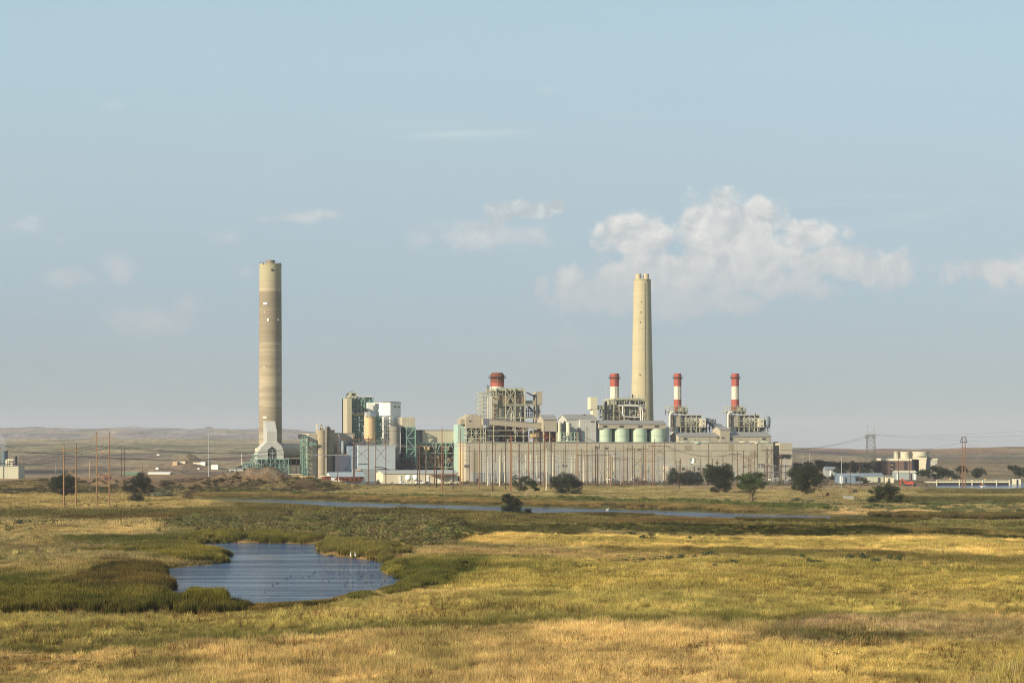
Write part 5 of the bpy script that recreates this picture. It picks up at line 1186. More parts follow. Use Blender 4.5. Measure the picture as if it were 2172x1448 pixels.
for i, x in enumerate((866, 881)):
    s_ = rootpx('spherical_tank', x, -74, ('left' if i == 0 else 'right')+' of two white round tanks before the cream warehouse', 'tank', 'white round tanks')
    m = MB(); uc, zc = L(x, 1013, -76); m.cyl(uc, -76, [(.3, zc-2.3),(1.4,zc-1.9),(2.1,zc-1.0),(2.3,zc),(2.1,zc+1.0),(1.4,zc+1.9),(.3,zc+2.3)], 18); m.build('shell', 'white', s_, smooth=True)
    for a, b_ in ((-1.4,-1.4),(1.4,-1.4),(-1.4,1.4),(1.4,1.4)): m = MB(); m.bar((uc+a, -76+b_, .3), (uc+a, -76+b_, zc), .14); m.build('leg', 'white', s_)
t_ = rootpx('site_hut', 635, -20, 'row of low pale tan stores below the dirt mound and left of the silos', 'shed')
m = MB(); box(m, 606, 640, 1006.5, None, -40, 8); box(m, 641, 668, 1009, None, -44, 8); m.build('wall', 'tan', t_); m = MB(); box(m, 605.6, 640.4, 1005, 1006.5, -40.4, 9); m.build('roof', 'cream', t_)
VEH = [(856,'white','white pickup truck parked before the warehouse'),(893,'white','white van parked right of the two round tanks'),(908,'grey','grey car parked near the warehouse doors'),(694,'white','small white truck beside the rusty side shed'),(793,'blue','dark blue car by the foot of the pale blue building'),(964,'cream','cream box truck at the left end of the turbine hall')]
for x, mt, lb in VEH:
    v = -86; t_ = rootpx('parked_vehicle', x, v, lb, 'vehicle'); u = U(x, v); big = 1.5 if 'box truck' in lb or 'van' in lb else 1
    m = MB(); m.box(u-2.4*big, u+2.4*big, v, v+1.9, .75, 1.35*big); m.prism([(u-1.7*big,1.35*big),(u+.9*big,1.35*big),(u+.5*big,2.05*big),(u-1.4*big,2.05*big)], v+.15, v+1.75, 'v'); m.build('body', mt, t_)
    m = MB(); m.prism([(u-1.5*big,1.4*big),(u+.7*big,1.4*big),(u+.4*big,1.95*big),(u-1.25*big,1.95*big)], v+.11, v+.14, 'v'); m.build('window', 'glass', t_)
    for a in (-1.5*big, 1.5*big):
        m = MB(); V = [(u+a+.42*math.cos(q*math.pi/6), vv, .77+.42*math.sin(q*math.pi/6)) for vv in (v-.08, v+.2) for q in range(12)]
        m.add(V, [tuple(range(12)), tuple(range(23, 11, -1))]+[(i, (i+1) % 12, (i+1) % 12+12, i+12) for i in range(12)]); m.build('wheel', 'dark', t_)
t_ = rootpx('satellite_dish', 1468, -8, 'white round dish on a mast before the turbine hall', 'dish')
m = MB(); uc, zc = L(1467.5, 976.5, -14); V = [(uc, -13.4, zc)]
for r, w_ in ((1.1,-14.1),(2.4,-14.6)):
    for i in range(18): a = 2*math.pi*i/18; V.append((uc+r*.8*math.cos(a), w_, zc+r*math.sin(a)))
m.add(V, [(0, 1+i, 1+(i+1) % 18) for i in range(18)]+[(1+i, 19+i, 19+(i+1) % 18, 1+(i+1) % 18) for i in range(18)]); m.build('reflector', 'white', t_)
m = MB(); m.bar((uc+.6, -13, .3), (uc+.6, -13, zc), .2); m.build('mast', 'steel', t_); m = MB(); m.box(uc+1.8, uc+3.4, -13, -12.5, zc-1.6, zc+1.4); m.build('dark_panel', 'dsteel', t_)

# ============================================================ poles, lines, switchyard
def Ybase(py): return CAMZ*F/(py-HZ)
def woodpole(px, top, base, mat, label, group, r=.31, extras=()):
    Y = Ybase(base); x = (px-1086)/F*Y; z0 = gz(x, Y); zt = CAMZ-(top-HZ)/F*Y
    t_ = empty('utility_pole', (x, Y, z0), label, 'pole', group)
    m = MB(WL); m.bar((x, Y, z0-.5), (x, Y, zt), r, 8, r*.62); m.build('pole', mat, t_)
    for kind in extras:
        m = MB(WL)
        if kind == 'arm': m.bar((x-1.8, Y, zt-1.2), (x+1.8, Y, zt-1.2), .13); m.build('crossarm', mat, t_)
        if kind == 'caps': m.bar((x-.01, Y, zt), (x, Y, zt+.7), .13); m.build('insulator', 'insul', t_)
    return t_
def hframe(px0, px1, top, base, arm, armover, mat, label, braces=(), group='wooden H frame towers', r=.28, insul=0, top1=None):
    """two poles, a crossarm with hanging insulators, and crossed braces given as (row, row)"""
    Y = Ybase(base); X = lambda p: (p-1086)/F*Y; ZZ_ = lambda p: CAMZ-(p-HZ)/F*Y
    xa, xb = X(px0), X(px1); t_ = empty('transmission_pole_pair', ((xa+xb)/2, Y, gz((xa+xb)/2, Y)), label, 'power pole', group)
    for x, tp in ((xa, top), (xb, top1 or top)): m = MB(WL); m.bar((x, Y, gz(x, Y)-.5), (x, Y, ZZ_(tp)), r, 8, r*.62); m.build('pole', mat, t_)
    if arm:
        m = MB(WL); m.box(X(px0-armover), X(px1+armover), Y-.42, Y-.2, ZZ_(arm)-.16, ZZ_(arm)+.16); m.build('crossarm', mat, t_)
    for a, b_ in braces:
        m = MB(WL); m.bar((xa, Y, ZZ_(a)), (xb, Y, ZZ_(b_)), .14); m.bar((xb, Y+.25, ZZ_(a)), (xa, Y+.25, ZZ_(b_)), .14); m.build('cross_brace', mat, t_)
    if insul:
        for q in (X(px0-armover)+.15, (xa+xb)/2, X(px1+armover)-.15):
            m = MB(WL); z = ZZ_(arm)-.2; m.cyl(q, Y-.3, [(.06, z-insul)]+[(.16 if k % 2 else .09, z-insul+insul*k/10) for k in range(1, 10)]+[(.06, z)], 8); m.build('insulator', 'insul', t_)
    for x, tp in ((xa, top), (xb, top1 or top)): m = MB(WL); m.bar((x, Y, ZZ_(tp)), (x, Y, ZZ_(tp)+.6), .12, 6); m.build('cap', 'woodd', t_)
    return t_
hframe(205, 232, 919, 1081, 928, 12.5, 'woodp', 'taller orange brown H frame pole pair between the two left field trees', ((949,973),(1003,1027)), insul=3.0)
hframe(135.5, 161.5, 943, 1079, 954, 11.5, 'woodp', 'shorter orange brown H frame pole pair before the far left tree', ((985,1013),), insul=2.6)
hframe(258.2, 264.4, 947.5, 1013.5, 958.5, 2, 'woodd', 'narrow dark pole pair behind and left of the right hand field tree', (), insul=0)
hframe(716.4, 749.6, 921, 1030, 930.5, 1, 'woodb', 'brown H frame before the pale blue building, leftmost of three', ((952,972),))
hframe(751.5, 781.8, 928, 1034, 931, 3, 'woodb', 'brown H frame before the pale blue building, middle of three', ((950,975),))
hframe(797, 818.4, 930, 1033, 932, 13, 'woodb', 'brown H frame before the pale blue building, rightmost of three', ((948,975),))
hframe(1553, 1564.6, 957, 1029, 962.4, 7, 'woodb', 'brown H frame just right of the big tree before the turbine hall', ((965,977),), insul=1.6)
hframe(1576.8, 1601, 956, 1029, 966, 4, 'woodb', 'wide brown H frame behind the round bright green tree', ((969,982),(982,992)), insul=1.6)
hframe(1624.8, 1637.4, 947, 1026, 954.4, 7, 'woodd', 'dark H frame near the right end of the turbine hall', ((958,976),(976,996)), insul=2.0)
hframe(1388.6, 1409.2, 932, 1031, 945.4, 12, 'woodb', 'tall brown H frame with thick crossarm below the right green silos', ((948,965),), insul=2.2)
hframe(1341.4, 1361.6, 945, 1029, 952, 12, 'woodb', 'brown H frame with crossed braces left of the thick crossarm', ((972,992),), insul=1.8)
hframe(1369.2, 1383.6, 943, 1036, 977, 10, 'wood', 'orange brown pole pair with low crossarm right of the bare shrub', ())
POLES = [ # column, top, base, material, extras
 (886,937,1033,'woodd'),(890,943,1040,'woodb'),(903,945,1035,'woodb'),(921.5,937,1034,'woodb'),(925.5,950,1040,'woodd'),(937.5,908,1047,'wood'),(940.8,940,1031,'woodb'),
 (961,935,1042,'woodd'),(976.5,910,1044,'wood'),(982,935,1034,'wood'),(1016.6,922,1043,'wood'),(1045,915,1045,'woodd'),(1072.7,922,1044,'woodd'),(1082.2,925,1045,'wood'),
 (1085,926,1045,'wood'),(1121,930,1036,'wood'),(1131.7,932,1036,'woodb'),(1146.3,935,1033,'woodd'),(1154.3,905,1040,'wood'),(1169,935,1036,'woodd'),(1158.8,950,1045,'cream'),
 (1223.6,915,1032,'wood'),(1245,905,1030,'woodb'),(1263.2,945,1032,'woodd'),(1267.2,948,1030,'woodb'),(1283,945,1027,'woodd'),(1295,965,1031,'wood'),(1323.2,943,1031,'woodb'),
 (1434,976,1030,'woodb'),(1440.3,976,1040,'woodd'),(1443.4,973,1029,'woodb'),(1486.5,972,1028,'woodb'),(1503,973,1026,'woodb'),(1511,973,1026,'woodb'),(1521.3,973,1026,'woodb'),
 (1533.5,965,1026,'woodd'),(1588.3,967,1028,'woodb'),(1592.5,975,1028,'woodb'),(1627.6,950,1026,'woodb'),(1653,962,1024,'woodb'),(1658,964,1024,'woodd'),(1665,970,1024,'steel'),(1675,975,1024,'steel')]
ordn = ['first','second','third','fourth','fifth','sixth','seventh','eighth','ninth','tenth','eleventh','twelfth','thirteenth','fourteenth','fifteenth','sixteenth','seventeenth','eighteenth','nineteenth','twentieth']
cn = {'woodd':'dark','woodb':'brown','wood':'orange brown','cream':'cream','steel':'grey'}
def zone(x): return ('between the pale blue building and the turbine hall' if x < 970 else 'before the left third of the turbine hall' if x < 1190 else 'below the four green silos' if x < 1425 else 'before the right half of the turbine hall')
cnt = {}
for p in POLES:
    k = (cn[p[3]], zone(p[0])); cnt[k] = cnt.get(k, 0)+1; i = cnt[k]
    woodpole(p[0], p[1], p[2], p[3], f'{ordn[i-1]} {k[0]} pole from the left {k[1]}', 'line poles before the power station', extras=('arm','caps') if (int(p[0]) % 5 == 0) else ('caps',))
OUT = [(189.6,977,1017,'tan','pale short pole near the far left block'),(118.6,976,1004,'steel','thin grey pole on the far left yard'),(46.5,974,1008,'tan','pale pole with two boxes right of the far left block'),(302,985,1016,'woodb','small lamp pole right of the narrow dark pole pair'),
 (820,1040,1062,'woodb','x'),(513,960,1010,'cream','thick cream post at the left foot of the dirt mound'),(559,966,1004,'cream','cream post on the left shoulder of the dirt mound'),(565.6,918,1005,'steel','tall grey mast left of the fork of the grey duct'),
 (574.7,920,1006,'steel','tall grey mast in front of the fork of the grey duct'),(588,945,1006,'woodd','dark post right of the fork of the grey duct'),(604.2,961,1008,'cream','cream post right of the dirt mound top'),(788.8,930,1018,'steel','thin grey mast before the pale blue building'),
 (1703,961,1000,'steel','left grey pole on the yard right of the end block'),(1717,959,1002,'steel','tall grey pole behind the right tree cluster'),(1742,975,1000,'tan','left of two pale short poles behind the right trees'),(1752,975,1000,'tan','right of two pale short poles behind the right trees'),
 (1785,968,1040,'steel','thin pole left of the blue grey shed'),(1803.4,985,1036,'woodb','leaning dead pole before the blue grey shed'),(1824,972,1038,'woodb','thin brown pole before the right sheds'),(1905.5,957,1028,'woodb','left dark pole in front of the cooling tower'),(1928.8,959,1029,'woodb','right dark pole in front of the cooling tower'),
 (2017,990,1016,'steel','thin pole behind the footbridge trees'),(2168,992,1016,'tan','pale pole beside the small white hut')]
for p in OUT:
    if p[4] != 'x': woodpole(p[0], p[1], p[2], p[3], p[4], None, r=.4 if p[3] == 'cream' else .22, extras=('arm',) if '1905' in str(p[0]) or '1928' in str(p[0]) else ())
# tall lamp mast
Y = 1640; x, _, zt = at(443, 906, Y); t_ = empty('lamp_mast', (x, Y, gz(x, Y)), 'tall thin lamp mast with lamp ring left of the tallest chimney', 'lamp mast')
m = MB(WL); m.bar((x, Y, gz(x,Y)-.3), (x, Y, zt), .42, 8, .2); m.build('mast', 'steel', t_)
m = MB(WL); m.bar((x-2.2, Y, zt), (x+2.2, Y, zt), .16); [m.box(x+a-.5, x+a+.5, Y-.4, Y+.4, zt-.8, zt-.1) for a in (-2.2, 0, 2.2)]; m.build('lamp', 'dsteel', t_)
# steel switchyard posts
SP = [(1021.5,955,1026,'dsteel'),(1026,900,1023,'steel'),(1031,962,1024,'steel'),(1034,968,1034,'cream'),(1055,962,1024,'steel'),(1060,965,1034,'cream'),(1104,962,1022,'steel'),(1111,905,1020,'steel'),(1126,962,1026,'cream'),
 (1139,965,1026,'cream'),(1172,963,1027,'cream'),(1187,955,1022,'steel'),(1190,963,1024,'steel'),(1206,963,1024,'steel'),(1220,962,1026,'cream'),(1238.6,963,1026,'cream'),(1288.4,960,1026,'cream'),(1043,970,1022,'steel'),(1048,962,1023,'steel'),(1070,966,1023,'cream'),(1078,972,1022,'steel'),(1115,964,1023,'cream'),(1133,970,1024,'steel'),(1160,968,1024,'cream'),(1180,972,1023,'steel'),(1213,968,1022,'cream'),(1230,970,1023,'steel'),(1252,960,1022,'steel'),(1275,958,1022,'steel'),(1302,966,1023,'cream'),(1335,966,1022,'steel'),(1375,970,1022,'steel'),(1091,968,1024,'steel'),(1098,972,1022,'steel')]
for i, (px, tp, bs, mt) in enumerate(SP):
    Y = Ybase(bs); x, _, zt = at(px, tp, Y); z0 = gz(x, Y); c_ = 'cream' if mt == 'cream' else ('dark' if mt == 'dsteel' else 'grey')
    k = ('steel', c_); cnt[k] = cnt.get(k, 0)+1
    t_ = empty('steel_mast', (x, Y, z0), f'{ordn[cnt[k]-1]} slender {c_} steel mast from the left in the switchyard', 'mast', 'steel masts in the switchyard')
    m = MB(WL); m.bar((x, Y, z0-.3), (x, Y, zt), .31 if mt != 'dsteel' else .25, 8, .2); m.build('mast', mt, t_); m = MB(WL); m.bar((x, Y, zt), (x, Y, zt+1.6), .07); m.build('spike', 'steel', t_)
# a second rank of switchyard poles seen between the first
P2 = [(996,945),(1007,950),(1038,946),(1051,940),(1064,952),(1094,948),(1102,940),(1141,950),(1163,946),(1176,940),(1196,952),(1211,946),(1233,950),(1256,948),(1272,952),(1290,946),(1306,950),(1317,955),(1331,948),(1346,952)]
for i, (px, tp) in enumerate(P2):
    woodpole(px, tp, 1026+(i*7 % 5), ('woodb','woodd','steel')[i % 3], f'{ordn[i]} thin pole from the left of the rear rank inside the switchyard', 'rear rank of switchyard poles', r=.22, extras=('caps',) if i % 3 else ('arm','caps'))
# bus gantries
g_ = random.Random(5)
def gantry(px0, px1, rows, base, n, label, mat='steel', trussy=None):
    Y = Ybase(base); X = lambda p: (p-1086)/F*Y; ZZ_ = lambda p: CAMZ-(p-HZ)/F*Y
    t_ = empty('bus_gantry', (X((px0+px1)/2), Y, .35), label, 'gantry', 'switchyard gantries'); xs_ = np.linspace(X(px0), X(px1), n)
    for x in xs_: m = MB(WL); m.bar((x, Y, .2), (x, Y, ZZ_(rows[0])+.8), .25, 4); m.build('column', mat, t_)
    for r_ in rows:
        m = MB(WL); z = ZZ_(r_); m.bar((xs_[0]-2, Y, z), (xs_[-1]+2, Y, z), .2); m.bar((xs_[0], Y, z-.9), (xs_[-1], Y, z-.9), .12)
        for a, b_ in zip(xs_, xs_[1:]):
            for q in np.linspace(a, b_, 4)[:-1]: m.bar((q, Y, z), (q+(b_-a)/6, Y, z-.9), .05)
        m.build('beam', mat, t_)
        for a in np.linspace(xs_[0], xs_[-1], n)[:-1]:
            m = MB(WL); a += g_.uniform(1, 5); m.cyl(a, Y-.3, [(.04, z-2.6), (.12, z-2.4), (.12, z-1.2), (.04, z-1.0)], 6); m.build('insulator', 'steel', t_)
gantry(1030, 1112, (971,992), 1024, 7, 'left steel bus gantry before the turbine hall')
gantry(1036, 1140, (983,1004), 1027, 8, 'long low steel bus gantry at the left of the switchyard')
gantry(1112, 1176, (975,986,996), 1023, 6, 'three beam steel bus gantry behind the low spreading tree')
gantry(1170, 1250, (972,984,994), 1024, 7, 'three beam steel bus gantry behind the big spreading tree')
gantry(1250, 1300, (959,968,985), 1022, 5, 'tall grey bus gantry below the leftmost green silo')
gantry(1226, 1290, (965,), 1027, 4, 'single beam bus gantry right of the big spreading tree', 'woodb')
gantry(1300, 1345, (966,985,1000), 1023, 5, 'grey bus gantry below the third green silo')
gantry(1300, 1330, (972,), 1029, 3, 'short brown bus gantry before the grey ones', 'woodb')
gantry(1348, 1420, (984,998), 1023, 6, 'low grey bus gantry behind the bare shrub')
gantry(1425, 1550, (986,), 1022, 8, 'thin low bus gantry behind the dark hedge trees')
gantry(1560, 1640, (987,1000), 1022, 7, 'low bus gantry behind the round bright green tree')
gantry(1622, 1678, (988,1001), 1025, 6, 'low bus gantry at the right end of the turbine hall', 'dsteel')
# lattice switchyard tower
def lattower(px, top, base, w0, w1, label, mat, n=9, arms=(), Y=None, r=.16, horns=False):
    Y = Y or Ybase(base); X, _, zt = at(px, top, Y); z0 = gz(X, Y) if base else .3; t_ = empty('lattice_tower', (X, Y, z0), label, 'pylon')
    m = MB(WL); zz = [z0+(zt-z0)*(1-(1-i/n)**1.15) for i in range(n+1)]; ww = lambda z: w0+(w1-w0)*((z-z0)/(zt-z0))**.75
    for i in range(n):
        a, b_ = zz[i], zz[i+1]; p, q = ww(a)/2, ww(b_)/2
        c0 = [(X-p,Y-p),(X+p,Y-p),(X+p,Y+p),(X-p,Y+p)]; c1 = [(X-q,Y-q),(X+q,Y-q),(X+q,Y+q),(X-q,Y+q)]
        for k in range(4):
            j = (k+1) % 4; m.bar(c0[k]+(a,), c1[k]+(b_,), r); m.bar(c0[k]+(a,), c1[j]+(b_,), r*.6); m.bar(c0[j]+(a,), c1[k]+(b_,), r*.6); m.bar(c1[k]+(b_,), c1[j]+(b_,), r*.6)
    m.build('lattice_body', mat, t_); return t_, X, Y, zt, w1
for i, (px, tp, w_) in enumerate(((1392,964,3.4),(1400,965,3.4),(1309,955,1.6),(1316,958,1.6))):
    lattower(px, tp, 1024, w_, w_, ('left wide','right wide','left narrow','right narrow')[i]+' grey lattice mast in the switchyard below the green silos', 'steel', 9, r=.12)
t_ = lattower(1415, 968, 1021, 4, 4, 'grey steel stair frame left of the low wing with windows', 'steel', 7, r=.12)[0]
# big transmission pylon on the right
Y = 1900; t_, X, Y, zt, w_ = lattower(1847, 921, None, 10.5, 6.6, 'tall steel lattice pylon with two horns left of the cooling tower', surf('pylon_grey', S(112,110,106), .5, .1), 8, Y=1900, r=.2)
m = MB(WL); zb = zt+2; m.box(X-5.4, X+5.4, Y-.6, Y+.6, zt+1.5, zt+2.1); m.box(X-4.6, X+4.6, Y-.6, Y+.6, zt-.3, zt+.2)
for k in range(6): a = X-4.8+k*1.6; m.bar((a, Y-.5, zt), (a+.8, Y-.5, zt+1.8), .09); m.bar((a+.8, Y-.5, zt+1.8), (a+1.6, Y-.5, zt), .09)
m.build('crossarm', 'steel', t_)
for s_ in (-1, 1):
    m = MB(WL); c = X+s_*3.1; top = at(1847, 901, Y)[2]
    for q in (-.9, .9): m.bar((c+q, Y, zt+2), (c, Y, top), .18); m.bar((c+q, Y, zt+3), (c-q*.6, Y, zt+5.2), .1)
    m.build('horn', 'steel', t_)
    for a in (X+s_*5, X+s_*2): m = MB(WL); m.cyl(a, Y, [(.1, zt-4.2), (.22, zt-4), (.22, zt-1), (.1, zt-.6)], 6); m.build('insulator', 'insul', t_)
# wooden pole pair with trapezoid top on the right
Y = 1290; t_ = empty('transmission_pole_pair', (at(2044,0,Y)[0], Y, gz(at(2044,0,Y)[0], Y)), 'tall narrow pole pair with trapezoid top before the footbridge', 'power pole')
for px in (2041, 2047.2): x = at(px,0,Y)[0]; m = MB(WL); m.bar((x, Y, gz(x,Y)-.5), (x, Y, at(px,938,Y)[2]), .34, 8, .22); m.build('pole', 'wood', t_)
m = MB(WL); q = lambda a, b_: at(a, b_, Y)
m.bar(q(2037,937.5), q(2051.5,937.5), .22); m.bar(q(2037,937.5), q(2040.5,926.5), .18); m.bar(q(2051.5,937.5), q(2047.5,926.5), .18); m.bar(q(2040.5,926.5), q(2047.5,926.5), .16); m.bar(q(2040.5,926.5), q(2042.5,938), .14); m.bar(q(2047.5,926.5), q(2046,938), .14)
m.build('top_frame', 'woodd', t_)
for k in range(9): m = MB(WL); m.bar(q(2041, 945+k*9.5), q(2047.2, 952+k*9.5), .1); m.build('brace', 'woodb', t_)
# transformers and breakers in the yard
TR = [(1088,1),(1098,0),(1116,0),(1128,1),(1142,0),(1158,1),(1175,0),(1192,0),(1212,1),(1228,0),(1247,0),(1262,1),(1276,0),(1290,0),(1304,1),(1318,0),(1333,0),(1349,1),(1366,0),(1384,1),(1400,0),(1416,0),(1620,1),(1632,0),(1645,1),(1655,0),(1668,0),(1500,0),(1570,1),(1585,0)]
g = random.Random(3); nb_ = ns_ = 0
for px, big in TR:
    Y = Ybase(1024+g.uniform(-2,2)); x = (px-1086)/F*Y; z0 = gz(x, Y)
    if big:
        nb_ += 1; t_ = empty('transformer', (x, Y, z0), f'{ordn[nb_-1]} large grey transformer from the left on the switchyard floor', 'transformer', 'large transformers')
        m = MB(WL); m.box(x-2.1, x+2.1, Y-1.2, Y+1.2, z0+.3, z0+3.4); m.build('tank', 'conc' if nb_ % 2 else 'steel', t_)
        m = MB(WL); [m.box(x-2+k*.55, x-1.75+k*.55, Y-1.9, Y-1.25, z0+.7, z0+3.0) for k in range(8)]; m.build('radiator', 'steel', t_)
        for k in (-1.3, 0, 1.3): m = MB(WL); m.cyl(x+k, Y, [(.22, z0+3.4), (.14, z0+3.9), (.22, z0+4.3), (.12, z0+4.7), (.2, z0+5.1), (.05, z0+5.9)], 8); m.build('bushing', 'insul', t_)
    else:
        ns_ += 1; t_ = empty('circuit_breaker', (x, Y, z0), 'grey circuit breaker on legs on the switchyard floor', 'circuit breaker', 'circuit breakers in the switchyard')
        m = MB(WL); m.box(x-1.3, x+1.3, Y-.5, Y+.5, z0+1.9, z0+2.7); m.build('tank', 'white' if ns_ % 3 == 0 else 'steel', t_)
        [MB(WL).bar((x+a, Y+b_, z0), (x+a, Y+b_, z0+1.9), .1).build('leg', 'steel', t_) for a in (-1.1, 1.1) for b_ in (-.4, .4)]
        for k in (-.9, 0, .9): m = MB(WL); m.cyl(x+k, Y, [(.2, z0+2.7), (.12, z0+3.2), (.2, z0+3.6), (.1, z0+4.0), (.05, z0+5.6)], 8); m.build('bushing', 'insul', t_)
ND = 0
for px in np.linspace(1040, 1420, 34).tolist()+[1500,1560,1578,1610,1626,1640,1650,1662,1672]:
    px += g.uniform(-4,4); Y = Ybase(1024+g.uniform(-3,4)); x = (px-1086)/F*Y; z0 = gz(x, Y); h = g.uniform(4.5, 8.5)
    t_ = empty('disconnect_switch', (x, Y, z0), 'grey disconnect switch on a steel stand on the switchyard floor', 'switch', 'disconnect switches in the switchyard')
    m = MB(WL); m.bar((x-1.6, Y, z0), (x-1.6, Y, z0+h), .11); m.bar((x+1.6, Y, z0), (x+1.6, Y, z0+h), .11); m.bar((x-2.2, Y, z0+h), (x+2.2, Y, z0+h), .12); m.bar((x-1.6, Y, z0+h*.3), (x+1.6, Y, z0+h*.9), .06); m.bar((x+1.6, Y, z0+h*.3), (x-1.6, Y, z0+h*.9), .06); m.build('stand', 'steel' if g.random() < .6 else 'conc', t_)
    for k in (-1.8, 0, 1.8): m = MB(WL); m.cyl(x+k, Y, [(.12, z0+h), (.2, z0+h+.3), (.12, z0+h+.6), (.2, z0+h+.9), (.06, z0+h+1.7)], 7); m.build('insulator', 'insul', t_)
# conductors
def wire(pts, label, n=14, sag=3., r=.065):
    m = MB(WL)
    for a, b_ in zip(pts, pts[1:]):
        a = np.array(a, float); b_ = np.array(b_, float); q = [a+(b_-a)*i/n-np.array([0,0,sag*4*(i/n)*(1-i/n)]) for i in range(n+1)]
        for c_, d_ in zip(q, q[1:]): m.bar(c_, d_, r, 3)
    o = m.build('power_line', 'wire', None); tag(o, label, 'power line', 'overhead conductors'); return o
Ya, Yb, Yc = Ybase(1081), Ybase(1079), Ybase(1030)
for k, px in enumerate((192.5, 218.5, 244.5)):
    wire([at(px-330, 905+k*2, 700), at(px, 944, Ya), at(716+k*16, 932, Yc)], f'{("left","middle","right")[k]} wire of the three strung from the taller H frame pole pair', 20, 6)
for k, px in enumerate((124.5, 148.5, 172.5)):
    wire([at(px-330, 930+k*2, 720), at(px, 966, Yb), at(752+k*15, 933, Ybase(1034))], f'{("left","middle","right")[k]} wire of the three strung from the shorter H frame pole pair', 20, 6)
for k in range(3): wire([at(717+k*17, 931, Yc), at(797+k*10, 932, Ybase(1033)), at(890+k*16, 944, Ybase(1036)), at(1016+k*20, 930, Ybase(1040))], f'{ordn[k]} wire across the pale blue building', 10, 2.5)
for k, (y0, y1) in enumerate(((955,958),(966,968),(948,957),(975,972))): wire([at(982, y0, 1300), at(1085, y1-2, 1200), at(1169, y0, 1280), at(1245, y1, 1290), at(1323, y0, 1300), at(1409, y1, 1300)], f'{ordn[k]} wire from the top of those strung along the turbine hall', 10, 2)
for k in range(3): wire([at(1409+k*4, 946, 1310), at(1553+k*9, 962, 1340), at(1625+k*8, 954, 1400), at(1840+k*7, 922, 1900), at(2300, 900+k*14, 1900)], f'{ordn[k]} wire running right to the steel pylon', 14, 4)
wire([at(1717, 966, 2000), at(2042+k, 938, 1290), at(2330, 980, 1000)], 'wire from the trapezoid topped pole pair', 14, 4)

# ============================================================ right hand side
def wroot(name, px, Y, label, cat, group=None): x = (px-1086)/F*Y; return empty(name, (x, Y, gz(x, Y)), label, cat, group)
class WP:   # world-frame boxes given by photo columns and rows at a distance
    @staticmethod
    def box(m, x0, x1, yt, yb, Y, dep):
        a, _, z1 = at(x0, yt, Y); b_, _, z0 = at(x1, yb if yb else yt, Y)
        if yb is None: z0 = gz((a+b_)/2, Y)-.3
        return m.box(a, b_, Y, Y+dep, z0, z1)
Yt = 1830
t_ = wroot('cooling_tower', 1930, Yt, 'cream cooling tower with fan cylinders and brown louvred base', 'cooling tower')
m = MB(WL); WP.box(m, 1873, 1934, 977, None, Yt, 40); m.build('louvred_base', surf('brown_louvre', S(112,90,82), .8, .25, .2), t_)
for y in range(980, 1008, 4): m = MB(WL); WP.box(m, 1872.4, 1934.6, y, y+.9, Yt-.5, .48); m.build('louvre', surf('louvre_edge', S(150,126,112), .8), t_)
m = MB(WL); WP.box(m, 1876, 1934, 972, 977, Yt-.4, 40); m.build('fan_deck', 'cream', t_)
m = MB(WL); WP.box(m, 1887.5, 1897, 979, None, Yt-.9, .4); WP.box(m, 1918, 1923, 978, 996, Yt-.9, .4); m.build('dark_bay', 'dark', t_)
for y in (986, 994.5): m = MB(WL); WP.box(m, 1889, 1895, y-.6, y+.6, Yt-1.3, .35); m.build('sign_board', 'yellow', t_)
for i, (a, b_, yb) in enumerate(((1893.5,1907.5,972),(1909,1931,972),(1934.5,1970,966))):
    for k in range(2):
        xm = (a+b_)/2+k*2; r = (b_-a)/2/F*Yt; c = (xm-1086)/F*(Yt+8+k*22); m = MB(WL); z0 = at(0, yb+1, Yt)[2]; z1 = at(0, 957.4, Yt)[2]
        m.cyl(c, Yt+8+k*22, [(r*.93, z0), (r*.95, (z0+z1)/2), (r, z1), (r*.9, z1)], 28); m.build('fan_cylinder', surf('tower_cream', S(204,200,176), .7, .12, .3), t_, smooth=True)
m = MB(WL); r = 15.5; c = at(1956, 0, Yt)[0]; m.prism([(c-6, at(0,1010,Yt)[2]), (c+3, at(0,1010,Yt)[2]), (c+5, at(0,966.6,Yt)[2]), (c-7.5, at(0,966.6,Yt)[2])], Yt+3, Yt+22, 'v'); m.build('concrete_leg', 'cream', t_)
m = MB(WL); WP.box(m, 1935, 1949, 974, None, Yt+3, 14); m.build('blue_wall', surf('streaked_blue', S(130,140,150), .7, .2, .6), t_)
m = MB(WL); WP.box(m, 1962, 1973, 968, None, Yt+8, 14); m.build('painted_shade_wall', 'blue', t_)  # shade on this wall is put in by the blue-grey colour
m = MB(WL); WP.box(m, 1974, 1988, 975, None, Yt+6, 14); m.build('side_cell', surf('side_cell', S(188,186,172), .7, .2, .7), t_); m = MB(WL); WP.box(m, 1978, 1989.4, 972, 975, Yt+5.6, 15); m.build('side_deck', 'cream', t_)
m = MB(WL)
for x in np.arange(1876, 1990, 5.): p = at(x, 972, Yt-.3); m.bar(p, (p[0], p[1], p[2]+1.3), .06)
m.bar(at(1876,969.2,Yt-.3), at(1934,969.2,Yt-.3), .06); m.build('railing', 'steel', t_)
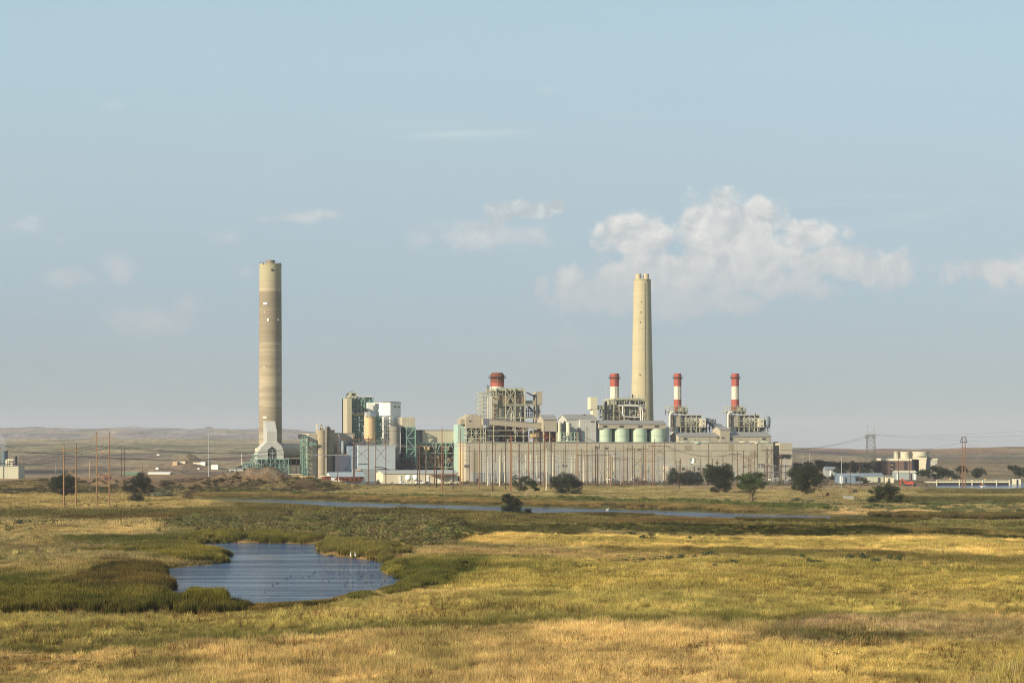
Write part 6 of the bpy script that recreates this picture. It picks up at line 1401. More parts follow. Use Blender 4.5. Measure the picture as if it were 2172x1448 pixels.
def shed(name, x0, x1, ye, yr, Y, dep, wm_, rm, label, doors=(), cat='shed'):
    t_ = wroot(name, (x0+x1)/2, Y, label, cat); a = at(x0, ye, Y); b_ = at(x1, ye, Y); zr = at(x0, yr, Y+dep/2)[2]; z0 = min(gz(a[0], Y), gz(b_[0], Y))-.3; v = Y
    m = MB(WL); m.prism([(v, z0), (v, a[2]), (v+dep/2, zr), (v+dep, a[2]), (v+dep, z0)], a[0], b_[0], 'u'); m.build('wall', wm_, t_)
    m = MB(WL); roofsheet(m, a[0], b_[0], a[2], zr, v, dep, .25, .4); m.build('roof', rm, t_)
    for d0, d1, yy_, mt in doors:
        m = MB(WL); p = at(d0, yy_, Y); q = at(d1, yy_, Y); m.box(p[0], q[0], Y-.3, Y-.03, z0+.3, p[2]); m.build('door', mt, t_)
    return t_
shed('blue_shed', 1778, 1829, 1009, 1004, 1420, 16, surf('shed_blue', S(120,138,156), .6, .15, .3), surf('shed_blue_roof', S(150,164,172), .5, .1), 'blue grey shed right of the pale leafless tree', ((1781,1787,1009,'white'),(1792,1796,1012,'dsteel')))
shed('cream_shed', 1826, 1874, 1010, 1003.5, 1450, 18, surf('shed_cream', S(192,194,172), .6, .15, .3), surf('shed_grey_roof', S(136,146,152), .5, .1), 'long pale cream shed with grey roof left of the cooling tower', ((1862,1867,1012,'dsteel'),))
shed('grey_house', 1751, 1773, 996, 989.5, 1720, 14, surf('house_grey', S(160,166,164), .6, .1, .2), surf('house_roof', S(130,138,142), .5), 'grey house with hipped roof behind the right tree cluster', ((1760,1763,998,'white'),), 'house')
shed('steel_workshop', 1900, 1944, 1001.5, 998, 1560, 14, surf('workshop', S(158,168,168), .6, .2, .3), 'cream', 'grey green workshop with cream fascia behind the red excavator', ((1902,1906,1004,'white'),(1931,1934,1004,'dark'),(1938,1942,1004,'white')), 'workshop')
shed('small_hut', 2150, 2165.5, 1014.6, 1013.6, 1395, 4, 'cream', 'dark', 'small cream hut at the right end of the footbridge', ((2156,2159.5,1017,'glass'),), 'hut')
shed('pump_hut', 1880, 1896, 1012, 1010, 1430, 6, 'cream', 'roof', 'small cream hut between the pale shed and the workshop', ((1884,1887,1014,'dsteel'),), 'hut')
# far left block with steam stack
t_ = shed('flat_block', -12, 39, 988, 987.2, 1560, 20, surf('block_cream', S(200,198,172), .6, .1, .2, ribs=.2), 'roof', 'cream flat block with a round vessel on top at the far left', ((7,8,989,'dsteel'),), 'building')
for a, b_, tp, mt in ((1.5,15,957.5,surf('vessel_blue', S(86,108,116), .5, .2)),(30,35,969,'dark')):
    m = MB(WL); c = at((a+b_)/2, 0, 1568); r = (b_-a)/2/F*1568; m.cyl(c[0], 1570, [(r, at(0,988,1568)[2]), (r, at(0,tp,1568)[2]), (r*1.1, at(0,tp,1568)[2]), (r*1.1, at(0,tp-1.5,1568)[2]), (r*.9, at(0,tp-1.5,1568)[2])], 20); m.build('vessel', mt, t_, smooth=True)
m = MB(WL); q = lambda a, b_: at(a, b_, 1562); m.bar(q(14,986), q(14,975), .9); m.bar(q(14,975), q(29,975), .7); m.bar(q(25,987), q(25,981), 1.2); m.bar(q(18,988), q(18,972), .3); m.build('pipework', 'cream', t_)
# steam
def steam(px, py, Y, w_, h_, dens, label, lean=-.5):
    m = MB(WL); a = at(px, py, Y); prof = []; n = 9; V = []; Fc = []; k = 16
    g2 = np.random.default_rng(int(px)+3)
    for i in range(n):
        f_ = i/(n-1); r = w_*(.35+.65*f_)*(1-.55*max(0, f_-.7)/.3); cx = a[0]+lean*h_*f_*f_
        for j in range(k): q = 2*math.pi*j/k; rr_ = r*(1+g2.normal(0,.12)); V.append((cx+rr_*math.cos(q), Y+rr_*math.sin(q), a[2]+h_*f_))
    for i in range(n-1):
        for j in range(k): Fc.append((i*k+j, i*k+(j+1) % k, (i+1)*k+(j+1) % k, (i+1)*k+j))
    Fc += [tuple(range(k-1,-1,-1)), tuple((n-1)*k+j for j in range(k))]
    m.add(V, Fc); o = m.build('steam_plume', 'white', None)
    mt = bpy.data.materials.new('steam'); mt.use_nodes = True; T = NT(mt.node_tree); T.n.clear(); pv = T.node('ShaderNodeVolumePrincipled'); pv.inputs['Color'].default_value = (.95,.95,.97,1); pv.inputs['Density'].default_value = dens
    ou = T.node('ShaderNodeOutputMaterial'); T.link(pv.outputs[0], ou.inputs['Volume']); o.data.materials.clear(); o.data.materials.append(mt)
    tag(o, label, None, None, 'stuff')
steam(8, 955, 1572, 5.5, 15, .10, 'white steam drifting from the vessel at the far left')
steam(1285.5, 850, Yof(1285, 34), 1.3, 14, .16, 'thin white steam above the pipe covered boiler', -.05)
# weir footbridge
Y = 1370; t_ = wroot('footbridge', 2060, Y, 'long cream footbridge with railings over the canal', 'footbridge')
m = MB(WL); WP.box(m, 1963, 2142, 1020.6, 1023.2, Y, 3); m.build('deck', 'cream', t_)
m = MB(WL); WP.box(m, 1986, 2140, 1023.4, 1030.5, Y+1.2, 1.4); m.build('weir_wall', 'dark', t_)
for x in (1987,2035,2062,2084,2114,2141): m = MB(WL); WP.box(m, x-1, x+1, 1017, 1031, Y-.4, .38); m.build('pier', 'cream', t_)
m = MB(WL)
for x in np.arange(1988, 2142, 3.2): p = at(x, 1020.6, Y+.1); m.bar(p, (p[0], p[1], p[2]+1.15), .06)
for yy_ in (1017.2, 1018.9): m.bar(at(1988, yy_, Y+.1), at(2141, yy_, Y+.1), .07)
m.build('railing', 'cream', t_)
for x in (2015, 2090): m = MB(WL); WP.box(m, x-1.6, x+1.6, 1014.6, 1019, Y+.5, 1); m.build('winch', 'yellow', t_)
# moored work raft
Y = 1305; t_ = wroot('work_boat', 2086, Y, 'small white and red work boat on the canal', 'boat'); t_.location.z = .05
a = at(2079, 0, Y)[0]; b_ = at(2091, 0, Y)[0]; m = MB(WL); V = [(a+.5,Y,.02),(b_-.8,Y,.02),(b_-.8,Y+1.8,.02),(a+.5,Y+1.8,.02),(a,Y-.2,.9),(b_+.2,Y+.9,1.0),(b_-.9,Y+2.0,.9),(a,Y+2,.9)]
m.add(V, [(0,3,2,1),(4,5,6,7),(0,1,5,4),(1,2,6,5),(2,3,7,6),(3,0,4,7)]); m.build('hull', 'white', t_)
m = MB(WL); m.box(a+.5, a+1.9, Y+.3, Y+1.5, .9, 2.1); m.build('cabin', 'rust', t_); m = MB(WL); m.box(b_-1.2, b_-.7, Y+.6, Y+1.1, .95, 2.3); m.build('motor', 'white', t_)
# red excavator
Y = Ybase(1031)
t_ = wroot('excavator', 1924, Y, 'red excavator with folded boom on the bank right of the round tree', 'excavator')
x0 = at(1924, 0, Y)[0]; z0 = gz(x0, Y); s = 1.0; m = MB(WL); m.prism([(x0-1.2,z0+1.1),(x0+3.6,z0+1.1),(x0+4,z0+1.6),(x0+4,z0+2.7),(x0+3.6,z0+3.0),(x0-.2,z0+2.6),(x0-1.2,z0+1.8)], Y-1.2, Y+1.4, 'v'); m.build('body', 'orange', t_)
m = MB(WL); m.box(x0-1.3, x0-.2, Y-1.3, Y-.1, z0+1.3, z0+3.3); m.build('cab', 'orange', t_); m = MB(WL); m.box(x0-1.2, x0-.3, Y-1.36, Y-1.31, z0+2.0, z0+3.1); m.build('window', 'glass', t_)
m = MB(WL)
for a, b_ in (((x0-.8,z0+1.8),(x0-3.0,z0+4.6)),((x0-3.0,z0+4.6),(x0-4.4,z0+3.6)),((x0-4.2,z0+3.9),(x0-4.8,z0+1.0))): m.bar((a[0],Y,a[1]), (b_[0],Y,b_[1]), .38)
m.build('boom', 'orange', t_); m = MB(WL); m.prism([(x0-5.4,z0+.3),(x0-4.0,z0+.3),(x0-4.2,z0+1.3),(x0-5.0,z0+1.4)], Y-.6, Y+.6, 'v'); m.build('bucket', 'rust', t_)
for yy_ in (Y-1.5, Y+.9): m = MB(WL); m.prism([(x0-1.8,z0+.2),(x0+2.8,z0+.2),(x0+3.2,z0+.6),(x0+2.8,z0+1.05),(x0-1.8,z0+1.05),(x0-2.2,z0+.6)], yy_, yy_+.6, 'v'); m.build('track', 'dark', t_)
Y = 1560; t_ = wroot('excavator', 224, Y, 'orange brown excavator far off on the left yard', 'excavator'); x0 = at(226, 0, Y)[0]; z0 = gz(x0, Y)
m = MB(WL); m.prism([(x0-2,z0+1.1),(x0+3.4,z0+1.1),(x0+3.4,z0+2.6),(x0-.5,z0+3.2),(x0-2,z0+2.4)], Y, Y+2.6, 'v'); m.build('body', 'rust', t_)
m = MB(WL); m.bar((x0-1.5,Y+1,z0+2), (x0-4.5,Y+1,z0+4.2), .4); m.bar((x0-4.5,Y+1,z0+4.2), (x0-6,Y+1,z0+1), .35); m.build('boom', 'rust', t_); m = MB(WL); m.box(x0-2.2, x0+3, Y, Y+2.6, z0, z0+1.05); m.build('track', 'dark', t_)
# concrete box and instrument cabinets by the river
Y = Ybase(1063.5); t_ = wroot('concrete_box', 1800, Y, 'pale concrete well box on the grass left of the round bushy tree', 'concrete box'); z0 = gz(at(1800,0,Y)[0], Y)
m = MB(WL); a, b_ = at(1790.5,0,Y)[0], at(1810.5,0,Y)[0]; m.box(a, b_, Y, Y+3, z0-.2, at(0,1054.5,Y)[2]+.7); m.build('wall', surf('box_concrete', S(168,166,152), .9, .2, .3), t_); m = MB(WL); m.box(a-.12, b_+.12, Y-.12, Y+3.12, at(0,1054.5,Y)[2]+.7, at(0,1053.6,Y)[2]+.7); m.build('lid', 'conc', t_)
m = MB(WL); m.bar(at(1790,1053,Y), at(1790,1045,Y), .05); m.bar(at(1790,1051.5,Y), at(1801,1052,Y), .04); m.build('handrail', 'steel', t_)
for px, a, b_, tp, bs, mt, lb in ((1805,1802.6,1809.8,1043.5,1051.5,'woodb','brown cabinet beside the dark one above the concrete box'),(1814,1810.4,1818,1041,1051,'dark','dark cabinet above and right of the concrete box'),(1756,1752.6,1758.6,1047,1054,'rust','rusty barrel like cabinet at the foot of the pale leafless tree')):
    Y = Ybase(bs+1.5); t_ = wroot('cabinet', px, Y, lb, 'cabinet'); p, q = at(a,0,Y)[0], at(b_,0,Y)[0]; z0 = gz(p, Y)
    m = MB(WL); m.box(p, q, Y, Y+1.4, z0+.3, at(0,tp,Y)[2]+.6); m.build('body', mt, t_); [MB(WL).box(c-.07, c+.07, Y+.2, Y+.34, z0-.2, z0+.3).build('leg', mt, t_) for c in (p+.2, q-.2)]
# dock, egrets, ducks
Y = Ybase(1191); x0, x1 = at(831,0,Y)[0], at(851,0,Y)[0]; t_ = empty('wooden_dock', ((x0+x1)/2, Y, .1), 'small weathered wooden dock in the reeds at the right of the pond', 'dock')
m = MB(WL)
for k in range(9): a = x0+(x1-x0)*k/9; m.box(a, a+(x1-x0)/9-.04, Y, Y+1.6, 1.35, 1.42)
m.build('deck', 'wood', t_)
for a, b_ in ((x0+.05,Y+.05),(x1-.15,Y+.05),(x0+.05,Y+1.5),(x1-.15,Y+1.5)): m = MB(WL); m.box(a, a+.1, b_, b_+.1, -.4, 1.9); m.build('post', 'woodb', t_)
m = MB(WL); m.box(x0, x1, Y-.05, Y-.01, .95, 1.3); m.box(x0, x1, Y-.05, Y-.01, .5, .8); m.build('skirt_board', 'wood', t_)
def egret(px, py, lb):
    Y = Ybase(1187); x = at(px,0,Y)[0]; z = .9; t_ = empty('egret', (x, Y, z-.6), lb, 'egret', 'white egrets in the reeds')
    m = MB(WL); m.cyl(x, Y, [(.02,z-.1),(.13,z+.05),(.17,z+.25),(.13,z+.45),(.06,z+.58),(.035,z+.7)], 12); m.bar((x,Y,z+.68), (x-.1,Y,z+.86), .03, 6); m.bar((x-.1,Y,z+.86), (x-.02,Y,z+1.05), .028, 6); m.bar((x-.05,Y,z+1.05), (x-.16,Y,z+1.04), .045, 6, .03); m.build('body', 'white', t_)
    m = MB(WL); m.bar((x-.15,Y,z+1.04), (x-.3,Y,z+1.02), .015, 5, .004); m.build('beak', 'yellow', t_); m = MB(WL); m.bar((x-.04,Y,z-.7), (x-.02,Y,z), .014); m.bar((x+.05,Y,z-.7), (x+.03,Y,z), .014); m.build('leg', 'dark', t_)
egret(744, 1160, 'left white egret perched in the cattails'); egret(753.5, 1160, 'right white egret perched in the cattails')
def duckmesh():
    m = MB(WL); n = 10; V = []; Fc = []
    prof = [(-.28,.0,.10),(-.24,.05,.10),(-.12,.11,.08),(.02,.13,.07),(.14,.10,.08),(.22,.05,.10)]
    for cx, r, cz in prof:
        for i in range(n): a = 2*math.pi*i/n; V.append((cx, r*math.cos(a), cz+r*.75*math.sin(a)))
    for k in range(len(prof)-1):
        for i in range(n): Fc.append((k*n+i, k*n+(i+1) % n, (k+1)*n+(i+1) % n, (k+1)*n+i))
    Fc.append(tuple((len(prof)-1)*n+i for i in range(n))); m.add(V, Fc)
    m.bar((.16,0,.12), (.22,0,.28), .045, 6, .035); m.bar((.18,0,.3), (.30,0,.29), .05, 6, .035); m.bar((.29,0,.28), (.37,0,.265), .022, 6, .01)
    me = bpy.data.meshes.new('duck'); me.from_pydata(np.concatenate(m.v).tolist(), [], m.f); me.materials.append(surf('duck_brown', S(74,62,50), .8, .2)); return me
dm = duckmesh(); g = random.Random(9)
DK = [(670,1209),(676,1211),(684,1207),(692,1210),(700,1208),(712,1211),(705,1213),(718,1208),(733,1205),(728,1206),(745,1217),(752,1216),(757,1217),(762,1211),(766,1216),(770,1221),(775,1200),(780,1204),(786,1218),(791,1219),(797,1202),(802,1223),(640,1222),(650,1221),(655,1220),(615,1221),
      (664,1214),(741,1232),(748,1233),(770,1234),(775,1234.5),(781,1234),(790,1233),(729,1239),(808,1237),(687,1230),(700,1231),(562,1254),(577,1240),(590,1236),(610,1225),(757,1197),(765,1198),(795,1213),(805,1218),(720,1216),(698,1213),(738,1207),(785,1223),(816,1230),(762,1226),(779,1213)]
for px, py in DK:
    Y = Ybase(py+.5); x = at(px,0,Y)[0]; o = bpy.data.objects.new('duck', dm); C.objects.link(o); o.location = (x+g.uniform(-.4,.4), Y, -.03); o.rotation_euler = (0,0,g.uniform(0,6.28)); s = g.uniform(.8,1.1); o.scale = (s,s,s*.72)
    tag(o, 'small dark duck floating in the flock on the pond', 'duck', 'ducks on the pond')
for i, (px, py) in enumerate(((1288,1081),)):
    Y = Ybase(py); x = at(px,0,Y)[0]; o = bpy.data.objects.new('swan', dm.copy()); o.data.materials.clear(); o.data.materials.append(M['white']); C.objects.link(o); o.location = (x,Y,0); o.scale = (2.2,2.2,2.2); tag(o, 'single white water bird on the river', 'bird')
# fence posts and a wire gate frame near the river
for i, (px, py, h) in enumerate(((895,1159,1.1),(906,1159,1.6),(2078,1107,2.4),(2084,1107,2.6),(2098,1110,1.4),(1021,1155,1.0))):
    Y = Ybase(py); x = at(px,0,Y)[0]; z = gz(x,Y); m = MB(WL); m.bar((x,Y,z-.3), (x,Y,z+h), .1, 6, .08); m.thing('fence_post', 'woodb', ['short left weathered post in the brush right of the dock','taller right weathered post in the brush right of the dock','left tall post at the river edge on the right','right tall post at the river edge on the right','short post right of the two river edge posts','lone short post at the edge of the brush'][i], 'post')
# far sheds on the left plain
def groundY(px, py, y0=1300, y1=9000):
    ys_ = np.linspace(y0, y1, 3000); zz = gh((px-1086)/F*ys_, ys_); rows = HZ-(zz-CAMZ)/ys_*F
    k = np.where(rows <= py)[0]; return float(ys_[k[0]]) if len(k) else 3000.
for i, (px, py, w_, h_, mt, lb) in enumerate(((371,984,5,5,'tan','leftmost of the distant pale tanks on the left plain'),(384,982,9,3.5,'cream','distant cream shed beside the distant tank'),(417,983.5,8,3,'cream','distant cream shed near the lamp mast'),(430,984,5,4,'white','distant white box left of the lamp mast'),(335,963.5,4,2.4,'white','tiny white shed alone on the far left plain'),
        (455,991,7,6,'white','white plant house at the edge of the coal pile'),(333,993,2.5,2,'white','small white box on the grey yard'),(421,994,2,2,'white','small white marker box left of the coal pile'))):
    Y = groundY(px, py+h_*.9); x = at(px, py, Y)[0]; z0 = gz(x, Y); m = MB(WL); zb = z0-.3; zt = z0+h_; m.box(x-w_/2, x+w_/2, Y, Y+6, zb, zt-.4); t_ = empty('distant_shed', (x, Y, z0), lb, 'shed'); m.build('wall', mt, t_); m = MB(WL); m.box(x-w_/2-.3, x+w_/2+.3, Y-.3, Y+6.3, zt-.4, zt); m.build('roof', 'roof', t_)
shed('green_roofed_shed', 259.5, 291, 1005, 1001.5, 1790, 16, surf('shed_green', S(134,158,128), .6, .1, .2), 'greenroof', 'pale green shed on the left yard behind the field trees', (), 'shed')
shed('white_long_shed', 314, 360, 1003.5, 1001.2, 1800, 10, 'cream', 'white', 'long flat white shed right of the pale green one', (), 'shed')
shed('white_site_office', 486, 515, 994.5, 993, 1420, 9, surf('office', S(196,196,182), .6, .1, .2), 'roof', 'white site office between the coal pile and the dirt mound', ((494,496,997,'glass'),(500,502.5,996,'dsteel')), 'office')
# coal pile
Y = 1620; m = MB(WL); x0, x1 = at(463,0,Y)[0], at(515,0,Y)[0]; V = []; n = 14
for j in range(5):
    for i in range(n+1):
        f_ = i/n; e = math.sin(math.pi*j/4)
        top = np.interp(f_, [0,.3,.7,1], [.0,8,12,14]); V.append((x0+(x1-x0)*f_*1.35, Y+j*9, max(-.5, top*e+g.uniform(-.3,.3))))
Fc = [(j*(n+1)+i, j*(n+1)+i+1, (j+1)*(n+1)+i+1, (j+1)*(n+1)+i) for j in range(4) for i in range(n)]
m.add(V, Fc); o = m.build('coal_pile', 'coal', None); tag(o, 'black coal pile left of the tallest chimney', 'coal pile')

# ============================================================ trees
leafm, T, b = pmat('leaf', None, .6, .2)
a_ = T.node('ShaderNodeAttribute'); a_.attribute_name = 'shade'; T.link(a_.outputs['Color'], b.inputs['Base Color'])
tr = T.node('ShaderNodeBsdfTranslucent'); T.link(a_.outputs['Color'], tr.inputs[0]); mx = T.node('ShaderNodeMixShader'); mx.inputs[0].default_value = .18
T.link(b.outputs[0], mx.inputs[1]); T.link(tr.outputs[0], mx.inputs[2]); T.link(mx.outputs[0], T.n['Material Output'].inputs[0])
def tree(px, base, blobs, label, col=(58,64,38), cat='tree', dens=1.0, trunk=(118,104,88), Y=None, twigs=0, seed=0, group=None, leaf=.34, name='tree'):
    """blobs: (photo column, row, half width, half height) of the masses of the crown"""
    Y = Y or Ybase(base); k = Y/F; x0 = at(px,0,Y)[0]; z0 = gz(x0, Y); gg = np.random.default_rng(seed+int(px))
    t_ = empty(name, (x0, Y, z0), label, cat, group)
    bl = [((bx-1086)*k, Y+gg.uniform(-.5,.5)*bw*k, CAMZ-(by-HZ)*k, bw*k, bh*k) for bx, by, bw, bh in blobs]
    m = MB(WL); hh = max(b_[2] for b_ in bl)-z0; r0 = max(.16, hh*.028)
    fork = (x0+gg.normal(0,.2), Y, z0+hh*.22)
    m.bar((x0, Y, z0-.4), fork, r0*1.2, 8, r0)
    for (cx, cy, cz, rw, rh) in bl:
        mid = tuple((np.array(fork)+np.array((cx,cy,cz)))/2+np.array([gg.normal(0,.3), gg.normal(0,.3), -.1*hh*gg.uniform(0,1)]))
        m.bar(fork, mid, r0*.7, 6, r0*.45); m.bar(mid, (cx,cy,cz), r0*.45, 6, r0*.2)
        for q in range(5 + twigs):
            d = gg.normal(size=3)*np.array([rw,rw*.8,rh])*.6; d[2] = abs(d[2])*.9 if twigs else d[2]; m.bar(mid if q % 2 else (cx,cy,cz), (cx+d[0],cy+d[1],cz+d[2]), r0*.16, 4, .03)
            if twigs: e = d*1.25+gg.normal(size=3)*.6; m.bar((cx+d[0]*.5,cy+d[1]*.5,cz+d[2]*.5), (cx+e[0],cy+e[1],cz+e[2]), .07, 3, .02)
    m.build('trunk', surf('bark_%d_%d' % (trunk[0], trunk[2]), S(*trunk), .95, .4, scale=6), t_)
    V = []; A = []; base_c = lin(col)*.74
    for (cx, cy, cz, rw, rh) in bl:
        vol = rw*rw*rh; nc = int(max(22, min(86, vol*.72))) if dens > .5 else int(max(10, min(40, vol*.3)))
        for _ in range(nc):
            d = gg.normal(size=3); d /= np.linalg.norm(d); q = gg.uniform(.2, 1)**.4
            c = np.array([cx,cy,cz])+d*q*np.array([rw, rw*.85, rh])*gg.choice([.7,.95,1.05,1.3], p=[.3,.35,.25,.1])
            if c[2] < z0+.3: c[2] = z0+.3+gg.uniform(0,.4)
            cr_ = gg.uniform(.14,.34)*min(rw, rh*1.4)+.3; tone = gg.uniform(.45,2.0); nl = int(dens*max(14, 95*cr_*cr_/(leaf/.34)**2*.5+30))
            dd = gg.normal(size=(nl,3)); dd /= np.linalg.norm(dd,axis=1)[:,None]; rad = gg.uniform(.3,1.15,(nl,1))**.6*cr_
            P_ = c+dd*rad*np.array([1.15,1.1,.8]); nn = dd+gg.normal(size=(nl,3))*.7; nn /= np.linalg.norm(nn,axis=1)[:,None]
            aa = np.cross(nn, gg.normal(size=(nl,3))); aa /= np.linalg.norm(aa,axis=1)[:,None]+1e-9; bb = np.cross(nn, aa); s = leaf*gg.uniform(.55,1.25,(nl,1))*.62
            V.append(np.stack([P_-aa*s, P_-bb*s*.6, P_+aa*s, P_+bb*s*.6], 1).reshape(-1,3))
            tn = base_c*tone*gg.uniform(.75,1.3,(nl,1))*(1+gg.normal(0,.06,(nl,3))); A.append(np.repeat(tn, 4, 0))
    if dens > 0:
        V = np.concatenate(V); A = np.clip(np.concatenate(A), .003, .6); Fq = np.arange(len(V)).reshape(-1,4)
        me = rawmesh('crown', V-np.array([x0,Y,z0]), Fq, leafm); shade(me, A); o = bpy.data.objects.new('crown', me); C.objects.link(o); o.parent = t_
    return t_
D = (54,62,36); DD = (44,52,36)
tree(135, 1058, [(135,1020,26,15),(120,1030,17,13),(150,1034,16,14),(135,1042,12,10)], 'dark round cottonwood behind the shorter pole pair at the far left', D)
tree(292, 1066, [(300,1022,22,15),(312,1036,14,16),(285,1048,16,12),(272,1036,14,8),(296,1058,11,7)], 'dark leaning cottonwood in the left field right of the pole pairs', DD)
tree(346, 1055, [(346,1046,17,9),(358,1048,11,7),(333,1049,10,6)], 'grey green rounded bush right of the leaning cottonwood', (104,110,84), 'bush', .8)
tree(396, 1058, [(396,1051,12,6)], 'small brown thorny bush at the left end of the river', (110,90,66), 'bush', .7)
tree(1116, 1062, [(1098,1020,13,12),(1118,1018,16,9),(1130,1026,12,9),(1106,1034,14,8),(1139,1037,6,3.5)], 'spreading tree with pale forked trunk behind the river', (60,70,40), trunk=(168,150,120))
tree(1095, 1099, [(1076,1056,14,9),(1090,1066,18,12),(1074,1078,14,9),(1096,1084,13,10)], 'dark bushy tree on the near river bank', DD)
tree(1119, 1097, [(1119,1086,10,9),(1114,1090,7,6)], 'small dark bush right of the dark bushy tree', DD, 'bush')
tree(1200, 1054, [(1182,1020,18,11),(1200,1016,20,13),(1220,1024,17,12),(1196,1036,18,11),(1222,1042,12,8),(1176,1030,14,7)], 'big spreading dark tree before the middle of the turbine hall', (50,58,40))
tree(1437, 1034, [(1428,1008,14,13),(1440,1012,12,12),(1424,1018,10,8)], 'dark tree with pale leaning trunk at the left of the dark hedge', (56,64,44), trunk=(150,134,108))
tree(1468, 1030, [(1460,1010,16,12),(1478,1012,13,11),(1458,1020,16,9),(1484,1020,11,9)], 'dark grey green hedge like tree between two taller trees', (52,60,52))
tree(1525, 1050, [(1512,1000,20,16),(1534,998,20,15),(1548,1012,14,14),(1505,1014,16,12),(1528,1022,20,14),(1540,1034,14,9),(1516,1038,10,7)], 'tallest dark tree before the turbine hall', (50,58,34))
tree(1595, 1068, [(1582,1016,18,13),(1604,1012,18,13),(1614,1026,12,10),(1590,1030,18,10),(1574,1030,14,8)], 'round bright green tree with bare lower trunk before the turbine hall', (66,82,36), trunk=(120,100,80))
tree(1592, 1067, [(1592,1050,11,9),(1598,1058,8,6)], 'brown dead twigs round the trunk of the bright green tree', (120,98,72), 'shrub', .25, twigs=6, seed=3, name='shrub')
tree(1702, 1058, [(1692,1006,20,15),(1710,1002,22,16),(1730,1010,18,15),(1700,1024,18,12),(1716,1034,16,14),(1690,1032,12,9)], 'tall dark tree cluster right of the end block', (50,60,34), trunk=(140,118,94))
tree(1743, 1058, [(1740,1022,14,13),(1752,1026,12,14),(1734,1034,10,10)], 'pale half leafless tree right of the tall dark cluster', (112,100,66), 'tree', .22, twigs=9, trunk=(156,134,104))
tree(1877, 1073, [(1862,1042,20,12),(1886,1038,22,13),(1902,1052,16,12),(1870,1058,22,11),(1896,1062,16,8),(1848,1060,10,6)], 'broad dark green bushy tree by the river at the right', (54,66,30))
tree(1828, 1026, [(1826,1016,13,6),(1836,1019,8,5)], 'dark bush before the pale cream shed', DD, 'bush')
tree(1815, 1024, [(1815,1014,6,7)], 'small round bush before the blue grey shed', (92,96,60), 'bush', .7)
RT = [(1690,985,13,8),(1716,984,12,8),(1742,982,14,9),(1765,984,13,9),(1788,986,14,9),(1812,986,14,10),(1836,987,14,10),(1860,985,14,11),(1780,998,14,8),(1836,998,14,8),(1768,1012,9,10)]
for i, (x, y, a, b_) in enumerate(RT):
    tree(x, 1010, [(x-4,y,a*.7,b_*.8),(x+5,y+2,a*.7,b_*.8),(x,y+8,a*.8,b_*.8)], f'{ordn[i]} of the dark green trees from the left behind the right hand sheds' if i < 8 else ('dark tree behind the blue grey shed','dark tree behind the pale cream shed','dark bush left of the blue grey shed')[i-8], (56,66,48), Y=1760+i*12 if i < 8 else 1560, leaf=.55, dens=.8, group='trees behind the right hand sheds')
for x, y, a, b_, lb in ((1960,1003,14,9,'dark tree at the right foot of the cooling tower'),(1984,996,16,12,'dark tree right of the cooling tower'),(2008,1002,14,11,'dark tree left of the tall narrow pole pair'),(1985,1010,18,6,'low dark brush left of the footbridge'),(2040,995,12,9,'dark tree behind the tall narrow pole pair'),
        (2076,999,16,9,'dark spreading tree behind the footbridge'),(2072,1008,10,5,'low bush behind the footbridge'),(2025,1010,16,5,'grey green scrub behind the footbridge'),(2150,992,12,8,'upper dark tree at the right edge'),(2165,1000,18,12,'large dark tree at the right edge behind the hut')):
    tree(x, 1016, [(x-a*.4,y,a*.65,b_*.8),(x+a*.4,y+1,a*.65,b_*.75),(x,y-b_*.3,a*.6,b_*.6)], lb, (50,60,42), Y=1500 if x < 2020 else 1560, leaf=.5, dens=.9)
def bare(px, base, w_, h_, lb, col=(120,98,76)): tree(px, base, [(px,base-h_*.62,w_,h_*.4),(px-w_*.4,base-h_*.5,w_*.6,h_*.3),(px+w_*.4,base-h_*.5,w_*.6,h_*.3)], lb, col, 'shrub', .10, twigs=16, trunk=col, name='shrub')
bare(650, 1046, 16, 32, 'leafless twiggy shrub before the beige block'); bare(636, 1042, 14, 26, 'leafless twiggy shrub left of another before the beige block', (110,90,70)); bare(668, 1048, 12, 14, 'low leafless shrub right of the twiggy ones', (128,100,80)); bare(738, 1044, 8, 11, 'small leafless shrub below the pale blue building')
bare(1354, 1036, 13, 30, 'leafless twiggy shrub before the switchyard below the green silos', (128,104,92)); bare(1366, 1036, 9, 22, 'smaller leafless shrub right of the twiggy switchyard one', (128,104,92)); bare(725, 1020, 8, 12, 'leafless bush before the long white walled shed'); bare(1715, 1113, 8, 9, 'small leafless shrub in the dark reeds of the right bank')
tree(922, 1024, [(922,1018,11,6)], 'dark low bush before the cream warehouse', (86,84,58), 'bush', .7)
# single dark shrubs in the meadow
SH = [(1248,1204,12,3),(1272,1202,12,4),(1300,1202,14,4),(1330,1201,13,4),(1358,1200,14,5),(1388,1199,14,5),(1418,1198,14,6),(1446,1197,13,6),(1474,1197,13,6),(1503,1194,15,8),(1522,1197,10,6),(1554,1210,13,6),(1516,1218,7,5),(1580,1187,7,4),(1656,1188,9,5),
      (1698,1205,14,9),(1722,1211,14,7),(1740,1210,10,6),(1778,1215,7,5),(1800,1200,14,6),(1828,1200,14,8),(1858,1208,12,7),(1888,1202,10,6),(1908,1204,10,8),(1145,1175,7,3),(1092,1195,8,4),(1460,1160,5,3),(1368,1151,16,5),(337,1137,5,6),(40,1120,10,7),(62,1117,6,5),(15,1124,6,4),(1464,1148,7,5),(1492,1148,6,4),(1705,1330,8,3)]
sb = [leafball('shrub', 420, 1.0, 1.0, .085, seed=80+i) for i in range(3)]
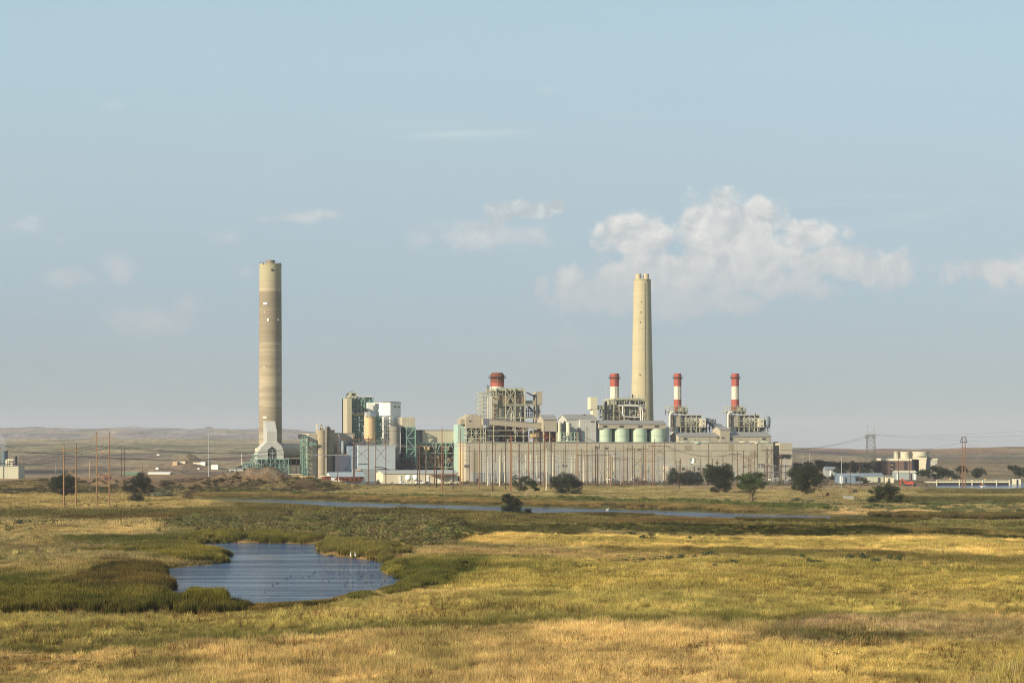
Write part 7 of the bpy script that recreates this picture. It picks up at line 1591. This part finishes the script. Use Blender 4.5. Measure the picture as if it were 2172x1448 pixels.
shm, T, b = pmat('shrub_leaf', None, .8, .2); a_ = T.node('ShaderNodeAttribute'); a_.attribute_name = 'shade'; c_ = T.mix(1.0, a_.outputs['Color'], tuple(lin((78,88,58))*.62), 'MULTIPLY'); T.link(c_, b.inputs['Base Color'])
for s_ in sb: s_.data.materials.clear(); s_.data.materials.append(shm)
for i, (px, py, w_, h_) in enumerate(SH):
    Y = Ybase(py); x = at(px,0,Y)[0]; o = bpy.data.objects.new('sage_shrub', sb[i % 3].data); C.objects.link(o); k = Y/F; o.location = (x, Y, gz(x,Y)-.05); o.scale = (w_*k*.85, w_*k*.85, max(.85, h_*k*1.9)); o.rotation_euler = (0,0,i*1.3)
    if i < 11: lb = f'{ordn[i]} dark shrub from the left in the long meadow row'
    elif 15 <= i < 24: lb = f'{ordn[i-15]} dark shrub from the left in the broken right meadow row'
    else: lb = {11:'lone shrub below the right end of the long shrub row',12:'small shrub below the long row',13:'small shrub above and between the two shrub rows',14:'small shrub just left of the broken right hand row',24:'small dark shrub in the pale meadow right of the brush',25:'small shrub between the pond and the long shrub row',26:'tiny shrub in the straw band',27:'wide low shrub where the straw band starts',28:'small dark shrub behind the pond reeds',
        29:'larger of the shrubs at the far left meadow edge',30:'small shrub right of the larger far left one',31:'small shrub left of the larger far left one',32:'left of two small shrubs in the straw band',33:'right of two small shrubs in the straw band',34:'low shrub in the near right grass'}[i]
    tag(o, lb, 'shrub', 'dark shrubs in the meadow')

# ------------------------------------------------------------ haze
hz = MB(WL).box(-14500, 14500, -500, 12600, -4, 182).build('haze', 'dark', None, loc=(0,0,0))
hm = bpy.data.materials.new('haze_air'); hm.use_nodes = True; T = NT(hm.node_tree); T.n.clear()
pv = T.node('ShaderNodeVolumePrincipled'); pv.inputs['Color'].default_value = (.95,.94,1.0,1); pv.inputs['Density'].default_value = 4.6e-5
pv.inputs['Anisotropy'].default_value = .0
ou = T.node('ShaderNodeOutputMaterial'); T.link(pv.outputs[0], ou.inputs['Volume'])
hz.data.materials.clear(); hz.data.materials.append(hm)
tag(hz, 'thin pale summer haze over the plain', None, None, 'stuff')
